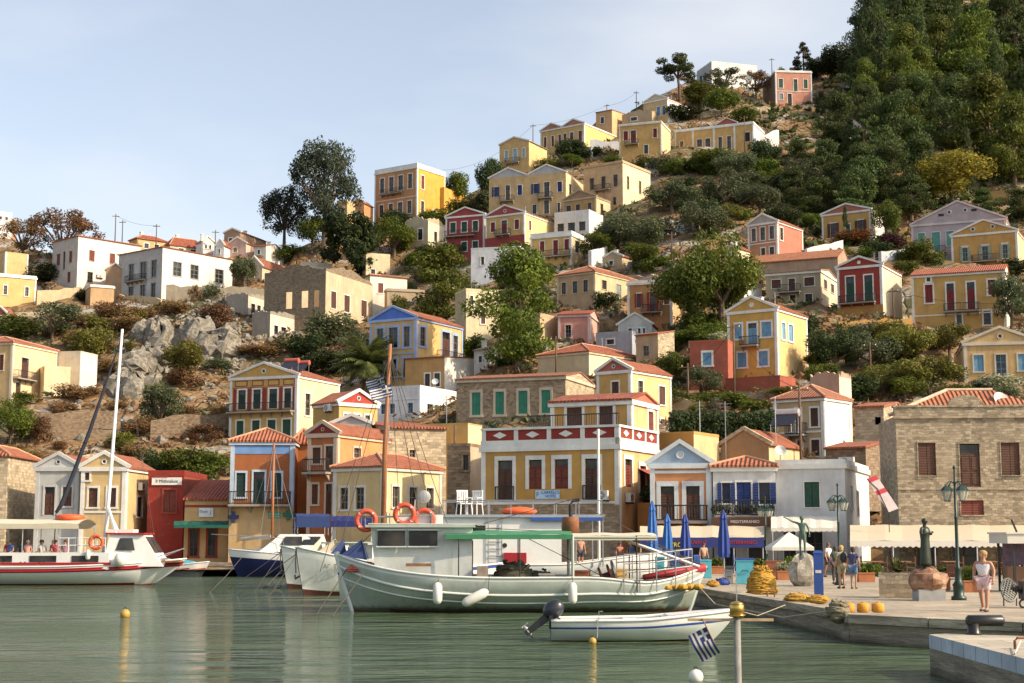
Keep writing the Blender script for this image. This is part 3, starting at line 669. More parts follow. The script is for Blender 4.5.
house('long yellow house with maroon shutters', 'long yellow house with maroon shutters and a plain red tiled roof front', 912, 1005.5, 1016, 327, 270, (.50, .33, .10), rel=4, Y=190, roof='gablex', rp=12, side=(.70, .62, .46), tw=.2, rcol=(.52, .13, .06), band=.26, trim=(.7, .66, .58),
      fw=[(.50, .82, 'srd', [(925.5, 933)]), (.34, .82, 'drd', [(947, 954.3), (967.5, 975)]), (.58, .84, 'srd', [(988.5, 996)]), (.88, .95, 'k', [(927.5, 931)]), (.06, .30, 'k', [(956, 961), (983, 990)])], bal=[(944, 980, .32)], dep=10)
house('yellow house with steel blue shutters', 'weathered yellow gabled house with steel blue shutters above a green bank', 955, 964, 1038, 380, 343, (.54, .38, .15), rel=-4, Y=150, roof='gable', rp=14, tym=plaster((.58, .42, .18)), ocul=1, dirt=.7, dep=10, trim=(.58, .52, .42),
      fw=[(.22, .66, 'slb', [(973.8, 983.5), (1018, 1028)]), (.08, .66, 'wlb', [(995.8, 1006)])])
house('tan house with maroon shutters', 'tan two storey house with white cornice and maroon open shutters', 627.5, 672, 680, 323, 281, (.48, .27, .10), rel=12, Y=176, roof='flat', par=.35, dep=9, trim=(.68, .62, .54), side=(.58, .38, .18), tw=.1, rcol=(.4, .1, .05),
      fw=[(.40, .74, 'ord', [(637, 641)]), (.30, .76, 'ord', [(650, 655.5)]), (.45, .74, 'srd', [(664, 669)])], bal=[(642, 662, .28)])
house('tan house with brown hip roof', 'plain tan two storey house under a low red brown hip roof', 557, 595, 640.5, 307, 271, (.44, .32, .18), rel=34, Y=188, roof='hip', rp=10, side=(.52, .43, .24), trim=(.54, .44, .28), rcol=(.40, .13, .06), dirt=.6, tw=.1,
      fw=[(.45, .78, 'k', [(561.8, 566), (572.8, 577.5), (583.5, 588)])], sw=[(.55, .80, 'k', [(602, 606.5)]), (.40, .78, 'sgy', [(616.5, 621)])])
house('pink cottage', 'pink cottage with red roof and one tall pale window', 558, 590, 598, 340, 314, (.56, .25, .20), rel=10, Y=166, roof='gablex', rp=7, dep=7, side=(.66, .40, .32), trim=(.66, .5, .46), fw=[(.12, .60, 'w', [(565.5, 571)])], rcol=(.44, .09, .05))
house('little white gable cottage', 'little white cottage with a bare gable and four small windows', 618, 652, 662, 334, 324, (.60, .59, .57), rel=8, Y=166, roof='gable', rp=11, tym=plaster((.62, .61, .58)), pil=False, cor=False, ocul=0, rcol=(.46, .12, .07), fw=[(.1, .6, 'k', [(628.5, 632), (638, 640.5), (643, 645)])], dep=7)
house('rough stone cottage', 'rough stone and plaster cottage with red roof and one dark window', 636, 658, 674.5, 358, 334, (.46, .34, .20), rel=32, Y=152, roof='shed', rp=6, side=STONEL, cor=False, pil=False, fw=[(.12, .55, 'w', [(643.5, 649)])], dirt=.8, tmat=STONEL)
# ---- middle band
house('crimson house with green shutters', 'crimson pedimented house with green shutters and white porch columns', 445.5, 484.5, 486, 253, 214, (.36, .06, .06), rel=22, Y=238, roof='gable', rp=8, tym=plaster((.34, .05, .05)), ocul=0, dep=9,
      fw=[(.58, .84, 'sg', [(450.3, 455.6), (461.6, 467), (472.8, 478)]), (.08, .32, 'sg', [(461.6, 467), (472.8, 478)])], bal=[(446, 476, .48)])
house('yellow house with red pediment', 'yellow house with red pediment standing on a dark red lower storey', 485.5, 524.5, 554, 249, 212, (.55, .39, .14), rel=30, Y=236, roof='gable', rp=9, tym=plaster((.35, .07, .06)), side=(.70, .55, .24), plinth=(.40, plaster((.30, .05, .05))), tw=.13, rcol=(.45, .3, .2),
      fw=[(.56, .82, 'srd', [(490.8, 495), (514.8, 519)]), (.46, .84, 'drd', [(501.5, 507)]), (.08, .34, 'w', [(490.8, 495), (502, 506.5), (512.5, 517)])], sw=[(.55, .82, 'srd', [(529, 531)])], bal=[(496, 511, .45)])
house('white terrace wall house', 'blank white lower house stepping down below the crimson and yellow pair', 471, 520, 527, 274, 247, (.66, .66, .68), rel=14, Y=226, roof='flat', cor=False, pil=False, par=.2, dep=7, fw=[(.4, .7, 'k', [(481, 484)])])
house('yellow house with white balustrade roof', 'flat roofed yellow house with white rooftop balustrade and long balcony', 530.5, 571.5, 590, 264, 234, (.55, .38, .13), rel=22, Y=226, roof='flat', par=.6, side=(.64, .50, .24), tw=.1,
      fw=[(.34, .84, 'srd', [(553.3, 558)]), (.48, .84, 'srd', [(540, 544.5), (564.5, 569)])], sw=[(.45, .85, 'k', [(575, 579), (582.5, 585)])], bal=[(533, 571, .30)])
house('white arcaded terrace house', 'white lower house with three dark arches and parapet posts', 554.5, 589, 603, 234, 212, (.70, .68, .66), rel=24, Y=243, roof='flat', par=.5, cor=False, pil=False, trim=WHT, fw=[(.18, .60, 'k', [(557.5, 564), (568, 575), (579, 585.5)])], flat=True)
house('ochre pavilion with bare pediment', 'small ochre house with weathered bare pediment above the white arcade', 563, 596, 623.5, 216, 196, (.42, .28, .11), rel=30, Y=252, roof='gable', rp=8, tym=plaster((.34, .24, .13), .6), side=(.62, .50, .30), ocul=0, trim=(.5, .38, .24), dirt=.6, rcol=(.45, .33, .24),
      fw=[(.1, .70, 'k', [(566.5, 571), (576, 580), (588, 591.5)])], sw=[(.2, .7, 'k', [(600.5, 603)])])
house('twin gabled house with blue shutters', 'pale yellow house with twin grey gables and dark blue shutters', 489, 566, 583.5, 214, 172, (.55, .41, .19), rel=18, Y=262, roof='twin', rp=9, tym=plaster((.45, .45, .45)), side=(.70, .58, .32), pil=False, cor=False, ocul=0, rcol=(.42, .42, .42), tw=.08,
      fw=[(.54, .78, 'odb', [(494, 497.5), (533.5, 537.5)]), (.44, .80, 'w', [(505.5, 510), (544, 549.5)]), (.54, .78, 'sdb', [(517.5, 522), (557.5, 562)]), (.06, .28, 'k', [(532.5, 536.5), (557.5, 560)]), (.04, .36, 'w', [(544, 549)])], bal=[(500, 514.5, .42), (538, 553, .42)], sw=[(.5, .78, 'w', [(569, 571.5)])])
house('tan flat house with brown windows', 'tan flat roofed house with three brown windows and thin balcony', 584, 622.8, 650.5, 206, 161, (.54, .40, .21), rel=30, Y=272, roof='flat', par=.2, trim=(.52, .38, .22), pil=False, side=(.70, .58, .38), tw=.06,
      fw=[(.46, .72, 'wbr', [(590, 594), (601.5, 605.5), (613.5, 617.7)]), (.05, .22, 'k', [(602, 606), (613, 616)])], sw=[(.42, .7, 'w', [(627, 629), (639, 641)])], bal=[(596, 611, .42)])
house('yellow house with grey blue shutters', 'tall yellow house with low pointed parapet and grey blue shutters on the crest', 499.5, 529, 547, 174, 141, (.55, .40, .16), rel=28, Y=300, roof='gable', rp=6, tym=plaster((.52, .36, .15)), pil=False, cor=False, ocul=0, side=(.68, .52, .22), rcol=(.48, .40, .30),
      fw=[(.54, .80, 'spb', [(505, 508), (522.3, 525)]), (.42, .82, 'spb', [(513.3, 517)])], bal=[(506, 520, .40)])
house('yellow twin pediment house', 'yellow house with two small red and white pediments and brown shutters', 540.5, 584.3, 618.5, 150, 123, (.55, .39, .14), rel=33, Y=328, roof='twin', rp=6, tym=plaster((.42, .20, .13)), side=(.70, .52, .18), ocul=0, rcol=(.50, .36, .26),
      fw=[(.35, .74, 'sr', [(544, 546.5), (551.5, 554), (558.5, 561), (563.5, 566.5), (578.5, 582)]), (.2, .74, 'dr', [(570, 573.5)])], bal=[(565, 577, .22)])
house('yellow house with white window bands', 'yellow flat roofed house with white framed dark windows and small balcony', 619, 661.3, 674, 154, 121.5, (.56, .37, .12), rel=14, Y=322, roof='flat', par=.25, side=(.70, .56, .28), trim=(.66, .6, .5), tw=.14, dep=8,
      fw=[(.52, .80, 'srd', [(623.6, 628), (653.2, 657)]), (.40, .80, 'drd', [(630.8, 636)]), (.05, .32, 'k', [(644, 648)])], bal=[(625, 639, .38)])
house('yellow row house with balustrade', 'low yellow row house with roof balustrade, white pilasters and a red trimmed pediment', 675, 753.5, 778, 151, 122.5, (.56, .38, .13), rel=15, Y=318, roof='flat', par=.3, side=(.68, .67, .66), tw=.1, dep=9,
      fw=[(.14, .62, 'w', [(680, 683.5), (697, 702), (705.3, 710.3), (718.3, 722), (727, 731)]), (.35, .68, 'sk', [(745, 750)])])
house('white cottage with blue doors', 'white sided cottage with red roof and two blue doors near the crest', 643.5, 667.5, 692, 121, 98, (.60, .46, .22), rel=32, Y=356, roof='gable', rp=6, tym=plaster((.62, .54, .40)), side=(.74, .73, .72), pil=False, ocul=0, fw=[(.3, .7, 'sb', [(657, 660), (662.5, 665.5)])], rcol=(.48, .14, .08))
house('large white house on the crest', 'large plain white house with grey green windows standing highest on the skyline', 697, 711.7, 757.5, 88, 62, (.74, .73, .70), rel=-25, Y=395, roof='flat', par=.3, cor=False, pil=False, side=(.40, .40, .41), trim=(.5, .5, .5), tw=.05,  # grey side is painted shade on a white wall
      fw=[(.45, .75, 'sgy', [(715, 719.3), (726, 730.5), (747, 752)])], sw=[(.4, .75, 'k', [(700, 702), (704.5, 706.5)])])
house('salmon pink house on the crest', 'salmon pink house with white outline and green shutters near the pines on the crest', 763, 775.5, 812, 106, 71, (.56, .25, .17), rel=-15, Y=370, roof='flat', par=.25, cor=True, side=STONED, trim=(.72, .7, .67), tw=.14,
      fw=[(.52, .78, 'sg', [(778.8, 783), (803.7, 807.6)]), (.42, .78, 'dg', [(793.7, 797.5)]), (.18, .36, 'sgy', [(779, 783)]), (.05, .36, 'sk', [(787.5, 791.5)])], band=.42)
# ---- upper left
house('orange mansion', 'tall orange mansion with white pilasters, twin balconies and rooftop parapet', 374.5, 417, 445, 228, 166.5, (.52, .28, .11), rel=38, Y=248, roof='flat', par=.8, side=(.66, .38, .055), tw=.16, band=.52,
      fw=[(.66, .90, 'w', [(380, 384), (389, 393.4), (398.2, 402.8), (408, 412)]), (.26, .46, 'w', [(379.5, 383.5), (388.8, 393), (398, 402.5), (407.5, 411.5)])], sw=[(.66, .88, 'sr', [(421, 424)]), (.26, .46, 'w', [(421, 424)]), (.10, .36, 'k', [(433, 436)])], bal=[(382, 393.5, .62), (393.8, 403.5, .62)])
house('mansion side wing', 'low bright orange wing attached behind the mansion', 436, 444, 464, 224, 188, (.62, .36, .06), rel=30, Y=HI['orange mansion']['Y'] + 6, roof='flat', par=.2, cor=False, pil=False, side=(.64, .37, .06), flat=False, fd=4)
house('pale ruin below the mansion', 'pale roofless house with empty dark windows below the orange mansion', 405, 428, 446, 247, 221, (.46, .38, .26), rel=28, Y=225, roof='ruin', rp=5, cor=False, pil=False, side=(.66, .58, .44), fw=[(.30, .72, 'k', [(407, 410.5), (418, 422.5)])], sw=[(.3, .7, 'k', [(434, 437)])], dirt=.7)
house('orange cottage behind the eucalyptus', 'small orange cottage half hidden behind the tall eucalyptus', 352, 364, 373, 230, 203, (.52, .28, .12), rel=25, Y=246, roof='gable', rp=5, cor=False, pil=False, ocul=0, fw=[(.3, .7, 'k', [(356, 358.5)])])
house('yellow cottage in the eucalyptus shade', 'small yellow cottage seen through the eucalyptus crown', 337, 347, 355, 228, 202, (.58, .42, .2), rel=25, Y=252, roof='flat', cor=False, pil=False, fw=[(.4, .8, 'k', [(341, 344)])])
house('cream crenellated house', 'small cream house with a stepped crenellated parapet', 363, 366, 390, 276, 256, (.66, .56, .36), rel=-15, Y=196, roof='flat', par=.6, cor=False, pil=False, dep=6, fw=[(.1, .35, 'k', [(371, 375)])])
house('white house with red window', 'plain white house with a single brick red window', 360, 370, 407, 308, 275, (.68, .62, .54), rel=-24, Y=180, roof='hip', rp=4, cor=False, pil=False, side=(.5, .42, .3), fw=[(.48, .78, 'sr', [(378, 383)])], dep=8)
house('tan ruin above the blue house', 'weathered tan stone house with dark openings above the blue pedimented house', 385, 387, 425, 312, 289, (.42, .32, .20), rel=-12, Y=176, roof='flat', par=.15, cor=True, pil=False, trim=(.4, .32, .24), fw=[(.1, .5, 'k', [(392, 399), (407, 414)])], dirt=.9)
house('tall cream house between the pines', 'tall cream house with a brown shuttered window between the two bright pines', 455, 466, 500, 345, 290, (.64, .54, .34), rel=-20, Y=166, roof='flat', par=.25, cor=False, pil=False, side=(.5, .4, .24), fw=[(.40, .68, 'sbr', [(481, 485)]), (.74, .9, 'k', [(470, 473)])], dirt=.6)
house('white cube house with red roof', 'large pinkish white two storey house with brown shutters and red hip roof', 52, 77.5, 140, 288, 236, (.74, .66, .60), rel=-31, Y=206, roof='hip', rp=5, cor=False, pil=False, side=(.50, .46, .42), trim=(.5, .42, .36), tw=.08, rcol=(.50, .12, .06),  # darker side tone paints the shaded face of the white walls
      fw=[(.56, .76, 'sr', [(89, 94), (109.5, 114.5)]), (.14, .34, 'k', [(88, 93)])], sw=[(.52, .74, 'sr', [(56.5, 60), (69, 72)]), (.42, .76, 'k', [(63, 65)]), (.14, .34, 'sr', [(68, 71)])], dirt=.6)
house('white house with iron balcony', 'white house with shaded grey side, tall grey windows and small iron balcony above the rocks', 118, 162, 232, 300, 247, (.74, .68, .60), rel=-38, Y=186, roof='hip', rp=5, cor=False, pil=False, side=(.46, .45, .44), trim=(.36, .36, .36), tw=.14, rcol=(.5, .15, .08), dirt=.4,  # white walls; the grey of the side is shade put into colour
      fw=[(.50, .76, 'wgy', [(173, 181), (190.5, 198), (215, 223)])], sw=[(.46, .78, 'w', [(128.5, 133.6), (140, 146.5), (151.2, 156.4)]), (.06, .34, 'k', [(129, 134), (140.5, 146), (151.5, 156)])], sbal=[(128, 147, .44)])
house('yellow block house', 'plain yellow block standing behind a lower yellow house', 1, 5, 28, 276, 252, (.62, .46, .20), rel=-20, Y=206, roof='flat', par=.1, cor=False, pil=True, dep=6, rcol=(.5, .2, .1))
house('lower yellow house', 'lower yellow house with white trim and two small windows', -14, -10, 36, 306, 274, (.62, .46, .18), rel=-12, Y=190, roof='flat', par=.3, fw=[(.40, .68, 'w', [(3.5, 7), (25, 28.5)])], dep=8)
house('cream villa with balcony', 'cream villa with red roof, small pediment and white balustraded balcony', -40, 12, 56, 404, 342, (.56, .42, .20), rel=34, Y=142, roof='hip', rp=9, side=(.70, .56, .30), trim=(.66, .58, .44), fw=[(.55, .8, 'sr', [(-1, 3)])], sw=[(.45, .78, 'dbr', [(21, 28)]), (.06, .36, 'dbr', [(16, 21)])], sbal=[(11, 32, .43)])
house('cream terrace block', 'blank cream terrace block with a low wall', 41, 44, 70, 398, 368, (.70, .58, .36), rel=-12, Y=140, roof='flat', par=.3, cor=False, pil=False, dep=6)
house('white utility block', 'windowless white and grey block against the hillside rocks', 56, 80, 97, 388, 352, (.66, .56, .42), rel=30, Y=147, roof='flat', par=.15, cor=False, pil=False, side=(.62, .61, .58), flat=True)
house('pink roofed cottage', 'little pink cottage with white gable at the edge of the scrub', -8, 8, 18, 328, 315, (.60, .40, .34), rel=28, Y=170, roof='gable', rp=8, tym=plaster((.35, .10, .08)), ocul=0, fw=[(.1, .7, 'sb', [(0, 4)])])
house('stone corner house', 'plain grey stone house at the end of the quay', -30, 6, 9, 545, 455, STONEL, rel=17, Y=117, zb=QZ, roof='hip', rp=9, cor=False, pil=False, dep=8)
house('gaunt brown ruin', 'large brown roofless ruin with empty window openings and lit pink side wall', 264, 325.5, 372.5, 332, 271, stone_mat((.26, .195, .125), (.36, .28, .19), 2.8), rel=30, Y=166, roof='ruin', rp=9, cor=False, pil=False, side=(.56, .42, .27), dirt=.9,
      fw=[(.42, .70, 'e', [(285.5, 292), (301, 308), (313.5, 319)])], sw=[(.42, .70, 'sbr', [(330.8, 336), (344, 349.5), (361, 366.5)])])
house('small white ruin', 'small roofless white ruin with three dark openings', 227, 248, 270, 318, 296, (.34, .30, .24), rel=32, Y=166, roof='ruin', rp=3, cor=False, pil=False, side=(.66, .58, .46), sw=[(.25, .7, 'k', [(251, 255), (257, 260.5), (263, 266)])], dirt=.8)  # dark front and pale side: shade and sun painted on white walls
house('roofless shed with two windows', 'roofless whitewashed shed with two small dark windows', 252, 270, 303, 341, 314, (.30, .26, .21), rel=34, Y=155, roof='ruin', rp=3, cor=False, pil=False, side=(.62, .56, .46), sw=[(.25, .62, 'k', [(274, 278), (281, 286)])], dirt=.9)  # whitewash toned dark for the shaded front, pale for the lit side
house('tan garden block', 'plain tan garden block with a white cap below the white cube house', 89, 90.5, 114, 304, 285, (.46, .32, .16), rel=-12, Y=192, roof='flat', par=.15, dep=4, pil=False, trim=(.7, .66, .6))
house('tan gabled hut', 'tan gabled hut beside the white house with iron balcony', 105.5, 124, 128, 290, 270, (.40, .27, .15), rel=10, Y=200, roof='gable', rp=6, dep=6, cor=False, pil=False, ocul=0, trim=(.6, .55, .48))
for a in [('far yellow cottage', 'far yellow cottage with red roof beside two utility poles', 129, 137, 166, 252, 238, (.58, .42, .2), -25, 232, 'hip', 5, (.45, .12, .06)),
          ('far red roofed house', 'far low house with broad red roof behind the white house with iron balcony', 164, 170, 204, 254, 244, (.6, .5, .36), -25, 226, 'hip', 8, (.46, .12, .07)),
          ('far pink cottage', 'far pink gabled cottage below the eucalyptus', 228, 246, 258, 256, 243, (.62, .42, .34), 28, 226, 'gable', 6, (.50, .15, .08)),
          ('far white cottage', 'far white gabled cottage among red roofs', 216, 224, 236, 258, 245, (.68, .66, .62), 25, 222, 'gable', 6, (.50, .15, .08)),
          ('far stone barn', 'far brown stone barn with flat pitched roof on the skyline', 224, 240, 266, 250, 232, (.36, .24, .16), 30, 240, 'gable', 4, (.4, .25, .17)),
          ('far cottage with white porch', 'far tiny cottage with white porch and orange roof', 254, 266, 284, 258, 246, (.66, .60, .52), 28, 222, 'gablex', 5, (.52, .20, .10)),
          ('far white chapel', 'far small white chapel with curved roof line on the skyline', 196, 202, 214, 252, 241, (.70, .68, .66), -20, 230, 'gable', 5, (.6, .58, .55)),
          ('long red roof house', 'long low house with grey ridge and red roof behind the brown ruin', 246, 262, 312, 282, 266, (.50, .40, .28), 30, 196, 'gable', 10, (.45, .16, .09)),
          ('white flat cottage', 'low white flat roofed cottage beside the dark round cypress', 300, 304, 332, 276, 264, (.68, .62, .54), -20, 200, 'flat', 2, (.5, .3, .2)),
          ('skyline stone house', 'low pinkish stone house on the far left skyline', -12, -8, 17, 232, 219, (.44, .26, .17), -15, 262, 'flat', 2, (.5, .3, .2)),
          ('skyline white house', 'bright white house above the pinkish stone house on the skyline', -8, -5, 12, 222, 213, (.72, .70, .68), -15, 270, 'flat', 2, (.5, .3, .2)),
          ('orange house in the pine wood', 'small white and orange house half hidden low in the pine wood', 828, 848, 862, 142, 118, (.60, .57, .52), 20, 330, 'shed', 6, (.52, .22, .08)),
          ('white house in the pine wood', 'white house glimpsed high between pine crowns', 905, 922, 940, 78, 62, (.70, .68, .64), 20, 420, 'hip', 6, (.5, .3, .2)),
          ('small white wall house', 'tiny white house with sloping wall beside the bare pine trunk', 846, 857, 862, 90, 76, (.72, .70, .68), 20, 385, 'shed', 6, (.6, .55, .5)),
          ('yellow house with turquoise window', 'yellow flat roofed house with a turquoise shutter beside the ochre tamarisk', 986, 1030, 1036, 206, 190, (.50, .35, .13), 8, 280, 'flat', 2, (.5, .3, .2)),
          ('tan house behind the bright pine', 'tall tan house half hidden behind the tallest bright pine', 526, 540, 558, 345, 316, (.44, .34, .2), 30, 186, 'flat', 2, (.4, .3, .2)),
          ('stone ruin on the crest', 'low broken tan stone ruin above the yellow house with white window bands', 622, 652, 664, 122, 112, (.42, .32, .2), 20, 340, 'ruin', 3, (.4, .3, .2)),
          ('white stair block', 'small white stair block between the ochre annex and the tallest bright pine', 474, 490, 499, 368, 350, (.62, .6, .56), 30, 160, 'shed', 5, (.5, .45, .4)),
          ('grey terrace cottage', 'low grey blue terrace cottage between the pink cottage and the rough stone cottage', 596, 632, 646, 348, 334, (.36, .38, .42), 20, 168, 'flat', 2, (.4, .4, .4)),
          ('tan store house', 'small tan store house with red roof above the tan house with brown hip roof', 604, 622, 634, 268, 256, (.48, .36, .22), 30, 200, 'gable', 5, (.42, .15, .08)),
          ('cream cottage by the fig', 'small cream cottage with red roof between the fig tree and the salmon house', 724, 738, 750, 262, 248, (.6, .5, .32), 30, 210, 'gable', 5, (.42, .14, .07)),
          ('roofless brown shed', 'roofless brown stone shed beside the mansion trees', 428, 444, 456, 300, 286, (.36, .28, .18), 30, 200, 'ruin', 4, (.4, .3, .2)),
          ('white hut by the olives', 'tiny white hut among the silvery olives', 676, 684, 692, 232, 222, (.62, .6, .56), 30, 240, 'shed', 3, (.45, .4, .35)),
          ('ochre crest house', 'low ochre house with brown roof behind the twin pediment house', 596, 612, 640, 128, 110, (.55, .38, .18), 30, 352, 'shed', 4, (.42, .22, .12)),
          ]:
    k, lab, xl, xc, xr, yb, yt, c, rel, Y, rf, rp, rc = a
    fw = [(.35, .7, 'k', [(xl + (xc - xl) * .3, xl + (xc - xl) * .5)])] if rel > 0 else [(.35, .7, 'k', [(xc + (xr - xc) * .25, xc + (xr - xc) * .4), (xc + (xr - xc) * .6, xc + (xr - xc) * .75)])]
    if 'turquoise' in k: fw = [(.2, .75, 'stq', [(1010, 1019)])]
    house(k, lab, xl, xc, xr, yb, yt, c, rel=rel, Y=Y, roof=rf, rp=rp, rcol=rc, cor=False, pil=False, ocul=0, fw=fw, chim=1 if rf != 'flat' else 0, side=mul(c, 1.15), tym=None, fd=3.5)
# extra detail on the named houses
def oculi(h, spec, zf, trim):
    i = HI[h]; r = i['root']
    for px, py, rad, sq in spec:
        x = i['fx'](px); z = zat(py, i['Y']) - i['zb']; q = MB()
        if sq: q.box(x - rad * 1.4, -.03, z - rad * .7, x + rad * 1.4, -.004, z + rad * .7); q.build('gable_vent', IRON, r); continue
        q.torus((x, -.02, z), rad, rad * .25, 'y', 16, 6); o = q.build('oculus_frame', trim, r)
        q = MB(); q.lathe((x, -.012, z), [(rad, 0), (rad * .98, .01)], 14, Matrix.Rotation(R(90), 4, 'X')); q.build('oculus_pane', GLASS, o)
oculi('lilac grey house', [(950, 208, .32, 0), (966, 207, .32, 0), (942, 210, .3, 1), (975, 207.5, .3, 1)], 0, TRIMW)
oculi('yellow house with pale green shutters', [(973.5, 225.5, .3, 0), (993.5, 224.5, .3, 0)], 0, TRIMW)
i = HI['yellow row house with balustrade']
pediment_mesh(i['root'], i['fx'](717), i['fx'](737), i['H'] + .46, 1.1, plaster((.40, .10, .07)), TRIMW, -.05, 0, .2)
for px in (693, 714, 734.5):
    q = MB(); x = i['fx'](px); q.box(x - .2, -.07, -.4, x + .2, -.004, i['H'] - .33); q.build('pilaster', TRIMW, i['root'])
# hotel: balustrade with diamonds, terrace railing, sign, condensers
r, o_, u_, n_ = frame('ochre and white hotel'); I = HI['ochre and white hotel']; H = I['H']
def diamond_band(o, u, n, W, cnt):
    post = .3; q = MB()
    z0, z1 = H + .02, H + 1.12
    step = (W - post) / cnt
    for i in range(cnt + 1): fbox(q, o, u, n, i * step, i * step + post, z0, z1, -.22, .02)
    fbox(q, o, u, n, -.05, W + .05, z1 + .003, z1 + .16, -.26, .08); fbox(q, o, u, n, -.05, W + .05, H - .002, H + .43, -.23, .05)
    b = q.build('balustrade', TRIMW, r)
    for i in range(cnt):
        s0, s1 = i * step + post + .003, (i + 1) * step - .003
        p = MB(); fbox(p, o, u, n, s0, s1, z0 + .42, z1 - .003, -.16, -.03); p.build('red_panel', TREDM, b)
        p = MB(); mid = (s0 + s1) / 2; zm = (z0 + z1 + .42) / 2; hw = (s1 - s0) * .24; hh = .22
        pts = [(mid - hw, zm), (mid, zm - hh), (mid + hw, zm), (mid, zm + hh)]
        vs = [o + u * s + n * k + Vector((0, 0, z)) for k in (-.028, .01) for s, z in pts]
        p.add(vs, [(4, 5, 6, 7), (0, 1, 5, 4), (1, 2, 6, 5), (2, 3, 7, 6), (3, 0, 4, 7)]); p.build('white_diamond', TRIMW, b)
diamond_band(o_, u_, n_, I['w'], 4)
diamond_band(I['so'], I['su'], I['sn'], I['d'], 3)
railing(r, o_, u_, n_, 3.0, I['w'] - .4, H + .2, -1.2, -1.1, IRON, h=1.9, name='terrace_railing')
BSIGN = simple((.45, .62, .78), .5); BTXT = simple((.03, .10, .30), .5)
sg = MB(); s0, s1 = I['fx'](536), I['fx'](560); zc = zat(494, I['Y']) - I['zb']
fbox(sg, o_, u_, n_, s0, s1, zc - .26, zc + .30, .06, .10); so_ = sg.build('name_sign', BSIGN, r)
def front_text(txt, x, z, size, mat, parent, y=-.108, sx=1.0):
    return text_mesh(txt, size, mat, parent, Matrix.Translation((x, y, z)) @ Matrix.Rotation(R(90), 4, 'X'), sx=sx)
front_text("CARRELL'S", (s0 + s1) / 2 + .2, zc + .15, .27, BTXT, so_); front_text("HOTEL", (s0 + s1) / 2 + .25, zc - .1, .25, BTXT, so_); front_text("F", s0 + .16, zc + .02, .42, BTXT, so_)
railing(r, o_, u_, n_, I['fx'](496), I['fx'](514), zat(500, 97) - I['zb'], .05, .16, IRON, h=.95)
railing(r, o_, u_, n_, I['fx'](583.5), I['fx'](601), zat(500, 97) - I['zb'], .05, .16, IRON, h=.95)
def condenser(h, side, px, py, wd=.85):
    rr_, o, u, n = frame(h, side); i = HI[h]; s = (i['sx'] if side else i['fx'])(px); z = zat(py, i['Y']) - i['zb']
    q = MB(); fbox(q, o, u, n, s - wd / 2, s + wd / 2, z - .3, z + .3, .06, .4); c = q.build('air_conditioner', simple((.62, .62, .60), .5), rr_)
    q = MB(); ctr = o + u * (s - .1) + n * .41 + Vector((0, 0, z))
    ax = 'y' if abs(n.y) > .5 else 'x'
    for R0 in (.22, .13): q.torus(ctr, R0, .018, ax, 16, 4)
    q.build('fan_grille', IRON, c)
    q = MB()
    for ds in (-.25, .25): fbox(q, o, u, n, s + ds - .03, s + ds + .03, z - .42, z - .31, .01, .38)
    q.build('wall_bracket', IRON, c)
condenser('yellow pedimented shop house', True, 138, 485)
condenser('ochre and white hotel', True, 627, 497); condenser('ochre and white hotel', False, 605, 495, .6)
condenser('little house with red pediment', True, 330, 407)
condenser('white cube house with red roof', False, 100, 273, 1.3)
condenser('low brick house', False, 848, 461, 1.1)
# signs
def wall_sign(h, x0, x1, y0, y1, mat, texts, k=.06, side=False):
    rr_, o, u, n = frame(h, side); i = HI[h]; a, b = i['fx'](x0), i['fx'](x1); z0, z1 = zat(y1, i['Y']) - i['zb'], zat(y0, i['Y']) - i['zb']
    q = MB(); fbox(q, o, u, n, a, b, z0, z1, k, k + .05); s = q.build('sign', mat, rr_)
    for t, fx_, fz, sz, m in texts: front_text(t, a + (b - a) * fx_, z0 + (z1 - z0) * fz, sz * (z1 - z0), m, s, y=-(k + .058))
    return s
WSIGN = simple((.68, .68, .66), .5); RTXT = simple((.40, .03, .02), .5); WTXT = simple((.75, .72, .66), .5); KTXT = simple((.03, .03, .03), .5)
wall_sign('red restaurant building', 151, 181, 477.5, 485, WSIGN, [('Il Mithrakos', .5, .5, .62, KTXT)])
wall_sign('red restaurant building', 152.5, 167, 475.4, 477.4, TREDM, [], k=.10)
wall_sign('tan building under green awning', 198.5, 213, 508, 517, WSIGN, [('Ouzo', .35, .6, .4, BTXT), ('i', .8, .5, .7, KTXT)])
s = wall_sign('white house with navy shutters', 713.8, 775.5, 517.2, 526.5, simple((.10, .045, .025), .7), [('MEDITERRANEO', .52, .5, .42, WTXT)], k=.9)
s = wall_sign('blue corniced orange house', 268.5, 281, 512, 518.5, simple((.05, .30, .20), .5), [('PHARMACY', .5, .65, .3, WTXT), ('ΦΑΡΜΑΚΕΙΟ', .5, .28, .27, WTXT)])
for (px, py, c, hh) in ((234, 517, (.02, .03, .10), .42), (289, 514.5, (.01, .12, .06), .42)):
    i = HI['blue corniced orange house']; x = i['fx'](px); z = zat(py, i['Y']) - i['zb']; q = MB()
    q.box(x - .42, -.28, z - .14, x + .42, -.2, z + .14); q.box(x - .14, -.282, z - .42, x + .14, -.198, z - .143); q.box(x - .14, -.282, z + .143, x + .14, -.198, z + .42)
    q.box(x - .03, -.2, z - .03, x + .03, -.08, z + .03)
    q.build('pharmacy_cross', simple(c, .4), i['root'])
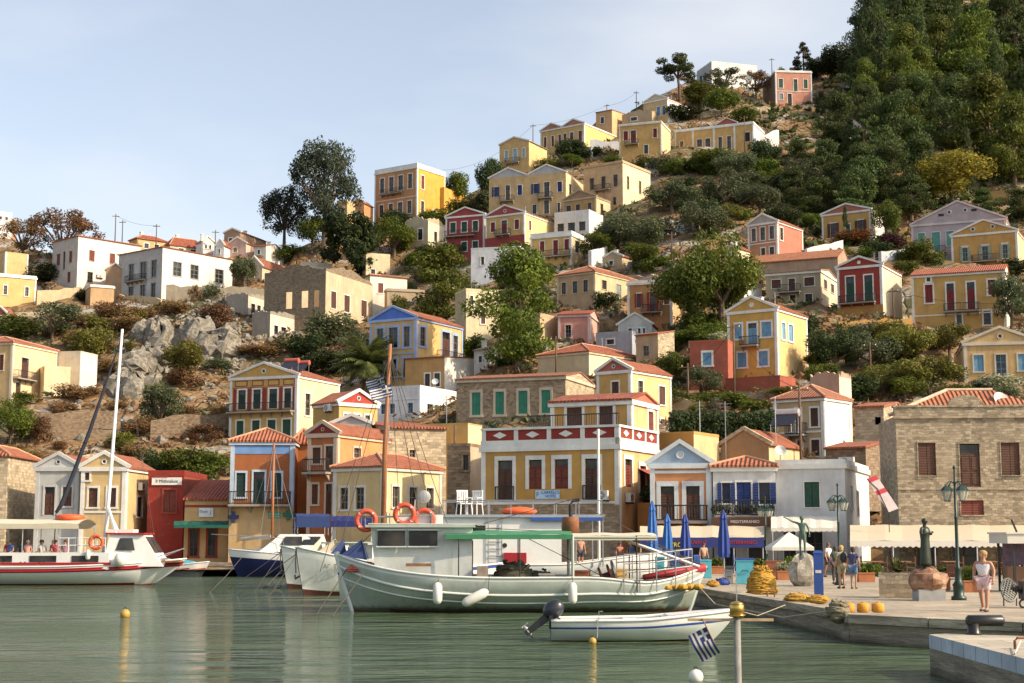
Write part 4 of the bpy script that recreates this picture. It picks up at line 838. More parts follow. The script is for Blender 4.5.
# red infill and frieze panels on the arcade house
i = HI['yellow arcade house with red bands']; rr_ = i['root']; w_ = i['w']; H_ = i['H']
o0_, uX, nY = Vector((0, 0, 0)), Vector((1, 0, 0)), Vector((0, -1, 0))
for a, b in ((233, 236), (247.5, 251), (262, 266.5), (279, 282.5), (292.5, 295)):
    q = MB(); s0, s1 = sorted((i['fx'](a), i['fx'](b))); fbox(q, o0_, uX, nY, max(.32, s0), min(w_ - .32, s1), H_ * .47, H_ * .82, .004, .03); q.build('red_wall_panel', TREDM, rr_)
for a, b in ((234.5, 247), (251.5, 263), (267.5, 279), (283, 294.5)):
    s0, s1 = i['fx'](a), i['fx'](b); q = MB(); fbox(q, o0_, uX, nY, s0, s1, H_ * .855, H_ * .945, .004, .035); p = q.build('frieze_frame', TREDM, rr_)
    q = MB(); fbox(q, o0_, uX, nY, s0 + .12, s1 - .12, H_ * .867, H_ * .933, .036, .05); q.build('frieze_panel', plaster((.55, .36, .10)), p)
# stone building: roof, round-topped parapet
i = HI['big stone building']; rr_ = i['root']; H_ = i['H']; w_ = i['w']; d_ = i['d']
q = MB(); q.box(-.06, -.06, H_ + .003, w_ + .06, .4, H_ + .5); q.box(-.14, -.14, H_ + .503, w_ + .14, .45, H_ + .62); q.box(-.12, -.12, H_ - .16, w_ + .12, -.004, H_); q.build('parapet', ASH, rr_)
xc_ = i['fx'](969); q = MB(); ar = [(xc_ + 1.05 * math.cos(t * .2244), H_ + .50 + .72 * math.sin(t * .2244)) for t in range(15)]; q.add([(x, -.075, z) for x, z in ar] + [(x, .38, z) for x, z in ar], [tuple(range(15))[::-1], tuple(range(15, 30))] + [(k, k + 1, k + 16, k + 15) for k in range(14)]); q.build('round_parapet_crest', ASH, rr_)
q = MB(); hz = H_ + .45; e0, e1, f0, f1 = .6, w_ - .3, .8, d_ - .3
ap0, ap1 = (i['fx'](962), (f0 + f1) / 2, hz + 1.35), (i['fx'](1010), (f0 + f1) / 2, hz + 1.35)
q.add([(e0, f0, hz), (e1, f0, hz), (e1, f1, hz), (e0, f1, hz), ap0, ap1], [(0, 1, 5, 4), (1, 2, 5), (2, 3, 4, 5), (3, 0, 4)]); ro = q.build('hip_roof', roof_mat('X', (.50, .17, .08)), rr_)
q = MB(); q.tube([(e0, f0, hz + .05), ap0], .12); q.tube([ap0, ap1], .12); q.tube([(e0, f1, hz + .05), ap0], .12); q.build('ridge_tiles', simple((.55, .40, .28), .9), ro)
# chimney pots, aerials, solar heaters as parts of their houses
def solar(h, fx_, fy_, zz, rz=0):
    i = HI[h]; x, y = i['w'] * fx_, i['d'] * fy_; z = i['H'] + zz; q = MB()
    q.lathe((x - .9, y, z + .95), [(.05, -.02), (.30, 0), (.30, 1.8), (.05, 1.82)], 14, Matrix.Rotation(R(90), 4, 'Y')); t = q.build('water_heater', simple((.55, .50, .48), .35, .5) if 'arcade' not in h else simple((.42, .10, .06), .5), i['root'])
    q = MB(); M_ = Matrix.Translation((x, y - .8, z + .35)) @ Matrix.Rotation(R(38), 4, 'X'); q.cbox((0, 0, 0), (1.8, 1.5, .09), M_); q.build('solar_panel', simple((.02, .02, .03), .15), t)
    for a in (-.8, .8): q = MB(); q.tube([(x + a, y, z - .6), (x + a, y, z + .7)], .03, 5); q.tube([(x + a, y - 1.4, z - .6), (x + a, y - 1.4, z)], .03, 5); q.build('heater_stand', METAL, t)
solar('yellow arcade house with red bands', .72, .30, 1.1); solar('yellow arcade house with red bands', .72, .55, 1.1)
solar('stone gable ruin', .95, .7, 1.6)
def aerial(h, fx_, fy_, z0, hgt, arms=3):
    i = HI[h]; x, y = i['w'] * fx_, i['d'] * fy_; z = i['H'] + z0; q = MB(); q.tube([(x, y, z), (x, y, z + hgt)], .03, 5)
    for k in range(arms): q.tube([(x - .45 + .08 * k, y, z + hgt - .15 - .22 * k), (x + .45 - .08 * k, y, z + hgt - .15 - .22 * k)], .015, 4)
    q.build('aerial', METAL, i['root'])
aerial('white house with navy shutters', .12, .5, .3, 4.2); aerial('stone gable ruin', .95, .3, .2, 3.4); aerial('ochre box house', .9, .4, .1, 2.4)
aerial('low ochre terrace house', .4, .5, .1, 2.5); aerial('yellow house with sky blue shutters', .6, .6, 1.0, 1.6); aerial('pale yellow house with hip roof', .5, .5, 1.0, 2.2)
for h in ('far yellow cottage', 'tan flat house with brown windows', 'yellow row house with balustrade', 'cream house with big red hip roof', 'white cottage with blue doors', 'yellow house with red pediment', 'crimson house with green doors', 'long yellow house with maroon shutters'):
    aerial(h, .6, .55, .6, 1.9)
def dish(h, fx_, fy_, zz, rad=.5):
    i = HI[h]; x, y = i['w'] * fx_, i['d'] * fy_; z = i['H'] + zz; q = MB()
    M_ = Matrix.Rotation(R(62), 4, 'X') @ Matrix.Rotation(R(20), 4, 'Y')
    q.lathe((x, y, z + .5), [(.03, 0), (rad * .5, .04), (rad, .16), (rad * 1.0, .18), (rad * .5, .06), (.03, .02)], 16, M_); d = q.build('satellite_dish', simple((.62, .60, .57), .5), i['root'])
    q = MB(); q.tube([(x, y, z - .4), (x, y + .05, z + .5)], .03, 5); q.build('dish_mast', METAL, d)
dish('big stone building', .70, .35, .55, .5); dish('white terrace with blue band', 1.0, .4, .5, .4); dish('white house with green shutter', .05, .05, .3, .35)
# ------------------------------------------------------------------ terrain
def hill_material():
    m, nt, p, o = new_mat('dry_hillside')
    v = coords(nt); n1 = noise(nt, v, .07, 7, .65); n2 = noise(nt, v, .5, 7, .7); n3 = noise(nt, v, 2.2, 5, .7); n4 = noise(nt, v, .16, 4, .6)
    a = mixc(nt, ramp(nt, n2, .35, .65), (.15, .082, .032), (.30, .185, .085))
    a = mixc(nt, ramp(nt, n1, .50, .60), a, (.085, .085, .035))
    vo = N(nt, 'ShaderNodeTexVoronoi', feature='DISTANCE_TO_EDGE'); vo.inputs['Scale'].default_value = .55; nt.links.new(v, vo.inputs['Vector'])
    rock = mixc(nt, ramp(nt, n3, .3, .7), (.22, .19, .15), (.42, .38, .32))
    rock = mixc(nt, ramp(nt, vo.outputs[0], .05, 0), rock, (.16, .13, .09))
    a = mixc(nt, ramp(nt, n4, .54, .62), a, rock)
    nt.links.new(a, p.inputs['Base Color']); p.inputs['Roughness'].default_value = 1.0
    h = N(nt, 'ShaderNodeMath', operation='ADD'); nt.links.new(n2, h.inputs[0]); nt.links.new(ramp(nt, vo.outputs[0], 0, .15), h.inputs[1])
    bump(nt, p, h.outputs[0], .8, .35)
    return m
def vnoise(x, y, seed):
    xi = np.floor(x).astype(int); yi = np.floor(y).astype(int); fx = x - xi; fy = y - yi
    fx = fx * fx * (3 - 2 * fx); fy = fy * fy * (3 - 2 * fy)
    def hsh(a, b):
        n = (a * 374761393 + b * 668265263 + seed * 982451653) & 0x7fffffff
        n = ((n ^ (n >> 13)) * 1274126177) & 0x7fffffff
        return (n & 0xffff) / 65535.0
    return (hsh(xi, yi) * (1 - fx) + hsh(xi + 1, yi) * fx) * (1 - fy) + (hsh(xi, yi + 1) * (1 - fx) + hsh(xi + 1, yi + 1) * fx) * fy
ROCKS = [(190, 350, 1.0, 15, 12), (170, 330, 1.0, 12, 9), (215, 315, .8, 10, 8), (140, 400, .6, 9, 6), (235, 345, .7, 9, 7), (820, 95, .7, 12, 10), (740, 105, .6, 14, 8), (630, 265, .5, 8, 6), (1000, 170, .5, 12, 9)]
RK = []
for px, py, k, rx, ry in ROCKS:
    Y = gY(px, py); p = at(px, py, Y); RK.append((p.x, p.y, k, rx, ry))
def hfull(X, Y):
    Z = hbase(X, Y)
    w = np.clip((Z - 1.2) / 3, 0, 1)
    n = (vnoise(X / 9, Y / 9, 1) - .5) * 1.4 + (vnoise(X / 3.5, Y / 3.5, 2) - .5) * .7 + (vnoise(X / 1.7, Y / 1.7, 3) - .5) * .35
    Z = Z + n * w * .8
    for x, y, k, rx, ry in RK:
        g = np.exp(-(((X - x) / rx) ** 2 + ((Y - y) / ry) ** 2) * 1.5)
        r = np.abs(vnoise(X / 4.2, Y / 4.2, 5) - .5) * 2; r2 = np.abs(vnoise(X / 1.9, Y / 1.9, 6) - .5) * 2
        Z = Z + g * k * (1.0 - r * 2.4 + (1 - r2) * .9)
    for cx, cy, ex, ey, hw, hd, zf in FLATS:
        dx, dy = X - cx, Y - cy
        u = np.abs(dx * ex + dy * ey) - hw; v = np.abs(-dx * ey + dy * ex) - hd
        dist = np.maximum(np.maximum(u, v), 0)
        cap = zf + np.clip(dist - .6, 0, None) * 1.6
        Z = np.where(dist < 6, np.minimum(Z, cap), Z)
    return Z
def hq(x, y): return float(hfull(np.array([x]), np.array([y]))[0])
gx = np.arange(-190, 270, 1.5); gy = np.arange(99, 560, 1.5)
GX, GYY = np.meshgrid(gx, gy)
GZ = hfull(GX, GYY)
nx, ny = len(gx), len(gy)
idx = np.arange(nx * ny).reshape(ny, nx)
fc = np.stack([idx[:-1, :-1], idx[:-1, 1:], idx[1:, 1:], idx[1:, :-1]], -1).reshape(-1, 4)
me = bpy.data.meshes.new('hillside')
me.from_pydata(np.stack([GX, GYY, GZ], -1).reshape(-1, 3).tolist(), [], fc.tolist()); me.update()
me.polygons.foreach_set('use_smooth', [True] * len(fc))
HILLM = hill_material(); me.materials.append(HILLM)
hill = bpy.data.objects.new('hillside', me); COL.objects.link(hill)
tag(hill, 'steep dry hillside of rock, brown grass and scrub', 'hill', kind='structure')
def gpos(px, py, Y=None, sink=.15):
    """ground point seen at a pixel"""
    d = ray(px, py)
    if Y is None:
        y = 96.0; Y = 330.0
        ys = np.arange(97, 560, .6); ts = ys / d[1]
        hz = hfull(ts * d[0], ys); hit = np.nonzero(HC + d[2] * ts <= hz)[0]
        Y = float(ys[hit[0]]) if len(hit) else gY(px, py)
    p = at(px, py, Y); p.z = min(p.z, hq(p.x, p.y)) if False else hq(p.x, p.y); p.z -= sink
    return p
# ------------------------------------------------------------------ water
def water_material():
    m, nt, p, o = new_mat('harbour_water')
    v = coords(nt, (1, 1, 1)); big = noise(nt, coords(nt, (.10, .35, 1)), 1.0, 4, .55)
    a = mixc(nt, ramp(nt, big, .3, .7), (.042, .072, .034), (.080, .118, .060))
    nt.links.new(a, p.inputs['Base Color']); p.inputs['Roughness'].default_value = .04; p.inputs['IOR'].default_value = 1.33
    n1 = noise(nt, coords(nt, (.33, .80, 1)), 1.0, 3, .5); n2 = noise(nt, coords(nt, (1.0, 1.9, 1)), 1.6, 4, .6); n0 = noise(nt, coords(nt, (.05, .09, 1)), 1.0, 2, .5)
    k = N(nt, 'ShaderNodeMath', operation='MULTIPLY'); nt.links.new(n2, k.inputs[0]); mr = N(nt, 'ShaderNodeMapRange'); mr.inputs[1].default_value = .35; mr.inputs[2].default_value = .65; mr.inputs[3].default_value = .12; mr.inputs[4].default_value = .75; nt.links.new(n0, mr.inputs[0]); nt.links.new(mr.outputs[0], k.inputs[1])
    h = N(nt, 'ShaderNodeMath', operation='MULTIPLY_ADD'); h.inputs[1].default_value = 1.5; nt.links.new(n1, h.inputs[0]); nt.links.new(k.outputs[0], h.inputs[2])
    b = N(nt, 'ShaderNodeBump'); b.inputs['Strength'].default_value = 1.0; b.inputs['Distance'].default_value = .42
    nt.links.new(h.outputs[0], b.inputs['Height']); nt.links.new(b.outputs[0], p.inputs['Normal'])
    return m
q = MB(); q.quad((-900, -900, 0), (900, -900, 0), (900, 113, 0), (-900, 113, 0)); w_ = q.build('water', water_material()); tag(w_, 'rippled green harbour water', 'water', kind='structure')
# ------------------------------------------------------------------ quay
def quay_material(c=(.42, .35, .26), wall=False):
    m, nt, p, o = new_mat('quay_stone')
    v = coords(nt); n1 = noise(nt, v, .35, 7, .65); n2 = noise(nt, v, 3, 5, .7)
    a = mixc(nt, ramp(nt, n1, .3, .7), mul(c, .72), mul(c, 1.2)); a = mixc(nt, ramp(nt, n2, .5, .8), a, mul(c, .65))
    if not wall:
        br = N(nt, 'ShaderNodeTexBrick'); br.inputs['Scale'].default_value = 1.0; br.inputs['Mortar Size'].default_value = .018
        br.inputs['Color1'].default_value = (1, 1, 1, 1); br.inputs['Color2'].default_value = (.78, .77, .75, 1); br.inputs['Mortar'].default_value = (.45, .42, .38, 1)
        br.inputs['Brick Width'].default_value = 1.3; br.inputs['Row Height'].default_value = .75
        nt.links.new(coords(nt), br.inputs[0]); a = mixc(nt, 1.0, a, br.outputs[0], 'MULTIPLY')
        p.inputs['Roughness'].default_value = .8
    else:
        tc = N(nt, 'ShaderNodeTexCoord'); sp = N(nt, 'ShaderNodeSeparateXYZ'); nt.links.new(tc.outputs['Object'], sp.inputs[0])
        wob = N(nt, 'ShaderNodeMath', operation='MULTIPLY_ADD'); wob.inputs[1].default_value = .28; nt.links.new(n1, wob.inputs[0]); nt.links.new(sp.outputs['Z'], wob.inputs[2])
        a = mixc(nt, ramp(nt, wob.outputs[0], .34, .12), a, (.05, .042, .022))
        n5 = noise(nt, coords(nt, (.5, .5, 4.5)), 1.6, 6, .7); a = mixc(nt, ramp(nt, n5, .42, .62), mixc(nt, .45, a, (.04, .03, .02)), a); p.inputs['Roughness'].default_value = .85
        bump(nt, p, n5, .9, .12)
    nt.links.new(a, p.inputs['Base Color']); return m
QM, QW = quay_material(), quay_material((.34, .29, .21), True)
COPE = quay_material((.46, .39, .29), True)
edge = [onz(px, py, QZ) for px, py in ((1130, 628), (1024, 624.5), (930, 620.5), (850, 616.5), (836, 612), (800, 605.5), (770, 600.5), (730, 594), (697, 588.5), (668, 581))]
edge += [Vector((onz(640, 573, QZ).x, 80, QZ)), Vector((4.5, 89, QZ)), Vector((-1, 91.5, QZ)), Vector((-8, 98, QZ)), Vector((-16, 107, QZ)), Vector((-30, 110.5, QZ)), Vector((-60, 111.5, QZ)), Vector((-120, 112, QZ))]
q = MB(); top = [(p.x, p.y, QZ) for p in edge]; back = [(-120, 135, QZ), (60, 125, QZ), (60, edge[0].y, QZ)]
q.add(top + back, [tuple(range(len(top) + len(back)))]); o = q.build('quay', QM); tag(o, 'paved stone quay', 'quay', kind='structure')
def wall_strip(name, pts, z0, z1, mat, bev=.05, out=.0):
    q = MB()
    for i in range(len(pts) - 1):
        a, b = pts[i], pts[i + 1]; L = (b - a).length; n = max(1, int(L / .8)); d = (b - a).normalized(); nn = Vector((-d.y, d.x, 0))
        for j in range(n):
            p0, p1 = a.lerp(b, j / n), a.lerp(b, (j + 1) / n)
            for (za, zb, oa, ob) in ((z0, z0 + (z1 - z0) * .5, .10, .06), (z0 + (z1 - z0) * .5, z1, .05, .0)):
                q.quad(*( (p0 + nn * oa).to_tuple()[:2] + (za,), (p1 + nn * oa).to_tuple()[:2] + (za,), (p1 + nn * ob).to_tuple()[:2] + (zb,), (p0 + nn * ob).to_tuple()[:2] + (zb,)))
    return q.build(name, mat)
tag(wall_strip('quay_wall', edge, -1.5, QZ, QW), 'stained quay wall dropping into the water', 'quay wall', kind='structure')
q = MB()
for i in range(len(edge) - 1):
    a, b = edge[i], edge[i + 1]; L = (b - a).length; n = max(1, int(L / 1.6)); d = (b - a).normalized(); nn = Vector((-d.y, d.x, 0))
    for j in range(n):
        p0, p1 = a.lerp(b, j / n) + d * .012, a.lerp(b, (j + 1) / n) - d * .012
        k0 = nn * .09; k1 = -nn * .42; zt, zb = QZ + .055 + .01 * rnd.random(), QZ - .16
        vs = [(*(p + k).to_tuple()[:2], z) for z in (zb, zt) for p, k in ((p0, k0), (p1, k0), (p1, k1), (p0, k1))]
        q.add(vs, [(0, 3, 2, 1), (4, 5, 6, 7), (0, 1, 5, 4), (1, 2, 6, 5), (2, 3, 7, 6), (3, 0, 4, 7)])
tag(q.build('quay_kerb', COPE), 'worn stone coping along the quay edge', 'kerb', kind='structure')
# near pier in the corner
PZ = .75
pp = [onz(929, 634.5, PZ), onz(1024, 658.5, PZ), onz(1150, 690, PZ), onz(1180, 640, PZ), onz(1024, 636, PZ), onz(945, 633.4, PZ)]
q = MB().mat(quay_material((.50, .44, .35))); n_ = len(pp); q.add([(p.x, p.y, PZ) for p in pp], [tuple(range(n_))])
q.mat(QW)
for i in range(n_):
    a, b = pp[i], pp[(i + 1) % n_]; q.quad((a.x, a.y, -2), (b.x, b.y, -2), (b.x, b.y, PZ - .26), (a.x, a.y, PZ - .26))
q.mat(quay_material((.46, .53, .62)))
for i in range(n_):
    a, b = pp[i], pp[(i + 1) % n_]; q.quad((a.x, a.y, PZ - .26), (b.x, b.y, PZ - .26), (b.x, b.y, PZ), (a.x, a.y, PZ))
tag(q.build('pier'), 'low concrete pier with pale blue painted edge', 'pier', kind='structure')
# ------------------------------------------------------------------ world and sun
EL, AZ = R(34), R(22)
sdir = Vector((math.cos(EL) * math.cos(AZ), -math.cos(EL) * math.sin(AZ), math.sin(EL)))
sun = bpy.data.objects.new('sun', bpy.data.lights.new('sun', 'SUN')); COL.objects.link(sun)
sun.data.energy = 3.75; sun.data.angle = R(.53); sun.data.color = (1.0, .82, .57)
sun.rotation_euler = sdir.to_track_quat('Z', 'Y').to_euler(); sun.location = sdir * 300
wd = bpy.data.worlds.new('World'); SC.world = wd; wd.use_nodes = True; nt = wd.node_tree; nt.nodes.clear()
out = N(nt, 'ShaderNodeOutputWorld'); bg = N(nt, 'ShaderNodeBackground'); sk = N(nt, 'ShaderNodeTexSky', sky_type='NISHITA')
sk.sun_disc = False; sk.sun_elevation = EL; sk.sun_rotation = math.atan2(sdir.x, sdir.y); sk.air_density = 1.0; sk.dust_density = 2.5; sk.ozone_density = 1.2
tc = N(nt, 'ShaderNodeTexCoord'); mp = N(nt, 'ShaderNodeMapping'); mp.inputs['Scale'].default_value = (2.0, 2.0, 6.0); mp.inputs['Location'].default_value = (.35, .0, .3)
nt.links.new(tc.outputs['Generated'], mp.inputs[0])
cn = noise(nt, mp.outputs[0], 1.3, 5, .5); cn2 = noise(nt, tc.outputs['Generated'], 1.6, 2, .5)
cl = N(nt, 'ShaderNodeMath', operation='MULTIPLY'); nt.links.new(ramp(nt, cn, .42, 1.05), cl.inputs[0]); nt.links.new(ramp(nt, cn2, .30, .62), cl.inputs[1])
hs = N(nt, 'ShaderNodeHueSaturation'); hs.inputs['Saturation'].default_value = .60; nt.links.new(sk.outputs[0], hs.inputs['Color'])
skyc = mixc(nt, cl.outputs[0], hs.outputs[0], (5.1, 4.95, 4.75))
nt.links.new(skyc, bg.inputs[0]); bg.inputs[1].default_value = .15; nt.links.new(bg.outputs[0], out.inputs[0])
vs_ = SC.view_settings; vs_.view_transform = 'Standard'; vs_.look = 'None'; vs_.exposure = .64; vs_.gamma = 1.0
SC.render.engine = 'CYCLES'; cy = SC.cycles; cy.max_bounces = 6; cy.diffuse_bounces = 3; cy.glossy_bounces = 3; cy.transmission_bounces = 3; cy.transparent_max_bounces = 6
cy.use_denoising = True; cy.caustics_reflective = False; cy.caustics_refractive = False
SC.render.use_persistent_data = False
# ------------------------------------------------------------------ plants
def cloud_mesh(name, lobes, n, size, seed, mat, up=.25, elong=1.6, shell=.55):
    r = np.random.default_rng(seed)
    L = np.array([(l[0], l[1], l[2], l[3], l[4] if len(l) > 4 else l[3], l[5] if len(l) > 5 else (l[4] if len(l) > 4 else l[3])) for l in lobes], float)
    w = (L[:, 3] * L[:, 4]) ** 1.0 + 1e-6; w /= w.sum()
    k = r.choice(len(L), n, p=w)
    d = r.normal(size=(n, 3)); d /= np.linalg.norm(d, axis=1)[:, None]
    rad = shell + (1 - shell) * r.random(n) ** .6; rad *= 1 + .12 * r.normal(size=n)
    P = L[k, :3] + d * L[k][:, [3, 4, 5]] * rad[:, None]
    nn = d * .8 + r.normal(size=(n, 3)) * .7; nn[:, 2] += up; nn /= np.linalg.norm(nn, axis=1)[:, None]
    t = np.cross(nn, r.normal(size=(n, 3))); t /= np.linalg.norm(t, axis=1)[:, None]; b = np.cross(nn, t)
    s = size * (.6 + .8 * r.random(n))[:, None]
    V = np.stack([P + t * s * elong, P + b * s * .7, P - t * s * elong, P - b * s * .7], 1).reshape(-1, 3)
    return quads(name, V, mat)
def quads(name, V, mat):
    n = len(V) // 4
    me = bpy.data.meshes.new(name); me.vertices.add(n * 4); me.vertices.foreach_set('co', V.astype(np.float32).ravel())
    me.loops.add(n * 4); me.loops.foreach_set('vertex_index', np.arange(n * 4, dtype=np.int32))
    me.polygons.add(n); me.polygons.foreach_set('loop_start', np.arange(0, n * 4, 4, dtype=np.int32))
    me.polygons.foreach_set('loop_total', np.full(n, 4, dtype=np.int32)); me.update(calc_edges=True); me.materials.append(mat)
    return me
def rlobes(seed, n, c, R3, r0, r1, zs=1.0):
    r = random.Random(seed); out = []
    for i in range(n):
        while True:
            x, y, z = (r.uniform(-1, 1) for _ in range(3))
            if .25 < x * x + y * y + z * z < 1: break
        q = r.uniform(r0, r1); out.append((c[0] + x * R3[0], c[1] + y * R3[1], c[2] + z * R3[2], q, q, q * zs))
    return out
def limbs(name, lobes, zfork, r0, n=7, lean=.0):
    q = MB(); q.tube([(0, 0, -.08), (lean * .3, 0, zfork * .5), (lean, 0, zfork)], [r0 * 1.35, r0, r0 * .8], 7)
    for l in lobes[:n]: q.tube([(lean, 0, zfork * .92), ((lean + l[0]) * .5, l[1] * .55, (zfork + l[2]) * .5 + .02), (l[0], l[1], l[2])], [r0 * .62, r0 * .4, r0 * .14], 5)
    o = q.build(name, BARK); me = o.data; bpy.data.objects.remove(o); return me
LM = dict(pine=leaf_mat((0.186, 0.209, 0.025), (0.080, 0.112, 0.018)), dpine=leaf_mat((0.117, 0.157, 0.038), (0.065, 0.092, 0.029)), broad=leaf_mat((0.178, 0.223, 0.027), (0.074, 0.107, 0.018)),
          dark=leaf_mat((0.063, 0.086, 0.024), (0.033, 0.050, 0.017)), olive=leaf_mat((.165, .185, .090), (.080, .098, .045)), euc=leaf_mat((.088, .108, .066), (.045, .058, .036)),
          yellow=leaf_mat((0.345, 0.255, 0.033), (0.180, 0.143, 0.027)), ygreen=leaf_mat((0.225, 0.217, 0.038), (0.124, 0.112, 0.023)), dry=leaf_mat((.34, .20, .085), (.20, .125, .060)),
          mag=leaf_mat((0.330, 0.022, 0.105), (0.150, 0.015, 0.060)), orange=leaf_mat((0.375, 0.135, 0.038), (0.120, 0.105, 0.030)), flower=leaf_mat((0.630, 0.600, 0.420), (0.124, 0.153, 0.038)), palm=leaf_mat((.20, .22, .07), (.11, .13, .04)), maroon=leaf_mat((0.150, 0.038, 0.045), (0.075, 0.045, 0.030)))
SHAPES = {}
def shape(kind, nvar):
    out = []
    for v in range(nvar):
        s = sum(ord(ch) for ch in kind) * 17 + v * 101
        tr = None
        if kind == 'broad': lb = rlobes(s, 22, (0, 0, .60), (.36, .36, .26), .12, .21); n, sz = 5200, .017; tr = limbs('trunk', lb, .3, .03)
        elif kind == 'olive': lb = rlobes(s, 24, (0, 0, .56), (.40, .40, .27), .10, .19); n, sz = 5600, .015; tr = limbs('trunk', lb, .25, .035)
        elif kind == 'pine':
            rr = random.Random(s); lb = []
            for i in range(38):
                z = rr.uniform(.14, .95); a = rr.uniform(0, 6.28); rad = rr.uniform(.15, 1) * .42 * min(1, (1.08 - z) * 1.9, z * 2 + .35)
                q = rr.uniform(.10, .18); lb.append((math.cos(a) * rad, math.sin(a) * rad, z, q, q, q * .55))
            n, sz = 9000, .0125; tr = limbs('trunk', lb, .45, .028, 12)
        elif kind == 'umbrella':
            rr = random.Random(s); lb = []
            for i in range(22):
                a = rr.uniform(0, 6.28); rad = rr.uniform(.1, 1) ** .6 * .42; z = rr.uniform(.55, .95) - rad * .3; q = rr.uniform(.09, .15); lb.append((math.cos(a) * rad, math.sin(a) * rad, z, q, q, q * .5))
            n, sz = 4200, .016; tr = limbs('trunk', lb, .5, .03, 12, .06)
        elif kind == 'cypress':
            rr = random.Random(s); lb = []
            for i in range(40):
                z = rr.uniform(.10, .97); w = .42 * math.sin(min(1, (z - .02) * 3) * 1.57) * min(1, (1.02 - z) * 2.2 + .08); a = rr.uniform(0, 6.28); q = rr.uniform(.10, .17); lb.append((math.cos(a) * w * .7, math.sin(a) * w * .7, z, q, q, .06 + .03 * rr.random()))
            n, sz = 6000, .013; tr = limbs('trunk', lb, .2, .05, 0)
        elif kind == 'round':
            rr = random.Random(s); lb = []
            for i in range(40):
                z = rr.uniform(.08, .90); w = .36 * (1 - ((z - .36) / .64) ** 2) ** .5 if z > .05 else .2; a = rr.uniform(0, 6.28); q = rr.uniform(.10, .15); lb.append((math.cos(a) * w, math.sin(a) * w, z, q, q, .10))
            n, sz = 9000, .020; tr = limbs('trunk', lb, .15, .05, 0)
        elif kind == 'cedar':
            rr = random.Random(s); lb = []
            for i in range(34):
                z = rr.uniform(.15, .98); w = .5 * (1.02 - z) + .02; a = rr.uniform(0, 6.28); lb.append((math.cos(a) * w * .75, math.sin(a) * w * .75, z + w * .12, .13 * (1.1 - z) + .03, .13 * (1.1 - z) + .03, .03))
            n, sz = 4200, .014; tr = limbs('trunk', lb, .9, .03, 14)
        elif kind == 'euc':
            lb = rlobes(s + 5, 60, (0, 0, .60), (.42, .40, .36), .06, .12); n, sz = 8000, .0115; tr = limbs('trunk', lb, .36, .028, 16)
        elif kind == 'sparse':
            lb = rlobes(s, 30, (0, 0, .60), (.42, .40, .30), .06, .13); n, sz = 2600, .016; tr = limbs('trunk', lb, .25, .025, 18)
        elif kind == 'bush':
            rr = random.Random(s); lb = [(rr.uniform(-.34, .34), rr.uniform(-.34, .34), rr.uniform(.12, .62), q_, q_, q_ * 1.1) for q_ in [rr.uniform(.14, .26) for _ in range(16)]]
            n, sz = 3000, .024; tr = limbs('trunk', lb, .1, .03, 6)
        out.append((lb, n, sz, s, tr))
    SHAPES[kind] = out
for k_, n_ in (('broad', 3), ('olive', 3), ('pine', 3), ('umbrella', 1), ('cypress', 2), ('round', 1), ('cedar', 1), ('euc', 2), ('sparse', 2), ('bush', 4)): shape(k_, n_)
CROWN = {}
def crown(kind, v, mk, dens=1.0):
    key = (kind, v, mk, dens)
    if key not in CROWN:
        lb, n, sz, s, tr = SHAPES[kind][v]; CROWN[key] = (cloud_mesh('crown', lb, int(n * dens), sz / math.sqrt(dens), s, LM[mk]), tr)
    return CROWN[key]
def plant(kind, mk, px, pb, hp, wp, label=None, name=None, cat=None, Y=None, group=None, dens=1.0, pos=None, hm=None, wm_=None):
    p = pos or gpos(px, pb, Y)
    sc = (p.y if Y is None else Y) / F
    if pos: sc = p.y / F
    h = hm or hp * sc; w = wm_ or wp * sc
    v = rnd.randrange(len(SHAPES[kind])); me, tr = crown(kind, v, mk, dens)
    nm = name or {'bush': 'shrub', 'cypress': 'cypress_tree', 'round': 'cypress_tree', 'pine': 'pine_tree', 'umbrella': 'pine_tree', 'olive': 'olive_tree', 'cedar': 'cedar_tree', 'euc': 'eucalyptus_tree'}.get(kind, 'tree')
    root = empty(nm, p, rnd.uniform(0, 6.28)); ct = cat or ('shrub' if kind == 'bush' else 'tree')
    root.scale = (w, w, h)
    root['label'] = label or ''; root['category'] = ct
    if group: root['group'] = group
    o = bpy.data.objects.new('crown' if kind != 'bush' else 'foliage', me); COL.objects.link(o); o.parent = root
    if tr and kind != 'bush': t = bpy.data.objects.new('trunk', tr); COL.objects.link(t); t.parent = root
    PL.append((root, px, pb - hp / 2, kind, mk, hp, label is None and group is None))
    return root
PL = []
WORD = dict(pine='bright green', dpine='dark green', broad='leafy green', dark='dark green', olive='silvery olive green', euc='grey green', yellow='ochre yellow', ygreen='yellowish green', dry='dry brown', mag='magenta flowering', orange='orange flowering', flower='white flowering', palm='green', maroon='maroon leaved')
KW = dict(bush='shrub', cypress='cypress', round='cypress', pine='pine', umbrella='pine', olive='olive tree', cedar='cedar', euc='eucalyptus', broad='tree', sparse='tree')
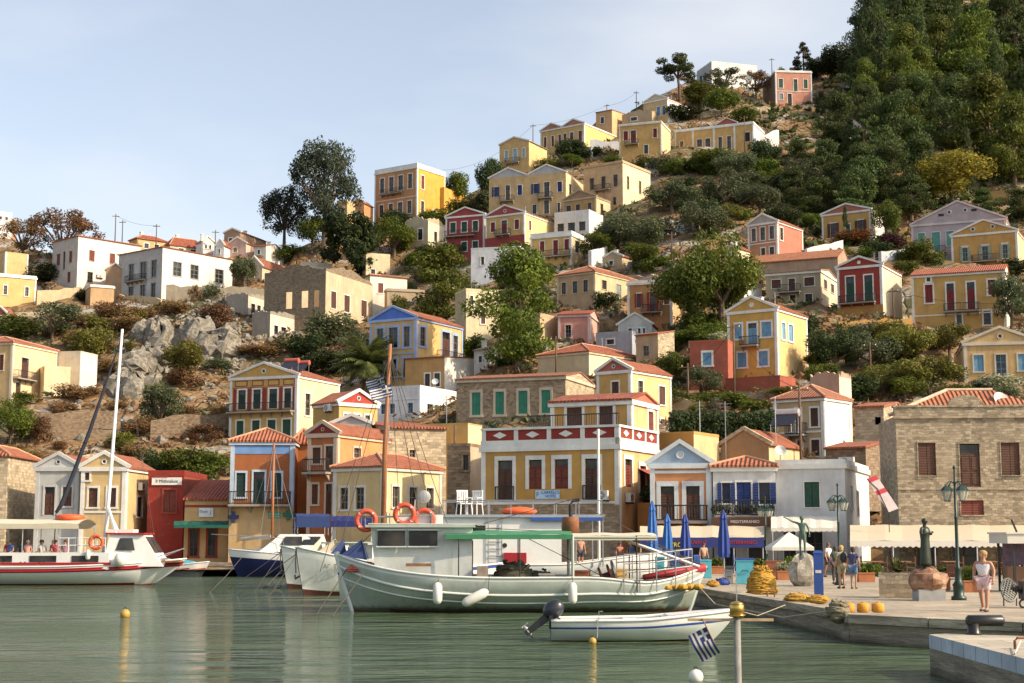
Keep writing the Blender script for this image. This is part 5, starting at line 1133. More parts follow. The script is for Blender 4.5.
# singled out trees
plant('euc', 'euc', 324, 252, 118, 88, 'tall open crowned eucalyptus towering above the roofs on the skyline', dens=1.3)
plant('euc', 'euc', 284, 252, 70, 60, 'shorter grey green eucalyptus at the foot of the tallest one')
plant('round', 'dark', 347, 276, 70, 64, 'dense dark rounded cypress below the tall eucalyptus')
plant('sparse', 'dry', 62, 266, 62, 86, 'large sparse brownish tree behind the white cube house', dens=1.6)
plant('sparse', 'dry', 22, 264, 46, 60, 'smaller dry brownish tree on the far side of the large sparse one', dens=1.6)
plant('bush', 'dark', 42, 282, 26, 44, 'dark scrub at the foot of the sparse brownish tree')
plant('pine', 'pine', 440, 325, 84, 92, 'bright green pine above the blue pedimented house')
plant('pine', 'pine', 519, 372, 128, 116, 'tallest bright green pine of the town, behind the stone house with green windows', dens=1.3)
plant('olive', 'pine', 722, 326, 104, 92, 'big bright green fig tree above the yellow house with sky blue shutters', dens=1.2)
plant('olive', 'broad', 690, 330, 92, 80, 'darker broad tree beside the big bright fig', dens=1.2)
plant('umbrella', 'dpine', 680, 104, 50, 48, 'gnarled umbrella pine standing beside the large white crest house', dens=1.3)
plant('cedar', 'dark', 804, 80, 42, 34, 'dark tiered cedar beside the salmon pink house on the crest')
plant('cypress', 'dark', 872, 105, 128, 40, 'very tall dark cypress with bare lower trunk at the edge of the pine wood')
plant('broad', 'yellow', 952, 208, 62, 84, 'rounded ochre yellow tamarisk behind the lilac grey house', name='tamarisk_tree', dens=1.3)
plant('cypress', 'dark', 845.5, 242, 38, 8, 'slim dark cypress in front of the yellow house behind it')
plant('bush', 'mag', 333, 362, 18, 22, 'magenta bougainvillea beside the palm', name='bougainvillea')
plant('bush', 'mag', 755, 296, 20, 20, 'magenta bougainvillea at the corner of the grey house with dark shutters', name='bougainvillea')
plant('bush', 'maroon', 896, 248, 22, 38, 'maroon bougainvillea beside the lilac grey house', name='bougainvillea')
plant('bush', 'orange', 853, 244, 18, 44, 'orange flowering hedge below the yellow house behind a slim cypress')
plant('bush', 'flower', 716, 346, 20, 24, 'white flowering oleander above the brick red annex', name='oleander')
plant('bush', 'flower', 1004, 396, 26, 64, 'white flowering oleander below the steel blue shutters', name='oleander')
# plain list: kind, leaf, px, base row, height, width
for k, mk, px, pb, hp, wp in [
    ('olive', 'broad', 394, 258, 44, 54), ('bush', 'dark', 402, 228, 26, 48), ('bush', 'broad', 436, 226, 20, 42), ('broad', 'dark', 490, 206, 52, 36), ('broad', 'broad', 458, 208, 38, 40), ('bush', 'olive', 480, 212, 28, 40), ('bush', 'ygreen', 462, 216, 22, 34),
    ('olive', 'olive', 618, 262, 54, 54), ('olive', 'broad', 596, 262, 34, 40), ('olive', 'olive', 646, 258, 46, 50), ('olive', 'olive', 700, 240, 44, 56), ('olive', 'olive', 672, 214, 40, 54), ('olive', 'olive', 725, 212, 48, 56), ('olive', 'olive', 760, 218, 42, 48), ('olive', 'olive', 800, 200, 46, 54), ('olive', 'broad', 640, 268, 30, 50), ('olive', 'olive', 735, 180, 34, 50), ('broad', 'dark', 700, 232, 40, 50), ('broad', 'dark', 780, 236, 34, 50),
    ('broad', 'broad', 712, 174, 28, 56), ('broad', 'dark', 762, 172, 36, 44), ('bush', 'broad', 690, 172, 18, 50), ('bush', 'olive', 748, 190, 22, 44), ('bush', 'broad', 620, 168, 14, 40), ('bush', 'dark', 588, 158, 18, 34), ('broad', 'dark', 570, 164, 26, 44), ('bush', 'ygreen', 545, 170, 14, 32), ('bush', 'broad', 652, 172, 18, 36),
    ('broad', 'pine', 702, 112, 32, 44), ('broad', 'broad', 722, 118, 34, 44), ('sparse', 'olive', 724, 96, 30, 54), ('sparse', 'dry', 756, 98, 30, 36), ('broad', 'pine', 780, 72, 16, 16), ('cypress', 'dark', 821, 116, 26, 16), ('bush', 'dark', 680, 120, 18, 44), ('bush', 'broad', 748, 124, 20, 40),
    ('broad', 'dark', 838, 82, 42, 52), ('broad', 'dark', 820, 82, 26, 40), ('broad', 'dark', 858, 92, 50, 44),
    ('broad', 'broad', 886, 240, 42, 36), ('bush', 'broad', 925, 264, 28, 50), ('bush', 'dark', 880, 258, 20, 40), ('bush', 'broad', 905, 276, 18, 30), ('bush', 'dark', 1012, 276, 22, 40),
    ('olive', 'dark', 836, 374, 56, 58), ('olive', 'olive', 872, 372, 46, 60), ('olive', 'ygreen', 905, 368, 50, 62), ('olive', 'ygreen', 930, 398, 50, 78), ('olive', 'ygreen', 884, 398, 36, 60), ('olive', 'broad', 826, 396, 40, 50), ('olive', 'ygreen', 950, 362, 40, 56), ('sparse', 'dry', 918, 362, 40, 40), ('olive', 'olive', 1012, 332, 64, 52), ('bush', 'ygreen', 896, 346, 30, 60), ('bush', 'olive', 858, 344, 28, 50), ('bush', 'broad', 960, 400, 20, 44), ('broad', 'pine', 905, 402, 28, 50), ('bush', 'broad', 945, 344, 18, 34), ('bush', 'pine', 986, 324, 26, 24), ('bush', 'pine', 950, 324, 24, 26), ('bush', 'dark', 856, 402, 34, 40),
    ('bush', 'broad', 690, 330, 24, 40), ('bush', 'broad', 706, 344, 24, 40), ('olive', 'broad', 672, 388, 44, 40), ('bush', 'dark', 664, 396, 34, 40), ('olive', 'olive', 704, 400, 38, 50), ('bush', 'broad', 746, 408, 20, 60), ('bush', 'ygreen', 786, 398, 14, 40), ('bush', 'dark', 800, 346, 40, 30), ('bush', 'dark', 606, 310, 24, 30), ('bush', 'broad', 716, 410, 22, 50), ('bush', 'dark', 812, 330, 22, 34), ('bush', 'broad', 670, 352, 26, 28),
    ('bush', 'olive', 334, 348, 44, 58), ('bush', 'dark', 308, 362, 36, 52), ('bush', 'dark', 332, 374, 28, 60), ('olive', 'ygreen', 186, 384, 52, 62), ('olive', 'olive', 160, 432, 54, 52), ('bush', 'ygreen', 88, 356, 38, 46), ('sparse', 'olive', 52, 342, 44, 66), ('bush', 'broad', 24, 336, 30, 60), ('olive', 'broad', 10, 446, 52, 56), ('bush', 'broad', 18, 486, 46, 34), ('bush', 'dark', 160, 476, 34, 44), ('bush', 'broad', 186, 478, 40, 56), ('bush', 'broad', 208, 478, 32, 48), ('olive', 'olive', 244, 290, 38, 38), ('bush', 'dry', 218, 330, 28, 36), ('bush', 'dry', 130, 330, 18, 40), ('bush', 'dry', 106, 372, 18, 30), ('bush', 'dry', 80, 398, 18, 50), ('bush', 'dry', 40, 442, 34, 30), ('bush', 'ygreen', 100, 330, 20, 38), ('bush', 'dry', 64, 330, 24, 40), ('bush', 'dark', 155, 284, 30, 14), ('bush', 'dry', 170, 316, 16, 40), ('bush', 'olive', 206, 300, 20, 30), ('bush', 'dark', 90, 300, 14, 30), ('bush', 'dry', 284, 352, 14, 60), ('bush', 'dry', 255, 358, 14, 50), ('sparse', 'dry', 195, 310, 26, 18), ('bush', 'olive', 218, 372, 18, 30), ('bush', 'dark', 420, 354, 28, 22), ('bush', 'broad', 470, 366, 34, 34), ('bush', 'broad', 400, 312, 22, 18), ('bush', 'broad', 378, 304, 18, 20), ('broad', 'broad', 312, 250, 38, 40), ('bush', 'broad', 290, 258, 16, 44), ('bush', 'dark', 484, 356, 24, 30), ('bush', 'broad', 560, 250, 14, 24), ('bush', 'ygreen', 515, 256, 18, 40), ('bush', 'dark', 600, 246, 20, 24), ('bush', 'dark', 430, 262, 18, 40), ('bush', 'olive', 455, 262, 24, 30), ('bush', 'dark', 372, 246, 30, 30), ('bush', 'broad', 20, 408, 20, 30), ('bush', 'dry', 130, 438, 22, 40), ('bush', 'dry', 205, 440, 20, 40), ('bush', 'ygreen', 120, 448, 20, 34)]:
    plant(k, mk, px, pb, hp, wp)
# the pine wood
WOODP = [('pine', 'pine', 905, 112, 96, 62), ('pine', 'pine', 940, 92, 84, 60), ('pine', 'pine', 975, 108, 104, 80), ('pine', 'pine', 990, 172, 104, 96), ('pine', 'dpine', 955, 160, 92, 70), ('pine', 'pine', 1015, 188, 100, 70), ('pine', 'dpine', 898, 172, 84, 64), ('pine', 'dpine', 872, 170, 70, 54), ('pine', 'dpine', 1005, 70, 86, 66), ('pine', 'dpine', 952, 44, 66, 70), ('pine', 'dpine', 915, 46, 60, 50), ('pine', 'dpine', 1040, 100, 100, 60), ('pine', 'dpine', 925, 200, 70, 66), ('pine', 'dpine', 890, 206, 66, 60), ('pine', 'dpine', 860, 202, 62, 60), ('pine', 'dpine', 826, 196, 60, 56), ('pine', 'dpine', 798, 178, 40, 44), ('pine', 'dpine', 838, 164, 44, 44), ('cypress', 'dark', 895, 60, 90, 24), ('pine', 'dpine', 885, 22, 60, 44), ('cypress', 'dpine', 1013, 70, 60, 16),
         ('pine', 'dpine', 975, 60, 60, 60), ('pine', 'dpine', 1000, 20, 60, 70), ('pine', 'dpine', 960, 0, 50, 70), ('pine', 'dpine', 920, 140, 70, 60), ('pine', 'dpine', 1030, 150, 90, 60), ('pine', 'dpine', 862, 130, 50, 44), ('pine', 'dpine', 880, 100, 60, 44), ('pine', 'pine', 865, 120, 66, 40), ('pine', 'dpine', 850, 226, 40, 50), ('pine', 'dpine', 820, 222, 44, 60), ('pine', 'dpine', 795, 208, 44, 50), ('pine', 'dpine', 912, 226, 46, 56), ('pine', 'dpine', 1030, 30, 80, 60), ('pine', 'dpine', 1020, 222, 36, 50), ('pine', 'dpine', 985, 216, 30, 40)]
rw = random.Random(12)
for i in range(85):
    px = rw.uniform(800, 1040); pb = rw.uniform(10, 222)
    if px < 870 - pb * .2 or (pb > 190 and 905 < px): continue
    if 905 < px < 1000 and 150 < pb < 215: continue
    WOODP.append((rw.choice(('pine', 'pine', 'pine', 'broad', 'cedar')), 'pine' if rw.random() < .30 and pb < 150 else 'dpine', px, pb, rw.uniform(44, 76), rw.uniform(44, 64)))
WOODP += [('cypress', m_, x_, y_, h_, w_) for m_, x_, y_, h_, w_ in (('dpine', 884, 60, 84, 26), ('dark', 900, 34, 78, 22), ('dpine', 922, 96, 86, 28), ('dpine', 958, 70, 84, 26), ('pine', 908, 128, 80, 34), ('dpine', 876, 150, 70, 24), ('pine', 984, 60, 84, 36), ('dpine', 1000, 120, 86, 28), ('dpine', 850, 170, 56, 20), ('dpine', 940, 150, 80, 28), ('dpine', 968, 196, 70, 24))]
for k, mk, px, pb, hp, wp in WOODP:
    plant(k, mk, px, pb, hp, wp, ('bright sunlit tree' if mk == 'pine' else 'dark green pine' if k == 'pine' else 'slender cypress' if k == 'cypress' else 'broad dark tree' if k == 'broad' else 'tiered dark cedar') + ' of the wood covering the upper slope', group='trees of the upper wood')
# palm
def palm(px, pb, hp, wp, label, Y=None, trunk=.5, fr=70, pos=None, sc=None):
    p = pos or gpos(px, pb, Y); s = sc or p.y / F; root = empty('palm_tree', p, 0, label, 'palm')
    H = hp * s; r = wp * s / 2; th = H * trunk; q = MB()
    q.tube([(0, 0, -.4), (.05, 0, th * .5), (0, 0, th)], [r * .13, r * .10, r * .12], 9); q.build('trunk', BARK, root)
    rr = random.Random(3); V = []
    for i in range(fr):
        a = i * 2.4; el = rr.uniform(-.5, 1.5); L = r * rr.uniform(.9, 1.1); d = Vector((math.cos(a), math.sin(a), 0)); sd = Vector((-math.sin(a), math.cos(a), 0))
        n = 16; pts = []
        for j in range(n + 1):
            t = j / n; ang = el - t * 1.0
            pts.append((pts[-1] + (d * math.cos(ang) + Vector((0, 0, math.sin(ang)))) * (L / n)) if pts else Vector((0, 0, th)))
        for j in range(2, n + 1):
            w = L * .22 * math.sin(math.pi * min(1, (j / n) * .9 + .1)) + .03
            for s_ in (-1, 1):
                b0 = pts[j - 1]; b1 = pts[j]; tip = b1 + sd * s_ * w - Vector((0, 0, w * .5)) + (b1 - b0) * 1.4
                V += [b0, b1, tip, tip - (b1 - b0) * .3]
    me = quads('crown', np.array([tuple(v) for v in V]), LM['palm']); o = bpy.data.objects.new('crown', me); COL.objects.link(o); o.parent = root
    return root
palm(366, 396, 64, 78, 'tall date palm beside the blue pedimented house')
# hedge, ground cover
def hedge(x0, x1, yb, yt, Y, label, dep=2.0):
    a, b = at(x0, yb, Y), at(x1, yb, Y); W = b.x - a.x; H = zat(yt, Y) - a.z; root = empty('hedge', (a.x, Y, a.z), 0, label, 'hedge')
    lb = [(W * (i + .5) / 18, dep / 2 * rnd.uniform(.3, 1.2), H * z, W / 18 * .9, dep * .5, H * .34) for i in range(18) for z in (.05, .4, .72)]
    me = cloud_mesh('foliage', lb, 9000, .10, 5, LM['dark']); o = bpy.data.objects.new('foliage', me); COL.objects.link(o); o.parent = root
hedge(672, 778, 436, 411, 124, 'long dark clipped hedge behind the tan gable and aerials')
def scatter(name, label, n, seed, mk, size, mask, lift=.25, el=1.6):
    r = np.random.default_rng(seed); px = r.uniform(-60, 1080, n * 3); ys = r.uniform(104, 420, n * 3) ; X = (px - 512) / F * ys
    Z = hfull(X, ys); keep = (Z > 2.2) & mask(X, ys); X, ys, Z = X[keep][:n], ys[keep][:n], Z[keep][:n]; m = len(X)
    k = 9; c = np.repeat(np.stack([X, ys, Z], 1), k, 0); j = r.normal(size=(m * k, 3)) * np.array([.45, .45, .2]); P = c + j; P[:, 2] = c[:, 2] + np.abs(j[:, 2]) + lift * .3
    nn = r.normal(size=(m * k, 3)); nn /= np.linalg.norm(nn, axis=1)[:, None]; t = np.cross(nn, r.normal(size=(m * k, 3))); t /= np.linalg.norm(t, axis=1)[:, None]; b = np.cross(nn, t)
    s = size * (.5 + r.random(m * k))[:, None]
    V = np.stack([P + t * s * el, P + b * s * .6, P - t * s * el, P - b * s * .6], 1).reshape(-1, 3)
    o = bpy.data.objects.new(name, quads(name, V, LM[mk])); COL.objects.link(o); tag(o, label, 'ground cover', kind='stuff')
msk = lambda X, Y: vnoise(X / 11, Y / 11, 9) > .40
scatter('dry_grass', 'dry brown grass tufts over the open hillside', 5200, 1, 'dry', .26, msk)
scatter('undergrowth', 'low green scrub growing over the hillside', 3600, 2, 'olive', .30, lambda X, Y: vnoise(X / 14, Y / 14, 12) > .50)
scatter('forest_undergrowth', 'dark brushwood under the pine wood', 3000, 3, 'dpine', .5, lambda X, Y: (X > 45 + (Y - 240) * .10) & (Y > 235))
def rocks(name, label, n, seed, smin, smax, area, mat):
    r = random.Random(seed); q = MB()
    for i in range(n):
        px, py = area(r); p = gpos(px, py, None, 0); s = r.uniform(smin, smax)
        M_ = Matrix.Rotation(r.uniform(0, 6), 4, 'Z') @ Matrix.Rotation(r.uniform(-.5, .5), 4, 'X')
        b = len(q.v); q.ell((p.x, p.y, p.z + s * .1), (s, s * r.uniform(.6, 1), s * r.uniform(.4, .9)), 7, 5, M_)
        for k in range(b, len(q.v)):
            v = Vector(q.v[k]); c = Vector((p.x, p.y, p.z)); q.v[k] = tuple(c + (v - c) * r.uniform(.78, 1.2))
    o = q.build(name, mat); tag(o, label, 'rubble', kind='stuff')
LIME = stone_mat((.27, .24, .19), (.38, .34, .28), rock=True)
rocks('rubble', 'pale limestone rubble scattered down the dry slope', 420, 4, .2, .75, lambda r: (r.gauss(225, 40), r.gauss(340, 26)), LIME)
rocks('rubble_heap', 'loose stones across the bare upper slope', 260, 5, .25, .8, lambda r: r.choice([(r.uniform(700, 870), r.uniform(82, 120)), (r.uniform(60, 230), r.uniform(400, 445)), (r.uniform(600, 680), r.uniform(250, 275))]), LIME)
# outcrop boulders
for i, (px, py, s, lab) in enumerate([(178, 350, 4.6, 'largest grey limestone crag among the dry shrubs'), (206, 356, 3.6, 'grey limestone crag beside the largest one'), (150, 340, 3.0, 'grey crag below the white house with iron balcony'), (126, 398, 3.2, 'grey crag behind the mast'), (140, 378, 3.4, 'grey crag beside the white utility block'), (205, 322, 2.0, 'upright pale crag under the garden wall'), (224, 306, 1.6, 'pale crag beside the small white ruin'), (150, 352, 1.6, 'grey crag nearest the white utility block scrub')]):
    p = gpos(px, py); q = MB(); r = random.Random(i + 40)
    for k in range(5):
        b = len(q.v); c = (p.x + r.uniform(-1, 1) * s * .6, p.y + r.uniform(0, 1.4) * s * .6, p.z + r.uniform(-.1, .5) * s); q.ell(c, (s * r.uniform(.4, .7), s * .6, s * r.uniform(.6, 1.1)), 10, 8, Matrix.Rotation(r.uniform(-.5, .5), 4, 'Y'))
        for j in range(b, len(q.v)):
            v = Vector(q.v[j]); v2 = v + Vector((r.gauss(0, 1), r.gauss(0, 1), r.gauss(0, 1))) * s * .09; q.v[j] = tuple(v2)
    tag(q.build('boulder', LIME), lab, 'boulder')
# terrace and garden walls: stone bands across the slope
def gwall(x0, y0, x1, y1, hp, label, mat=STONEL, Y0=None, Y1=None, ragged=.25):
    a = gpos(x0, y0, Y0); b = gpos(x1, y1, Y1); q = MB(); n = max(2, int((b - a).length / 1.2)); r = random.Random(int(x0 * 3 + y0))
    h = hp * (a.y + b.y) / 2 / F; d = (b - a); d.z = 0; d.normalize(); nn = Vector((d.y, -d.x, 0)) * .3
    hs = [h + r.uniform(-ragged, ragged) for _ in range(n + 1)]
    for i in range(n):
        p0, p1 = a.lerp(b, i / n), a.lerp(b, (i + 1) / n); vs = []
        for p, hh in ((p0, hs[i]), (p1, hs[i + 1])):
            for k in (nn, -nn):
                for z in (p.z - 1.6, p.z + hh): vs.append((p.x + k.x, p.y + k.y, z))
        q.add(vs, [(0, 4, 5, 1), (2, 3, 7, 6), (1, 5, 7, 3)] + ([(0, 1, 3, 2)] if i == 0 else []) + ([(4, 6, 7, 5)] if i == n - 1 else []))
    return tag(q.build('stone_wall', mat), label, 'wall')
WPL = plaster((.68, .66, .63), .6); TPL = plaster((.52, .40, .24), .7)
for a in [(166, 302, 276, 306, 17, 'long ashen garden wall between the white house and the brown ruin', plaster((.44, .36, .25), .9)), (36, 305, 78, 300, 14, 'tan retaining wall below the white cube house', TPL), (120, 302, 162, 306, 8, 'low garden wall under the iron balcony', TPL), (0, 318, 44, 316, 5, 'low drystone wall under the lower yellow house'),
          (30, 442, 120, 440, 30, 'ruined stone wall with broken arches behind the mast', STONED), (120, 470, 215, 466, 12, 'drystone wall over the red restaurant'), (150, 440, 228, 436, 22, 'stepped stone wall on the lower slope', STONED), (60, 478, 100, 476, 22, 'tumbled stone ruin behind the yellow pedimented shop house'),
          (645, 176, 684, 172, 14, 'white terrace wall below the yellow row house', WPL), (590, 150, 622, 153, 10, 'white parapet wall beside the twin pediment house', WPL), (563, 160, 592, 158, 12, 'white stepped wall under the yellow twin pediment house', WPL), (755, 160, 778, 150, 22, 'white end wall under the yellow row house', WPL), (700, 118, 770, 112, 6, 'low stone terrace wall on the bare crest'), (812, 100, 866, 84, 8, 'stone terrace wall under the bare pine trunk'),
          (600, 288, 668, 284, 9, 'dry terrace wall above the tan house with brown hip roof'), (690, 436, 780, 432, 8, 'low wall beneath the clipped hedge'), (728, 404, 812, 398, 12, 'curving rubble wall below the brick red outbuilding', STONED), (838, 330, 912, 328, 10, 'ochre terrace wall below the crimson house', plaster((.48, .28, .07))), (914, 345, 968, 338, 12, 'dark terrace wall below the long yellow house', STONED), (806, 258, 842, 250, 10, 'white garden wall beside the salmon house', WPL), (880, 262, 912, 256, 10, 'pale blue garden wall beside the lilac grey house', plaster((.5, .54, .58))),
          (660, 416, 730, 412, 14, 'sunlit rubble wall behind the utility pole', STONEL), (590, 270, 606, 266, 20, 'white wall beside the balustraded yellow house', WPL), (440, 424, 482, 424, 10, 'grey wall along the white terrace house', STONED), (1000, 150, 1040, 140, 8, 'brown terrace wall at the edge of the wood', STONED), (566, 262, 600, 258, 9, 'tan terrace wall under the white arcade house', TPL), (640, 300, 700, 296, 8, 'dry terrace wall behind the dark broad tree', STONED), (690, 352, 726, 350, 9, 'low rubble wall above the brick red annex', STONEL), (470, 300, 520, 296, 8, 'pale terrace wall above the tall cream house', STONEL), (810, 300, 838, 304, 10, 'stone terrace wall beside the grey house with dark shutters', STONEL), (648, 214, 700, 206, 6, 'brown terrace wall among the olives', STONED), (720, 306, 764, 304, 7, 'low white wall of the gabled cottage', WPL)]:
    gwall(*a[:6], *(a[6:] if len(a) > 6 else ()))
# labels for the plants that have none yet: kind and nearest house
def auto_labels():
    used = {r['label'] for r, *_ in PL if r['label']}
    def rel(px, py, a):
        dx, dy = px - a[0], py - a[1]
        if abs(dx) < a[3] + 4 and dy > 0: return 'below'
        if abs(dx) < a[3] + 4: return 'above'
        return 'beside'
    for root, px, py, kind, mk, hp, need in PL:
        if not need: continue
        near = sorted(ANCH, key=lambda a: max(0, abs(px - a[0]) - a[3]) + 1.4 * max(0, abs(py - a[1]) - a[4]) + .05 * (abs(px - a[0]) + abs(py - a[1])))
        size = 'small ' if hp < 20 else 'large ' if hp > 44 else ''
        base = size + WORD[mk] + ' ' + KW[kind]
        for q in range(6):
            lab = f'{base} {rel(px, py, near[q])} the {near[q][2]}'
            if lab not in used and len(lab.split()) <= 16: break
        used.add(lab); root['label'] = lab
auto_labels()
rf = random.Random(21); nf = 0
while nf < 95:
    px, pb = rf.uniform(370, 1010), rf.uniform(150, 425)
    if pb > 235 and rf.random() < .25: continue
    if px > 780 + (pb - 100) * .3 and pb < 215: continue
    if pb < 560 - px * .72: continue
    if any(abs(px - a[0]) < a[3] + 6 and a[1] - a[4] - 4 < pb - 6 < a[1] + a[4] + 8 for a in ANCH): continue
    hp = rf.uniform(10, 24)
    plant(rf.choice(('bush', 'bush', 'bush', 'olive')), rf.choice(('broad', 'broad', 'dark', 'olive', 'ygreen', 'pine')), px, pb, hp, hp * rf.uniform(1.1, 1.8), 'low green shrub growing on the slope between the houses', name='shrub', cat='shrub', group='wild shrubs between the hillside houses'); nf += 1

nf = 0
while nf < 34:
    px, pb = rf.uniform(0, 300), rf.uniform(305, 470)
    if 120 < px < 260 and pb < 385: px -= 110
    if any(abs(px - a[0]) < a[3] + 5 and a[1] - a[4] - 4 < pb - 6 < a[1] + a[4] + 6 for a in ANCH): continue
    hp = rf.uniform(9, 22); plant('bush', rf.choice(('dry', 'dry', 'dry', 'ygreen')), px, pb, hp, hp * rf.uniform(1.2, 2.0), 'dry shrub growing among the rocks of the bare slope', name='shrub', cat='shrub', group='dry shrubs on the rocky slope'); nf += 1
# ------------------------------------------------------------------ boats
def ip(s, tab): return float(np.interp(s, [t[0] for t in tab], [t[1] for t in tab]))
def smooth_tab(tab, n=25):
    xs = np.linspace(0, 1, n); ys = np.interp(xs, [t[0] for t in tab], [t[1] for t in tab])
    for _ in range(2): ys[1:-1] = .25 * ys[:-2] + .5 * ys[1:-1] + .25 * ys[2:]
    return list(zip(xs.tolist(), ys.tolist()))
def hull(root, L, beam, sheer, rake, mats, bands, keel=-.45, p=2.2, pe=1.15, n=30, deck=None, deckm=None, name='hull', transom=False):
    """double curved hull from stem to stern along X; bands: list of (z fraction of the sheer height, material index)"""
    beam, sheer = smooth_tab(beam), smooth_tab(sheer); q = MB(); q.mats = list(mats); K = 14; ts = [i / K for i in range(K + 1)]
    grid = []
    for i in range(n + 1):
        s = i / n; zs = ip(s, sheer); b = ip(s, beam); e = abs(2 * s - 1) ** 3; pp = p * (1 - e) + pe * e; row = []
        for t in ts:
            z = keel + (zs - keel) * t; hb = b * (1 - (1 - t) ** pp) if t > 0 else .02
            x = s * L
            lo = (1 - t) ** 1.3
            x += rake[0] * lo * max(0, 1 - s * 5) - rake[1] * lo * max(0, 1 - (1 - s) * 5)
            row.append((x, max(.02, hb), z))
        grid.append(row)
    for sg in (-1, 1):
        base = len(q.v); q.v.extend((x, y * sg, z) for row in grid for x, y, z in row)
        for i in range(n):
            for j in range(K):
                a = base + i * (K + 1) + j; f = (a, a + K + 1, a + K + 2, a + 1)
                q.f.append(f if sg < 0 else f[::-1])
                zm = keel + (ip((i + .5) / n, sheer) - keel) * (j + .5) / K; fz = (j + .5) / K
                mi = 0
                for lim, m in bands:
                    if (zm if lim[0] == 'z' else fz) > lim[1]: mi = m
                q.m.append(mi)
    for i in (0, n):       # close stem and stern
        c = len(q.v); pts = [(x, -y, z) for x, y, z in grid[i]] + [(x, y, z) for x, y, z in grid[i][::-1]]
        q.v.extend(pts); q.f.append(tuple(range(c, c + len(pts)))); q.m.append(len(mats) - 1 if transom else bands[0][1] if bands else 0)
    h = q.build(name, None, root, True)
    if deck is not None:
        d = MB(); dz = deck
        for i in range(n):
            r = []
            for k in (i, i + 1):
                s = k / n; z = min(dz if dz > 0 else ip(s, sheer) + dz, ip(s, sheer) - .02); t = (z - keel) / (ip(s, sheer) - keel); e = abs(2 * s - 1) ** 3; pp = p * (1 - e) + pe * e
                r.append((grid[k][int(t * K)][0], max(.01, ip(s, beam) * (1 - (1 - t) ** pp) - .03), z))
            (x0, b0, z0), (x1, b1, z1) = r
            d.quad((x0, -b0, z0), (x1, -b1, z1), (x1, b1, z1), (x0, b0, z0))
        d.build('deck', deckm, root)
    c = MB()
    for sg in (-1, 1): c.tube([(grid[i][-1][0], grid[i][-1][1] * sg, grid[i][-1][2] + .01) for i in range(n + 1)], .045, 6)
    g = c.build('gunwale', mats[-1], root, True)
    return grid
def strake(root, L, beam, sheer, rake, frac, r, mat, keel=-.45, p=2.2, pe=1.15, n=30, name='rubbing_strake', s0=0, s1=1):
    beam, sheer = smooth_tab(beam), smooth_tab(sheer); q = MB()
    for sg in (-1, 1):
        pts = []
        for i in range(n + 1):
            s = i / n
            if not s0 <= s <= s1: continue
            t = frac(s) if callable(frac) else frac; e = abs(2 * s - 1) ** 3; pp = p * (1 - e) + pe * e; lo = (1 - t) ** 1.3
            pts.append((s * L + rake[0] * lo * max(0, 1 - s * 5) - rake[1] * lo * max(0, 1 - (1 - s) * 5), sg * (ip(s, beam) * (1 - (1 - t) ** pp) + r * .3), keel + (ip(s, sheer) - keel) * t))
        q.tube(pts, r, 6)
    return q.build(name, mat, root, True)
def hullpaint(c, k=.5):
    m, nt, p, o = new_mat('weathered_boat_paint'); v = coords(nt); n1 = noise(nt, v, 1.1, 6, .65); st = noise(nt, coords(nt, (3.5, 3.5, .35)), 1.0, 5, .65); n3 = noise(nt, v, 5, 5, .7)
    a = mixc(nt, ramp(nt, n1, .3, .7), mul(c, .82), mul(c, 1.1)); r = mixc(nt, ramp(nt, st, .56, .74), (0, 0, 0), (k,) * 3); a = mixc(nt, r, a, (.20, .13, .075)); a = mixc(nt, ramp(nt, n3, .66, .72), a, mul(c, .6))
    tc = N(nt, 'ShaderNodeTexCoord'); sp = N(nt, 'ShaderNodeSeparateXYZ'); nt.links.new(tc.outputs['Object'], sp.inputs[0]); wl = N(nt, 'ShaderNodeMath', operation='MULTIPLY_ADD'); wl.inputs[1].default_value = -.25; nt.links.new(n3, wl.inputs[0]); nt.links.new(sp.outputs['Z'], wl.inputs[2])
    a = mixc(nt, ramp(nt, wl.outputs[0], .12, -.02), a, (.09, .095, .055)); nt.links.new(a, p.inputs['Base Color']); p.inputs['Roughness'].default_value = .45; return m
HWHITE = simple((.62, .64, .60), .35, var=.08, name='boat_paint', sc=1.2); HGREY = hullpaint((.40, .44, .39), .35); HGREEN = hullpaint((.32, .37, .31)); HWH = hullpaint((.60, .62, .58), .4)
BW = simple((.72, .71, .68), .3, var=.05, name='boat_paint'); BRED = simple((.32, .015, .02), .35, var=.1, name='boat_paint'); ANTI = simple((.075, .022, .018), .6, var=.3); NAVY = simple((.012, .014, .075), .25, var=.1, name='boat_paint'); BBLUE = simple((.03, .08, .30), .35, name='boat_paint')
RING = simple((.55, .075, .035), .55, var=.1); CANV = simple((.56, .49, .37), .85, var=.06); GCAN = simple((.04, .19, .09), .8, var=.12); ORNG = simple((.62, .10, .025), .6, var=.1); TEAL = simple((.06, .34, .42), .6); BLUC = simple((.014, .035, .13), .8, var=.15); ROPE = simple((.38, .32, .22), .9); DROPE = simple((.07, .06, .05), .9); RUST = simple((.22, .085, .035), .8, var=.4); FEND = simple((.66, .64, .58), .5, var=.1); YNET = None
def boat_root(name, label, x, y, rz, cat='boat', group=None): return empty(name, (x, y, 0), rz, label, cat, group)
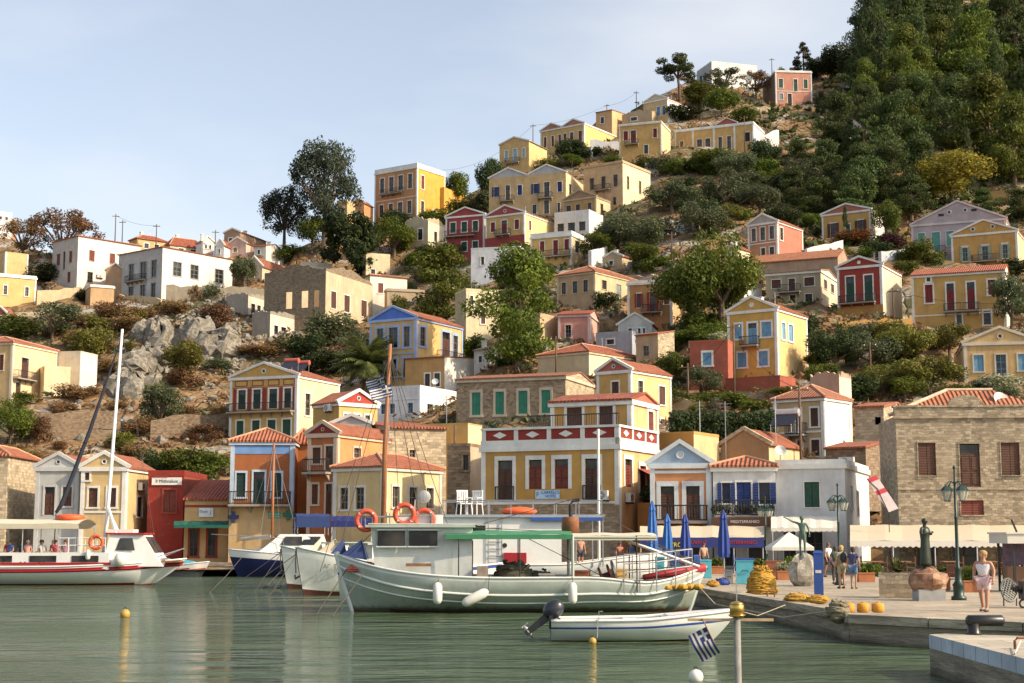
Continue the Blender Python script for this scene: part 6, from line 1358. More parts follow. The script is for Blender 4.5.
def lifebuoy(root, c, R0=.36, ax='y', mat=None):
    q = MB(); q.torus(c, R0, R0 * .27, ax, 20, 8); o = q.build('lifebuoy', mat or RING, root, True)
    w = MB()
    for k in range(4):
        a = math.pi / 4 + k * math.pi / 2; d = (math.cos(a), 0, math.sin(a)) if ax == 'y' else (0, math.cos(a), math.sin(a))
        w.ell((c[0] + d[0] * R0, c[1] + d[1] * R0, c[2] + d[2] * R0), (R0 * .16 + abs(d[2]) * 0, R0 * .30, R0 * .30) if ax == 'x' else (R0 * .24, R0 * .30, R0 * .24), 7, 5)
    w.build('white_band', FEND, o, True); return o
def fender(root, top, bot, r, rope_top=None, mat=None):
    a, b = Vector(top), Vector(bot); q = MB(); q.tube([a.lerp(b, t) for t in (0, .06, .18, .5, .82, .94, 1)], [r * .25, r * .7, r, r * 1.04, r, r * .7, r * .25], 12); f = q.build('fender', mat or FEND, root, True)
    if rope_top: q = MB(); q.tube([rope_top, top], .012, 5); q.build('fender_rope', DROPE, f)
    return f
def post(root, pts, r, mat=METAL, name='post', n=6): q = MB(); q.tube(pts, r, n); return q.build(name, mat, root)
def slab_canopy(root, x0, x1, hw, z, sag, mat, name='canopy', val=.16):
    q = MB(); n = 10
    for i in range(n):
        for j in range(6):
            def P(a, b): x = x0 + (x1 - x0) * a / n; y = -hw + 2 * hw * b / 6; return (x, y, z + sag * (1 - (y / hw) ** 2) - .05 * math.sin(a * 1.3) * .3)
            q.quad(P(i, j), P(i + 1, j), P(i + 1, j + 1), P(i, j + 1))
        for sg in (-1, 1):
            y = hw * sg; a, b = x0 + (x1 - x0) * i / n, x0 + (x1 - x0) * (i + 1) / n
            q.quad((a, y, z - val), (b, y, z - val), (b, y, z - .001), (a, y, z - .001))
    return q.build(name, mat, root, False)
# fishing caique
B = boat_root('fishing_boat', 'large pale green wooden fishing boat with wheelhouse and green canopy moored at the quay', -6.25, 54.4, R(1))
S_ = 28.0
def lx(px): return (px - 335) / S_
def lz(py): return (611 - py) / S_
beam = [(0, .05), (.04, .75), (.11, 1.35), (.25, 1.75), (.5, 1.78), (.7, 1.68), (.85, 1.2), (.95, .5), (1, .06)]
sheer = [(0, 1.98), (.06, 1.72), (.14, 1.48), (.25, 1.3), (.4, 1.2), (.74, 1.22), (.80, 1.0), (.86, .98), (.93, 1.2), (1, 1.56)]
LF = 13.15
hull(B, LF, beam, sheer, (.75, .62), [ANTI, HGREEN, HGREY, HWHITE], [(('z', -9), 0), (('z', .05), 1), (('f', .60), 2), (('f', .93), 3)], deck=.72, deckm=WOOD)
strake(B, LF, beam, sheer, (.75, .62), lambda s: .64 + .2 * abs(2 * s - 1) ** 2, .05, HWHITE); strake(B, LF, beam, sheer, (.75, .62), lambda s: .47 + .2 * abs(2 * s - 1) ** 2, .03, HWHITE)
q = MB(); q.tube([(.62, 0, -.25), (.2, 0, 1.1), (-.06, 0, 2.1)], [.07, .09, .10], 8); q.build('stem_post', HWHITE, B); q = MB(); q.tube([(LF - .62, 0, -.25), (LF - .2, 0, 1.0), (LF + .05, 0, 1.62)], [.07, .09, .1], 8); q.build('stem_post', HWHITE, B)
wx0, wx1 = lx(376), lx(470); q = MB(); zt = lz(528); fr_ = .22
vs = [(wx0, -.85, .9), (wx1, -1.15, .7), (wx1, 1.15, .7), (wx0, .85, .9), (wx0 - fr_, -1.1, zt), (wx1, -1.1, zt), (wx1, 1.1, zt), (wx0 - fr_, 1.1, zt)]
q.add(vs, [(0, 1, 5, 4), (1, 2, 6, 5), (2, 3, 7, 6), (3, 0, 4, 7), (4, 5, 6, 7)]); wh = q.build('wheelhouse', HWH, B)
q = MB(); q.box(wx0 - .4, -1.28, zt + .003, wx1 + .1, 1.28, zt + .09); q.build('wheelhouse_roof', HGREY, wh)
for a, b in ((377, 404), (408, 436)):
    q = MB(); q.box(lx(a), -1.185, lz(546), lx(b), -1.145, lz(531)); w = q.build('window', GLASS, wh)
    q = MB(); q.box(lx(a) - .05, -1.175, lz(546) - .05, lx(b) + .05, -1.14, lz(546) - .002); q.box(lx(a) - .05, -1.175, lz(531) + .002, lx(b) + .05, -1.14, lz(531) + .05); q.build('frame', HWHITE, w)
q = MB(); q.box(wx0 - .16, -.95, lz(546), wx0 - .10, .95, lz(531)); q.build('window', GLASS, wh)
q = MB(); q.box(lx(405), -1.2, lz(566), lx(430), -1.155, lz(563)); q.box(wx1 + .002, -.4, .75, wx1 + .03, .4, 2.5); q.build('door', WOOD, wh)
slab_canopy(B, lx(444), lx(569), 1.45, lz(535), .14, GCAN); slab_canopy(B, lx(569) + .02, lx(652), 1.4, lz(536), .10, CANV)
for px in (457, 517, 632):
    for sg in (-1, 1): post(B, [(lx(px), 1.4 * sg, .7), (lx(px), 1.4 * sg, lz(536))], .025, IRON, 'canopy_post')
post(B, [(lx(569), -1.4, .7), (lx(569), -1.4, lz(536))], .06, HGREY, 'canopy_post'); post(B, [(lx(569), 1.4, .7), (lx(569), 1.4, lz(536))], .06, HGREY, 'canopy_post')
q = MB(); q.tube([(lx(444), -1.42, lz(537)), (lx(652), -1.4, lz(538))], .03, 6); q.tube([(lx(444), 1.42, lz(537)), (lx(652), 1.4, lz(538))], .03, 6); q.tube([(wx0 - .3, -1.2, zt + .12), (wx1 + .4, -1.2, zt + .10)], .035, 6); q.build('canopy_rail', HGREY, B)
q = MB(); q.lathe((lx(569), -.2, lz(534)), [(.30, 0), (.30, .55), (.27, .6)], 14); fu = q.build('funnel', RUST, B, True); post(fu, [(lx(569), -.2, lz(520)), (lx(569), -.2, lz(505)), (lx(571), -.2, lz(501)), (lx(578), -.2, lz(500))], .07, IRON, 'exhaust_pipe', 8)
for px, py in ((403, 515), (365, 521), (422, 520)): lifebuoy(wh, (lx(px), -1.0 if px != 422 else -.6, lz(py)), .33)
q = MB()
for sg in (-1, 1):
    q.tube([(lx(352), .9 * sg, lz(518)), (lx(432), .9 * sg, lz(516))], .025, 5)
    for px in (360, 385, 412, 430): q.tube([(lx(px), .9 * sg, zt + .05), (lx(px), .9 * sg, lz(510) - .1)], .022, 5)
q.build('roof_rail', METAL, wh)
q = MB(); q.ell((lx(421), .1, lz(497)), (.24, .08, .24), 12, 8); q.tube([(lx(410), .1, zt), (lx(412), .1, lz(500))], .03, 5); q.build('radar_reflector', simple((.34, .34, .33), .5, .3), wh)
q = MB(); q.box(lx(395), -.5, zt + .1, lx(440), .5, zt + .45); q.build('raft_canister', BW, wh)
fender(B, (lx(437), -1.86, lz(581)), (lx(437), -1.9, lz(602)), .16, (lx(438), -1.78, 1.2)); fender(B, (lx(486), -1.9, lz(589)), (lx(461), -1.95, lz(602)), .17, (lx(487), -1.8, 1.25)); fender(B, (lx(568), -1.86, lz(581)), (lx(568), -1.9, lz(602)), .15, (lx(568), -1.75, 1.25))
r_ = random.Random(5); DNET = simple((.06, .055, .035), .95, var=.5, sc=8)
def heap(name, label, c, R3, mat, parent=None, seed=1, n=26, cat=None, tr=(.05, .10)):
    r = random.Random(seed); q = MB()
    q.ell((c[0], c[1], c[2] + R3[2] * .35), (R3[0] * .85, R3[1] * .85, R3[2] * .6), 14, 9)
    for i in range(n):
        a = r.uniform(0, 6.28); h = r.random(); w = math.sqrt(1 - h * h * .9)
        pts = [(c[0] + R3[0] * w * math.cos(a + k * .35) * r.uniform(.8, 1.0), c[1] + R3[1] * w * math.sin(a + k * .35) * r.uniform(.8, 1), c[2] + R3[2] * h * r.uniform(.85, 1.05) + .02) for k in range(5)]
        q.tube(pts, R3[2] * r.uniform(*tr), 5)
    o = q.build(name, mat, parent, True)
    if label: tag(o, label, cat or 'net')
    return o
heap('fishing_net', 'dark heaped fishing net on the deck of the large fishing boat', (B.location.x + lx(512), 54.2, .72), (.85, .7, 1.1), DNET, None, 3); heap('fishing_net', 'smaller dark net bundle lying behind the heaped one on the fishing boat', (B.location.x + lx(538), 54.3, .72), (.55, .5, .75), DNET, None, 4)
heap('rope_coil', 'red and white rope bundle on the bow of the large fishing boat', (B.location.x + lx(361), 54.0, 1.40), (.62, .4, .34), simple((.42, .10, .07), .8, var=.5, sc=9), None, 6, 34, 'rope')
q = MB(); q.box(lx(475), -1.6, 1.2, lx(486), -1.1, 1.62); q.build('deck_box', simple((.26, .20, .16), .8, var=.3), B)
q = MB(); q.lathe((lx(599), -.5, 1.15), [(.42, 0), (.42, .06), (.16, .08), (.16, .3), (.42, .32), (.42, .38)], 16, Matrix.Rotation(R(70), 4, 'Y')); q.box(lx(594), -.8, .7, lx(602), -.3, 1.2); w = q.build('net_winch', simple((.13, .025, .025), .6), B); q = MB(); q.lathe((lx(611), -.5, 1.35), [(.45, 0), (.45, .07)], 16, Matrix.Rotation(R(75), 4, 'Y')); q.build('winch_drum', METAL, w)
q = MB(); q.tube([(lx(640), -.9, lz(577)), (lx(668), -.5, lz(573)), (lx(704), 0, lz(568))], [.10, .14, .16], 10); q.build('bow_fender', simple((.28, .02, .025), .6, var=.2), B, True)
q = MB()
for sg in (-1, 1):
    for dz in (.45, .75, 1.05): q.tube([(lx(619), 1.5 * sg, .95 + dz), (lx(650), 1.2 * sg, 1.0 + dz), (lx(690), .5 * sg, 1.15 + dz)], .022, 5)
    for px, y, z in ((619, 1.5, .95), (635, 1.35, .97), (652, 1.2, 1.0), (672, .85, 1.1), (690, .5, 1.15)): q.tube([(lx(px), y * sg, z - .3), (lx(px), y * sg, z + 1.05)], .022, 5)
q.build('guard_rail', METAL, B)
q = MB(); q.box(lx(628), -.12, lz(545), lx(630), .12, lz(543)); q.tube([(lx(626), .25, lz(541)), (lx(698), .25, lz(567))], .06, 6); q.tube([(lx(626), -.25, lz(541)), (lx(698), -.25, lz(567))], .06, 6); q.build('gangway', BW, B)
for pts in ([(lx(345), -.3, 1.5), (lx(322), -2.5, .0)], [(lx(365), -1.1, 1.45), (lx(340), -3.5, 0)]): post(B, pts, .018, DROPE, 'mooring_line', 5)
q = MB()
for i in range(7): q.ell((lx(648) + i * .28, -.7 + .1 * (i % 2), .86), (.2, .22, .12), 8, 5)
q.build('yellow_nets', simple((.5, .27, .03), .9, var=.3), B)
r_ = random.Random(9)
for k, (px, w, h, c, lab) in enumerate([(455, .5, .35, (.10, .20, .32), 'blue fish box on the deck behind the wheelhouse'), (545, .55, .4, (.40, .38, .33), 'pale fish box beside the net bundles'), (580, .5, .5, (.34, .12, .05), 'rust brown fish box near the net winch'), (615, .6, .32, (.42, .25, .06), 'yellow fish box by the guard rail')]):
    x = B.location.x + lx(px); e = empty('fish_box', (x, 54.0, 1.18 if px > 600 else .95), r_.uniform(-.3, .3), lab, 'box'); q = MB(); q.box(-w / 2, -.2, 0, w / 2, .2, h); q.box(-w / 2 - .02, -.22, h - .06, w / 2 + .02, .22, h + .003); q.build('crate_body', simple(c, .7, var=.3), e)
for a, b in (((376, 528), (345, 556)), ((470, 528), (632, 536)), ((569, 500), (700, 566)), ((569, 500), (470, 527)), ((632, 536), (704, 566)), ((520, 536), (598, 575))): q = MB(); q.tube([(lx(a[0]), -.4, lz(a[1])), (lx(b[0]), -.1, lz(b[1]))], .012, 4); q.build('rigging', DROPE, B)
# white trip boat behind it
B = boat_root('trip_boat', 'big white two deck trip boat lying behind the green canopied fishing boat', -4.8, 78.5, R(0)); s2 = 19.1
def bx(px): return (px - 512) / s2 + 4.8
def bz(py): return HC + (535 - py) / s2
L2 = 13; bm = [(0, 1.6), (.1, 1.9), (.5, 2.1), (.8, 1.6), (1, .1)]; sh = [(0, 1.2), (.6, 1.2), (1, 1.9)]
hull(B, L2, bm, sh, (0, .8), [ANTI, BW, BW], [(('z', -9), 0), (('z', .1), 1)], deck=1.0, deckm=CANV)
x0, x1 = bx(418), bx(560); zt = bz(518); q = MB(); q.box(x0, -1.7, .9, x1, 1.7, zt); cb = q.build('cabin', BW, B)
q = MB(); q.box(x0 - .4, -1.9, zt + .003, bx(602), 1.9, zt + .14); q.build('upper_deck', simple((.30, .33, .38), .5), B)
q = MB(); q.box(bx(530), -1.93, zt - .18, bx(600), -1.8, zt - .003); q.build('blue_fascia', BBLUE, B)
for a, b in ((424, 440), (446, 462), (470, 486)): q = MB(); q.box(bx(a), -1.72, bz(536), bx(b), -1.69, bz(526)); q.build('window', GLASS, cb)
q = MB(); q.lathe((bx(505), -1.71, bz(545)), [(.12, 0), (.12, .02)], 12, Matrix.Rotation(R(90), 4, 'X')); q.build('porthole', GLASS, cb)
q = MB()
for px in (489, 502): q.tube([(bx(px), -1.78, 1.0), (bx(px), -1.78, zt)], .03, 5)
for i in range(6): q.tube([(bx(489), -1.78, 1.3 + i * .35), (bx(502), -1.78, 1.3 + i * .35)], .025, 5)
q.build('ladder', METAL, B)
q = MB()
for sg in (-1, 1):
    q.tube([(bx(445), 1.85 * sg, zt + .85), (bx(600), 1.85 * sg, zt + .85)], .03, 5)
    for px in range(445, 601, 22): q.tube([(bx(px), 1.85 * sg, zt + .1), (bx(px), 1.85 * sg, zt + .85)], .025, 5)
for px in (574, 590, 600): q.tube([(bx(px), -1.8, 1.1), (bx(px), -1.8, zt)], .035, 5)
q.build('deck_rail', METAL, B)
tag(post(None, [(-4.8 + bx(598), 78.3, 1.0), (-4.8 + bx(598), 78.3, bz(430))], .07, BW, 'flag_mast', 8), 'tall thin white mast standing before the hotel corner', 'mast')
q = MB(); q.ell((bx(519), -.4, zt + .32), (.95, .55, .24), 14, 8); q.build('life_raft', ORNG, B, True)
def chair(x, y, z, rz, label, s=1.0, mat=None):
    r = empty('garden_chair', (x, y, z), rz, label, 'chair'); m = mat or BW; r.scale = (s, s, s)
    q = MB(); q.box(-.24, -.24, .42, .24, .22, .46); q.build('seat', m, r)
    q = MB()
    for k in range(5): q.box(-.22 + k * .1, .2, .5, -.16 + k * .1, .25, .95)
    q.box(-.24, .195, .9, .24, .255, .98); q.build('backrest', m, r)
    for a in (-.22, .22):
        for b in (-.2, .2): q = MB(); q.tube([(a * 1.15, b * 1.2, 0), (a, b, .43)], .025, 5); q.build('leg', m, r)
        q = MB(); q.tube([(a * 1.1, -.22, .43), (a * 1.1, -.22, .66), (a * 1.1, .2, .68)], .022, 5); q.build('armrest', m, r)
chair(-4.8 + bx(465), 77.6, zt + .14, R(25), 'white plastic chair on the upper deck of the trip boat', 1.3); chair(-4.8 + bx(475), 78.0, zt + .14, R(-30), 'second white plastic chair, turned away, on the trip boat deck', 1.3)
q = MB(); q.box(bx(504), -1.85, 1.0, bx(526), -1.72, bz(552)); q.build('red_locker', BRED, B)
# red and white excursion boat
B = boat_root('excursion_boat', 'white excursion boat with red stripes, cream awning and passengers aboard', -31.2, 83.5, R(0)); s3 = 18.0
def ex(px): return (px - 512) / s3 + 31.2
def ez(py): return HC + (535 - py) / s3
L3 = ex(189); bm = [(0, 1.7), (.3, 2.0), (.6, 1.95), (.82, 1.25), (.94, .5), (1, .05)]; sh = [(0, .95), (.5, 1.0), (.8, 1.15), (1, 1.4)]
hull(B, L3, bm, sh, (0, 2.6), [BRED, BW, BRED, BW], [(('z', -9), 0), (('z', .07), 1), (('f', .80), 2), (('f', .96), 3)], p=2.0, pe=1.3, deck=.9, deckm=CANV)
strake(B, L3, bm, sh, (0, 2.6), .84, .05, BRED, p=2.0, pe=1.3)
q = MB(); q.box(.6, -1.65, .85, ex(120), 1.65, ez(552)); cb = q.build('cabin_side', BW, B)
q = MB(); q.box(.6, -1.70, ez(564), ex(122), -1.651, ez(561.5)); q.build('red_stripe', BRED, cb)
for a, b in ((-24, -4), (2, 26), (43, 69), (84, 110)): q = MB(); q.box(ex(a), -1.68, ez(561), ex(b), -1.645, ez(555)); q.build('window', GLASS, cb)
zt = ez(534.5); x0, x1, x2 = ex(112), ex(150), ex(170); zd = 1.0
q = MB(); q.add([(x0, -1.25, zd), (x2, -1.1, zd), (x2, 1.1, zd), (x0, 1.25, zd), (x0 + .3, -1.1, zt), (x1, -1.0, zt), (x1, 1.0, zt), (x0 + .3, 1.1, zt)], [(0, 1, 5, 4), (1, 2, 6, 5), (2, 3, 7, 6), (3, 0, 4, 7), (4, 5, 6, 7)]); wh = q.build('wheelhouse', BW, B)
q = MB(); q.box(x0 + .1, -1.2, zt + .003, x1 + .1, 1.2, zt + .09); q.build('red_roof_edge', BRED, wh)
def sideq(xa, za, xb, zb_, xc, zc, xd, zd_, yo, nm='window'):
    def yy(z): return -(1.25 - .17 * (z - 1.0) / (zt - 1.0)) - yo
    q = MB(); q.quad((xa, yy(za), za), (xb, yy(zb_), zb_), (xc, yy(zc), zc), (xd, yy(zd_), zd_)); q.build(nm, GLASS, wh)
sideq(ex(124), ez(550), ex(143), ez(550), ex(140), ez(538), ex(128), ez(538), .02)
q = MB()
for a, b in ((-.9, -.05), (.05, .9)):
    def W(t, y): return (x2 + (x1 - x2) * t + .03, y * (1.1 - .1 * t), zd + (zt - zd) * t + .02)
    q.quad(W(.42, a), W(.42, b), W(.92, b), W(.92, a))
q.build('windscreen', GLASS, wh)
slab_canopy(B, .3, ex(90), 1.75, ez(524), .25, CANV, val=.28)
for px in (-30, 2, 35, 70, 89):
    for sg in (-1, 1): post(B, [(ex(px), 1.6 * sg, ez(552)), (ex(px), 1.6 * sg, ez(526))], .03, METAL, 'awning_post')
q = MB()
for sg in (-1, 1):
    for zz in (538, 545): q.tube([(ex(70), 1.6 * sg, ez(zz)), (ex(116), 1.5 * sg, ez(zz))], .025, 5)
    for px in (70, 80, 92, 104, 116): q.tube([(ex(px), 1.6 * sg, ez(552)), (ex(px), 1.6 * sg, ez(538))], .025, 5)
q.build('guard_rail', BW, B)
q = MB(); q.ell((ex(74), -.3, ez(519)), (.80, .55, .26), 14, 8); q.torus((ex(74), -.3, ez(518)), .62, .17, 'z', 18, 8); q.build('life_raft', ORNG, B, True)
lifebuoy(B, (ex(107), -1.62, ez(542)), .34, mat=ORNG); fender(B, (ex(11), -2.05, ez(557)), (ex(11), -2.1, ez(572)), .17, (ex(12), -1.8, 1.3)); fender(B, (ex(100), -1.72, ez(549)), (ex(100), -1.75, ez(559)), .13)
q = MB(); q.ell((ex(131), -1.55, ez(559)), (.36, .36, .40), 12, 9); q.build('ball_fender', FEND, B, True)
q = MB(); q.tube([(ex(105), .2, 1.0), (ex(108), .2, ez(520)), (ex(117), .2, ez(328))], [.13, .11, .075], 8); m = q.build('mast', BW, B, True)
q = MB(); q.tube([(ex(116.5), .2, ez(336)), (ex(88), .2, ez(430)), (ex(62), .2, ez(505))], [.03, .11, .13], 7); q.tube([(ex(62), .2, ez(505)), (ex(57), .2, ez(513))], [.13, .09], 7); q.tube([(ex(57), .2, ez(513)), (ex(56), .2, 1.0)], .03, 5); q.build('furled_sail', simple((.02, .024, .04), .8), m)
q = MB(); q.tube([(ex(117), .2, ez(330)), (ex(163), -.8, ez(552))], .007, 4); q.tube([(ex(117), .2, ez(330)), (ex(150), 1.2, ez(540))], .007, 4); q.tube([(ex(100), -.5, ez(430)), (ex(120), .9, ez(430))], .03, 5); q.build('stay', IRON, m)
q = MB(); q.tube([(ex(109), .2, ez(508)), (ex(122), -.6, ez(535))], .10, 6); q.tube([(ex(109), .2, ez(512)), (ex(118), .8, ez(535))], .10, 6); q.box(ex(112), -.6, zt + .1, ex(138), .6, zt + .28); q.build('radar_frame', BW, m)
q = MB()
for sg in (-1, 1):
    q.tube([(ex(150), 1.1 * sg, zd), (ex(165), .85 * sg, zd + .55), (ex(186), .1 * sg, 1.95)], .025, 5)
q.tube([(ex(168), -.7, 1.25), (ex(168), .7, 1.25)], .2, 7); q.build('bow_rail', METAL, B)
q = MB(); q.box(ex(160), -.8, 1.22, ex(186), .25, 1.32); q.build('bow_platform', WOOD, B)
# small craft along the far quay
def sloop(name, label, x, y, rz, L, bw, sh_, mats, bands, dk):
    r = boat_root(name, label, x, y, rz); bm = [(0, .7 * bw), (.2, .95 * bw), (.5, bw), (.8, .65 * bw), (.93, .28 * bw), (1, .04)]; sh = [(0, sh_), (.5, sh_ * .98), (1, sh_ * 1.25)]
    hull(r, L, bm, sh, (.1, .9), mats, bands, p=2.3, pe=1.2, deck=dk, deckm=CANV); return r
B = sloop('sailing_boat', 'small white sailing boat with navy band and varnished wooden mast', -19.0, 105.5, R(-40), 6.5, 1.1, 1.35, [BW, BW, NAVY, NAVY], [(('z', -9), 0), (('z', .1), 1), (('f', .86), 2)], 1.2)
q = MB(); q.tube([(3.4, 0, 1.0), (3.42, 0, 9.0)], [.11, .07], 8); m = q.build('mast', simple((.33, .13, .05), .5, var=.2), B, True)
q = MB(); q.tube([(3.4, 0, 2.6), (.2, 0, 2.4)], [.16, .12], 8); q.build('furled_sail', CANV, m); q = MB(); q.tube([(3.4, 0, 8.8), (6.4, 0, 1.7)], .015, 4); q.tube([(3.4, 0, 8.8), (.1, 0, 1.4)], .015, 4); q.tube([(3.4, 0, 8.8), (3.2, 1.05, 1.4)], .015, 4); q.tube([(3.4, 0, 8.8), (3.2, -1.05, 1.4)], .015, 4); q.build('stay', METAL, m)
q = MB(); q.box(1.6, -.7, 1.2, 4.4, .7, 1.75); q.build('cabin', BW, B)
B = sloop('motor_yacht', 'navy and white motor yacht with raked dark windscreen and blue bimini', -10.3, 101, R(180 + 14), 8.5, 1.5, 1.42, [NAVY, NAVY, BW, BW], [(('z', -9), 0), (('z', .1), 0), (('f', .80), 2)], 1.3)
q = MB(); q.add([(2.0, -1.1, 1.6), (6.6, -.9, 1.6), (6.6, .9, 1.6), (2.0, 1.1, 1.6), (2.4, -1.0, 2.75), (5.2, -.85, 2.75), (5.2, .85, 2.75), (2.4, 1.0, 2.75)], [(0, 1, 5, 4), (1, 2, 6, 5), (2, 3, 7, 6), (3, 0, 4, 7), (4, 5, 6, 7)]); cb = q.build('cabin', BW, B)
q = MB()
for sg in (-1, 1):
    for a, b in ((2.6, 3.6), (3.8, 4.9)): q.quad((a, sg * 1.06, 2.05), (b + .3, sg * 1.0, 2.05), (b, sg * .95, 2.6), (a, sg * 1.02, 2.6))
q.quad((6.3, -.8, 1.85), (6.3, .8, 1.85), (5.35, .78, 2.68), (5.35, -.78, 2.68)); q.build('windscreen', GLASS, cb)
slab_canopy(B, 2.0, 4.2, 1.0, 3.9, .2, BLUC, 'bimini', .7)
for a in (2.1, 4.1):
    for sg in (-1, 1): post(B, [(a, .9 * sg, 2.7), (a, .95 * sg, 3.9)], .03, METAL, 'bimini_post')
q = MB()
for sg in (-1, 1): q.tube([(5, 1.25 * sg, 1.9), (5.1, 1.2 * sg, 2.5), (8.6, .5 * sg, 2.7), (9.6, 0, 2.75)], .022, 5)
q.build('bow_rail', METAL, B)
B = sloop('rowing_boat', 'small white rowing boat with turquoise cover moored by the sailing boat', -23.6, 101.5, R(-20), 3.8, .75, .75, [BW, BRED, BW], [(('z', -9), 0), (('z', .35), 1), (('z', .5), 0)], .6)
q = MB(); q.ell((1.7, 0, .8), (1.3, .6, .25), 12, 7); q.build('boat_cover', TEAL, B, True)
for i, (x, y, rz, lab, L) in enumerate([(-9.7, 68, R(215), 'white working boat with dark rubbing band and lettered bow beside the fishing boat', 7.5), (-11.6, 76, R(213), 'second white boat, its bow hung with an anchor, behind the lettered one', 7.2)]):
    r = boat_root('working_boat', lab, x - math.cos(rz) * L, y - math.sin(rz) * L, rz)
    bm = [(0, 1.3), (.3, 1.7), (.6, 1.65), (.82, 1.1), (.94, .5), (1, .05)]; sh = [(0, 1.25), (.5, 1.35), (.8, 1.75), (1, 2.15)]
    hull(r, L, bm, sh, (.1, .55), [ANTI, HWH, DARK, HWHITE], [(('z', -9), 0), (('z', .22), 1), (('f', .86), 2), (('f', .89), 3)], deck=1.1, deckm=CANV)
    q = MB(); q.box(1.2, -1.1, 1.0, 4.2, 1.1, 2.25); cb = q.build('cabin', HWHITE, r)
    q = MB(); q.box(1.0, -1.2, 2.253, 4.5, 1.2, 2.34); q.build('cabin_roof', HGREY, cb)
    for sg in (-1, 1):
        for k in range(4): q = MB(); q.box(1.4 + k * .7, sg * 1.115 - .01, 1.65, 1.9 + k * .7, sg * 1.115 + .01, 2.1); q.build('window', GLASS, cb)
    q = MB()
    for sg in (-1, 1): q.tube([(4.3, 1.0 * sg, 1.5), (4.6, .9 * sg, 2.5), (5.6, .5 * sg, 1.7)], .03, 5); q.quad((4.32, .9 * sg, 1.55), (4.62, .85 * sg, 2.5), (5.55, .5 * sg, 1.72), (5.4, .6 * sg, 1.4))
    q.build('spray_hood', BLUC if i == 0 else CANV, r)
    if i == 0:
        text_mesh('ΑΓ. ΓΕΩΡΓΙΟΣ', .26, KTXT, r, Matrix.Translation((5.85, 1.32, 1.30)) @ Matrix.Rotation(R(180 - 24), 4, 'Z') @ Matrix.Rotation(R(80), 4, 'X'), 'bow_lettering')
    q = MB(); q.tube([(L + .02, 0, 2.0), (L - .02, 0, 1.0)], .03, 5); q.tube([(L - .1, -.25, .9), (L, 0, .75), (L - .1, .25, .9)], .04, 6); q.build('anchor', IRON, r)
    for dx, dy in ((1.6, .6), (2.2, -1.4)): post(r, [(L - .1, 0, 1.9), (L + dx, dy, -.02)], .018, DROPE, 'mooring_line', 4)
# tan mast with flags behind the cabin roofs
B = sloop('sailing_boat', 'varnished wooden masted sailing boat flying striped flags, hidden behind the fishing boat', -6.9, 61, R(0), 6.5, 1.3, 1.25, [BW, BW, BBLUE, BW], [(('z', -9), 0), (('z', .1), 1), (('f', .9), 2)], 1.1)
mx = -((512 - 385) / F * 61) + 6.9; zz = lambda py: HC + (535 - py) / F * 61
q = MB(); q.tube([(mx - .05, 0, 1.0), (mx, 0, zz(450)), (mx + .18, 0, zz(344))], [.12, .105, .07], 9); m = q.build('mast', simple((.30, .12, .045), .5, var=.2), B, True)
q = MB()
for dx, dy in ((-1.9, -.8), (1.9, -1.0), (2.6, -.6), (-2.6, .3), (3.2, .8), (.9, -1.3)): q.tube([(mx + .15, 0, zz(352)), (mx + dx, dy, 1.2)], .013, 4)
q.tube([(mx - .5, 0, zz(378)), (mx + .7, 0, zz(378))], .04, 5); q.build('stay', DROPE, m)
FBL = simple((.02, .03, .13), .8); FWH = simple((.52, .49, .42), .8)
def greek_flag(M, W, H, parent=None, name='flag', wob=.06):
    q = MB(); q.mats = [FBL, FWH]; nx_, n9 = 12, 9
    for j in range(n9):
        for i in range(nx_):
            def P(a, b): u, v = a / nx_, b / n9; return M @ Vector((u * W, wob * math.sin(u * 7 + v * 2) * (.3 + u), -v * H))
            mi = 0 if j % 2 == 0 else 1
            if j < 5 and i < 5: mi = 1 if (j == 2 or i == 2) else 0
            q.cur = mi; q.quad(P(i, j), P(i + 1, j), P(i + 1, j + 1), P(i, j + 1))
    return q.build(name, None, parent)
greek_flag(Matrix.Translation((mx - .1, -.05, zz(375))) @ Matrix.Rotation(R(180 - 30), 4, 'Z') @ Matrix.Rotation(R(15), 4, 'Y'), .85, .5, m); greek_flag(Matrix.Translation((mx + .2, -.05, zz(385))) @ Matrix.Rotation(R(200), 4, 'Z') @ Matrix.Rotation(R(15), 4, 'Y'), .95, .5, m)
q = MB(); q.box(mx - .6, -.8, 1.1, mx + 2.3, .8, 1.75); q.build('cabin', BW, B)
# dinghy
B = boat_root('dinghy', 'small white open dinghy with blue stripe and dark tilted outboard motor', -8.9 + 9.85 + .05, 39.4, R(0)); L5 = 4.82
bm = [(0, .72), (.3, .86), (.6, .80), (.82, .52), (.94, .22), (1, .03)]; sh = [(0, .52), (.5, .55), (1, .78)]
hull(B, L5, bm, sh, (0, .85), [ANTI, HWHITE, BBLUE, BW], [(('z', -9), 0), (('z', .03), 1), (('f', .70), 2), (('f', .78), 3)], keel=-.18, p=2.3, pe=1.2, deck=.40, deckm=simple((.55, .56, .53), .5))
q = MB(); q.box(.25, -.62, .3, .6, .62, .56); q.build('thwart', BW, B); q = MB(); q.box(1.9, -.72, .3, 2.25, .72, .54); q.build('thwart', BW, B)
q = MB(); q.add([(3.0, -.62, .66), (4.7, -.05, .80), (4.7, .05, .80), (3.0, .62, .66), (2.8, -.6, .45), (2.8, .6, .45)], [(0, 1, 2, 3), (0, 3, 5, 4)]); q.build('foredeck', BW, B)
q = MB(); q.tube([(1.2, -.86, .58), (1.2, -.86, .78), (1.3, -.86, .78)], .015, 5); q.tube([(1.17, -.88, .6), (1.15, -.92, .12)], .012, 4); q.build('grab_rail', METAL, B)
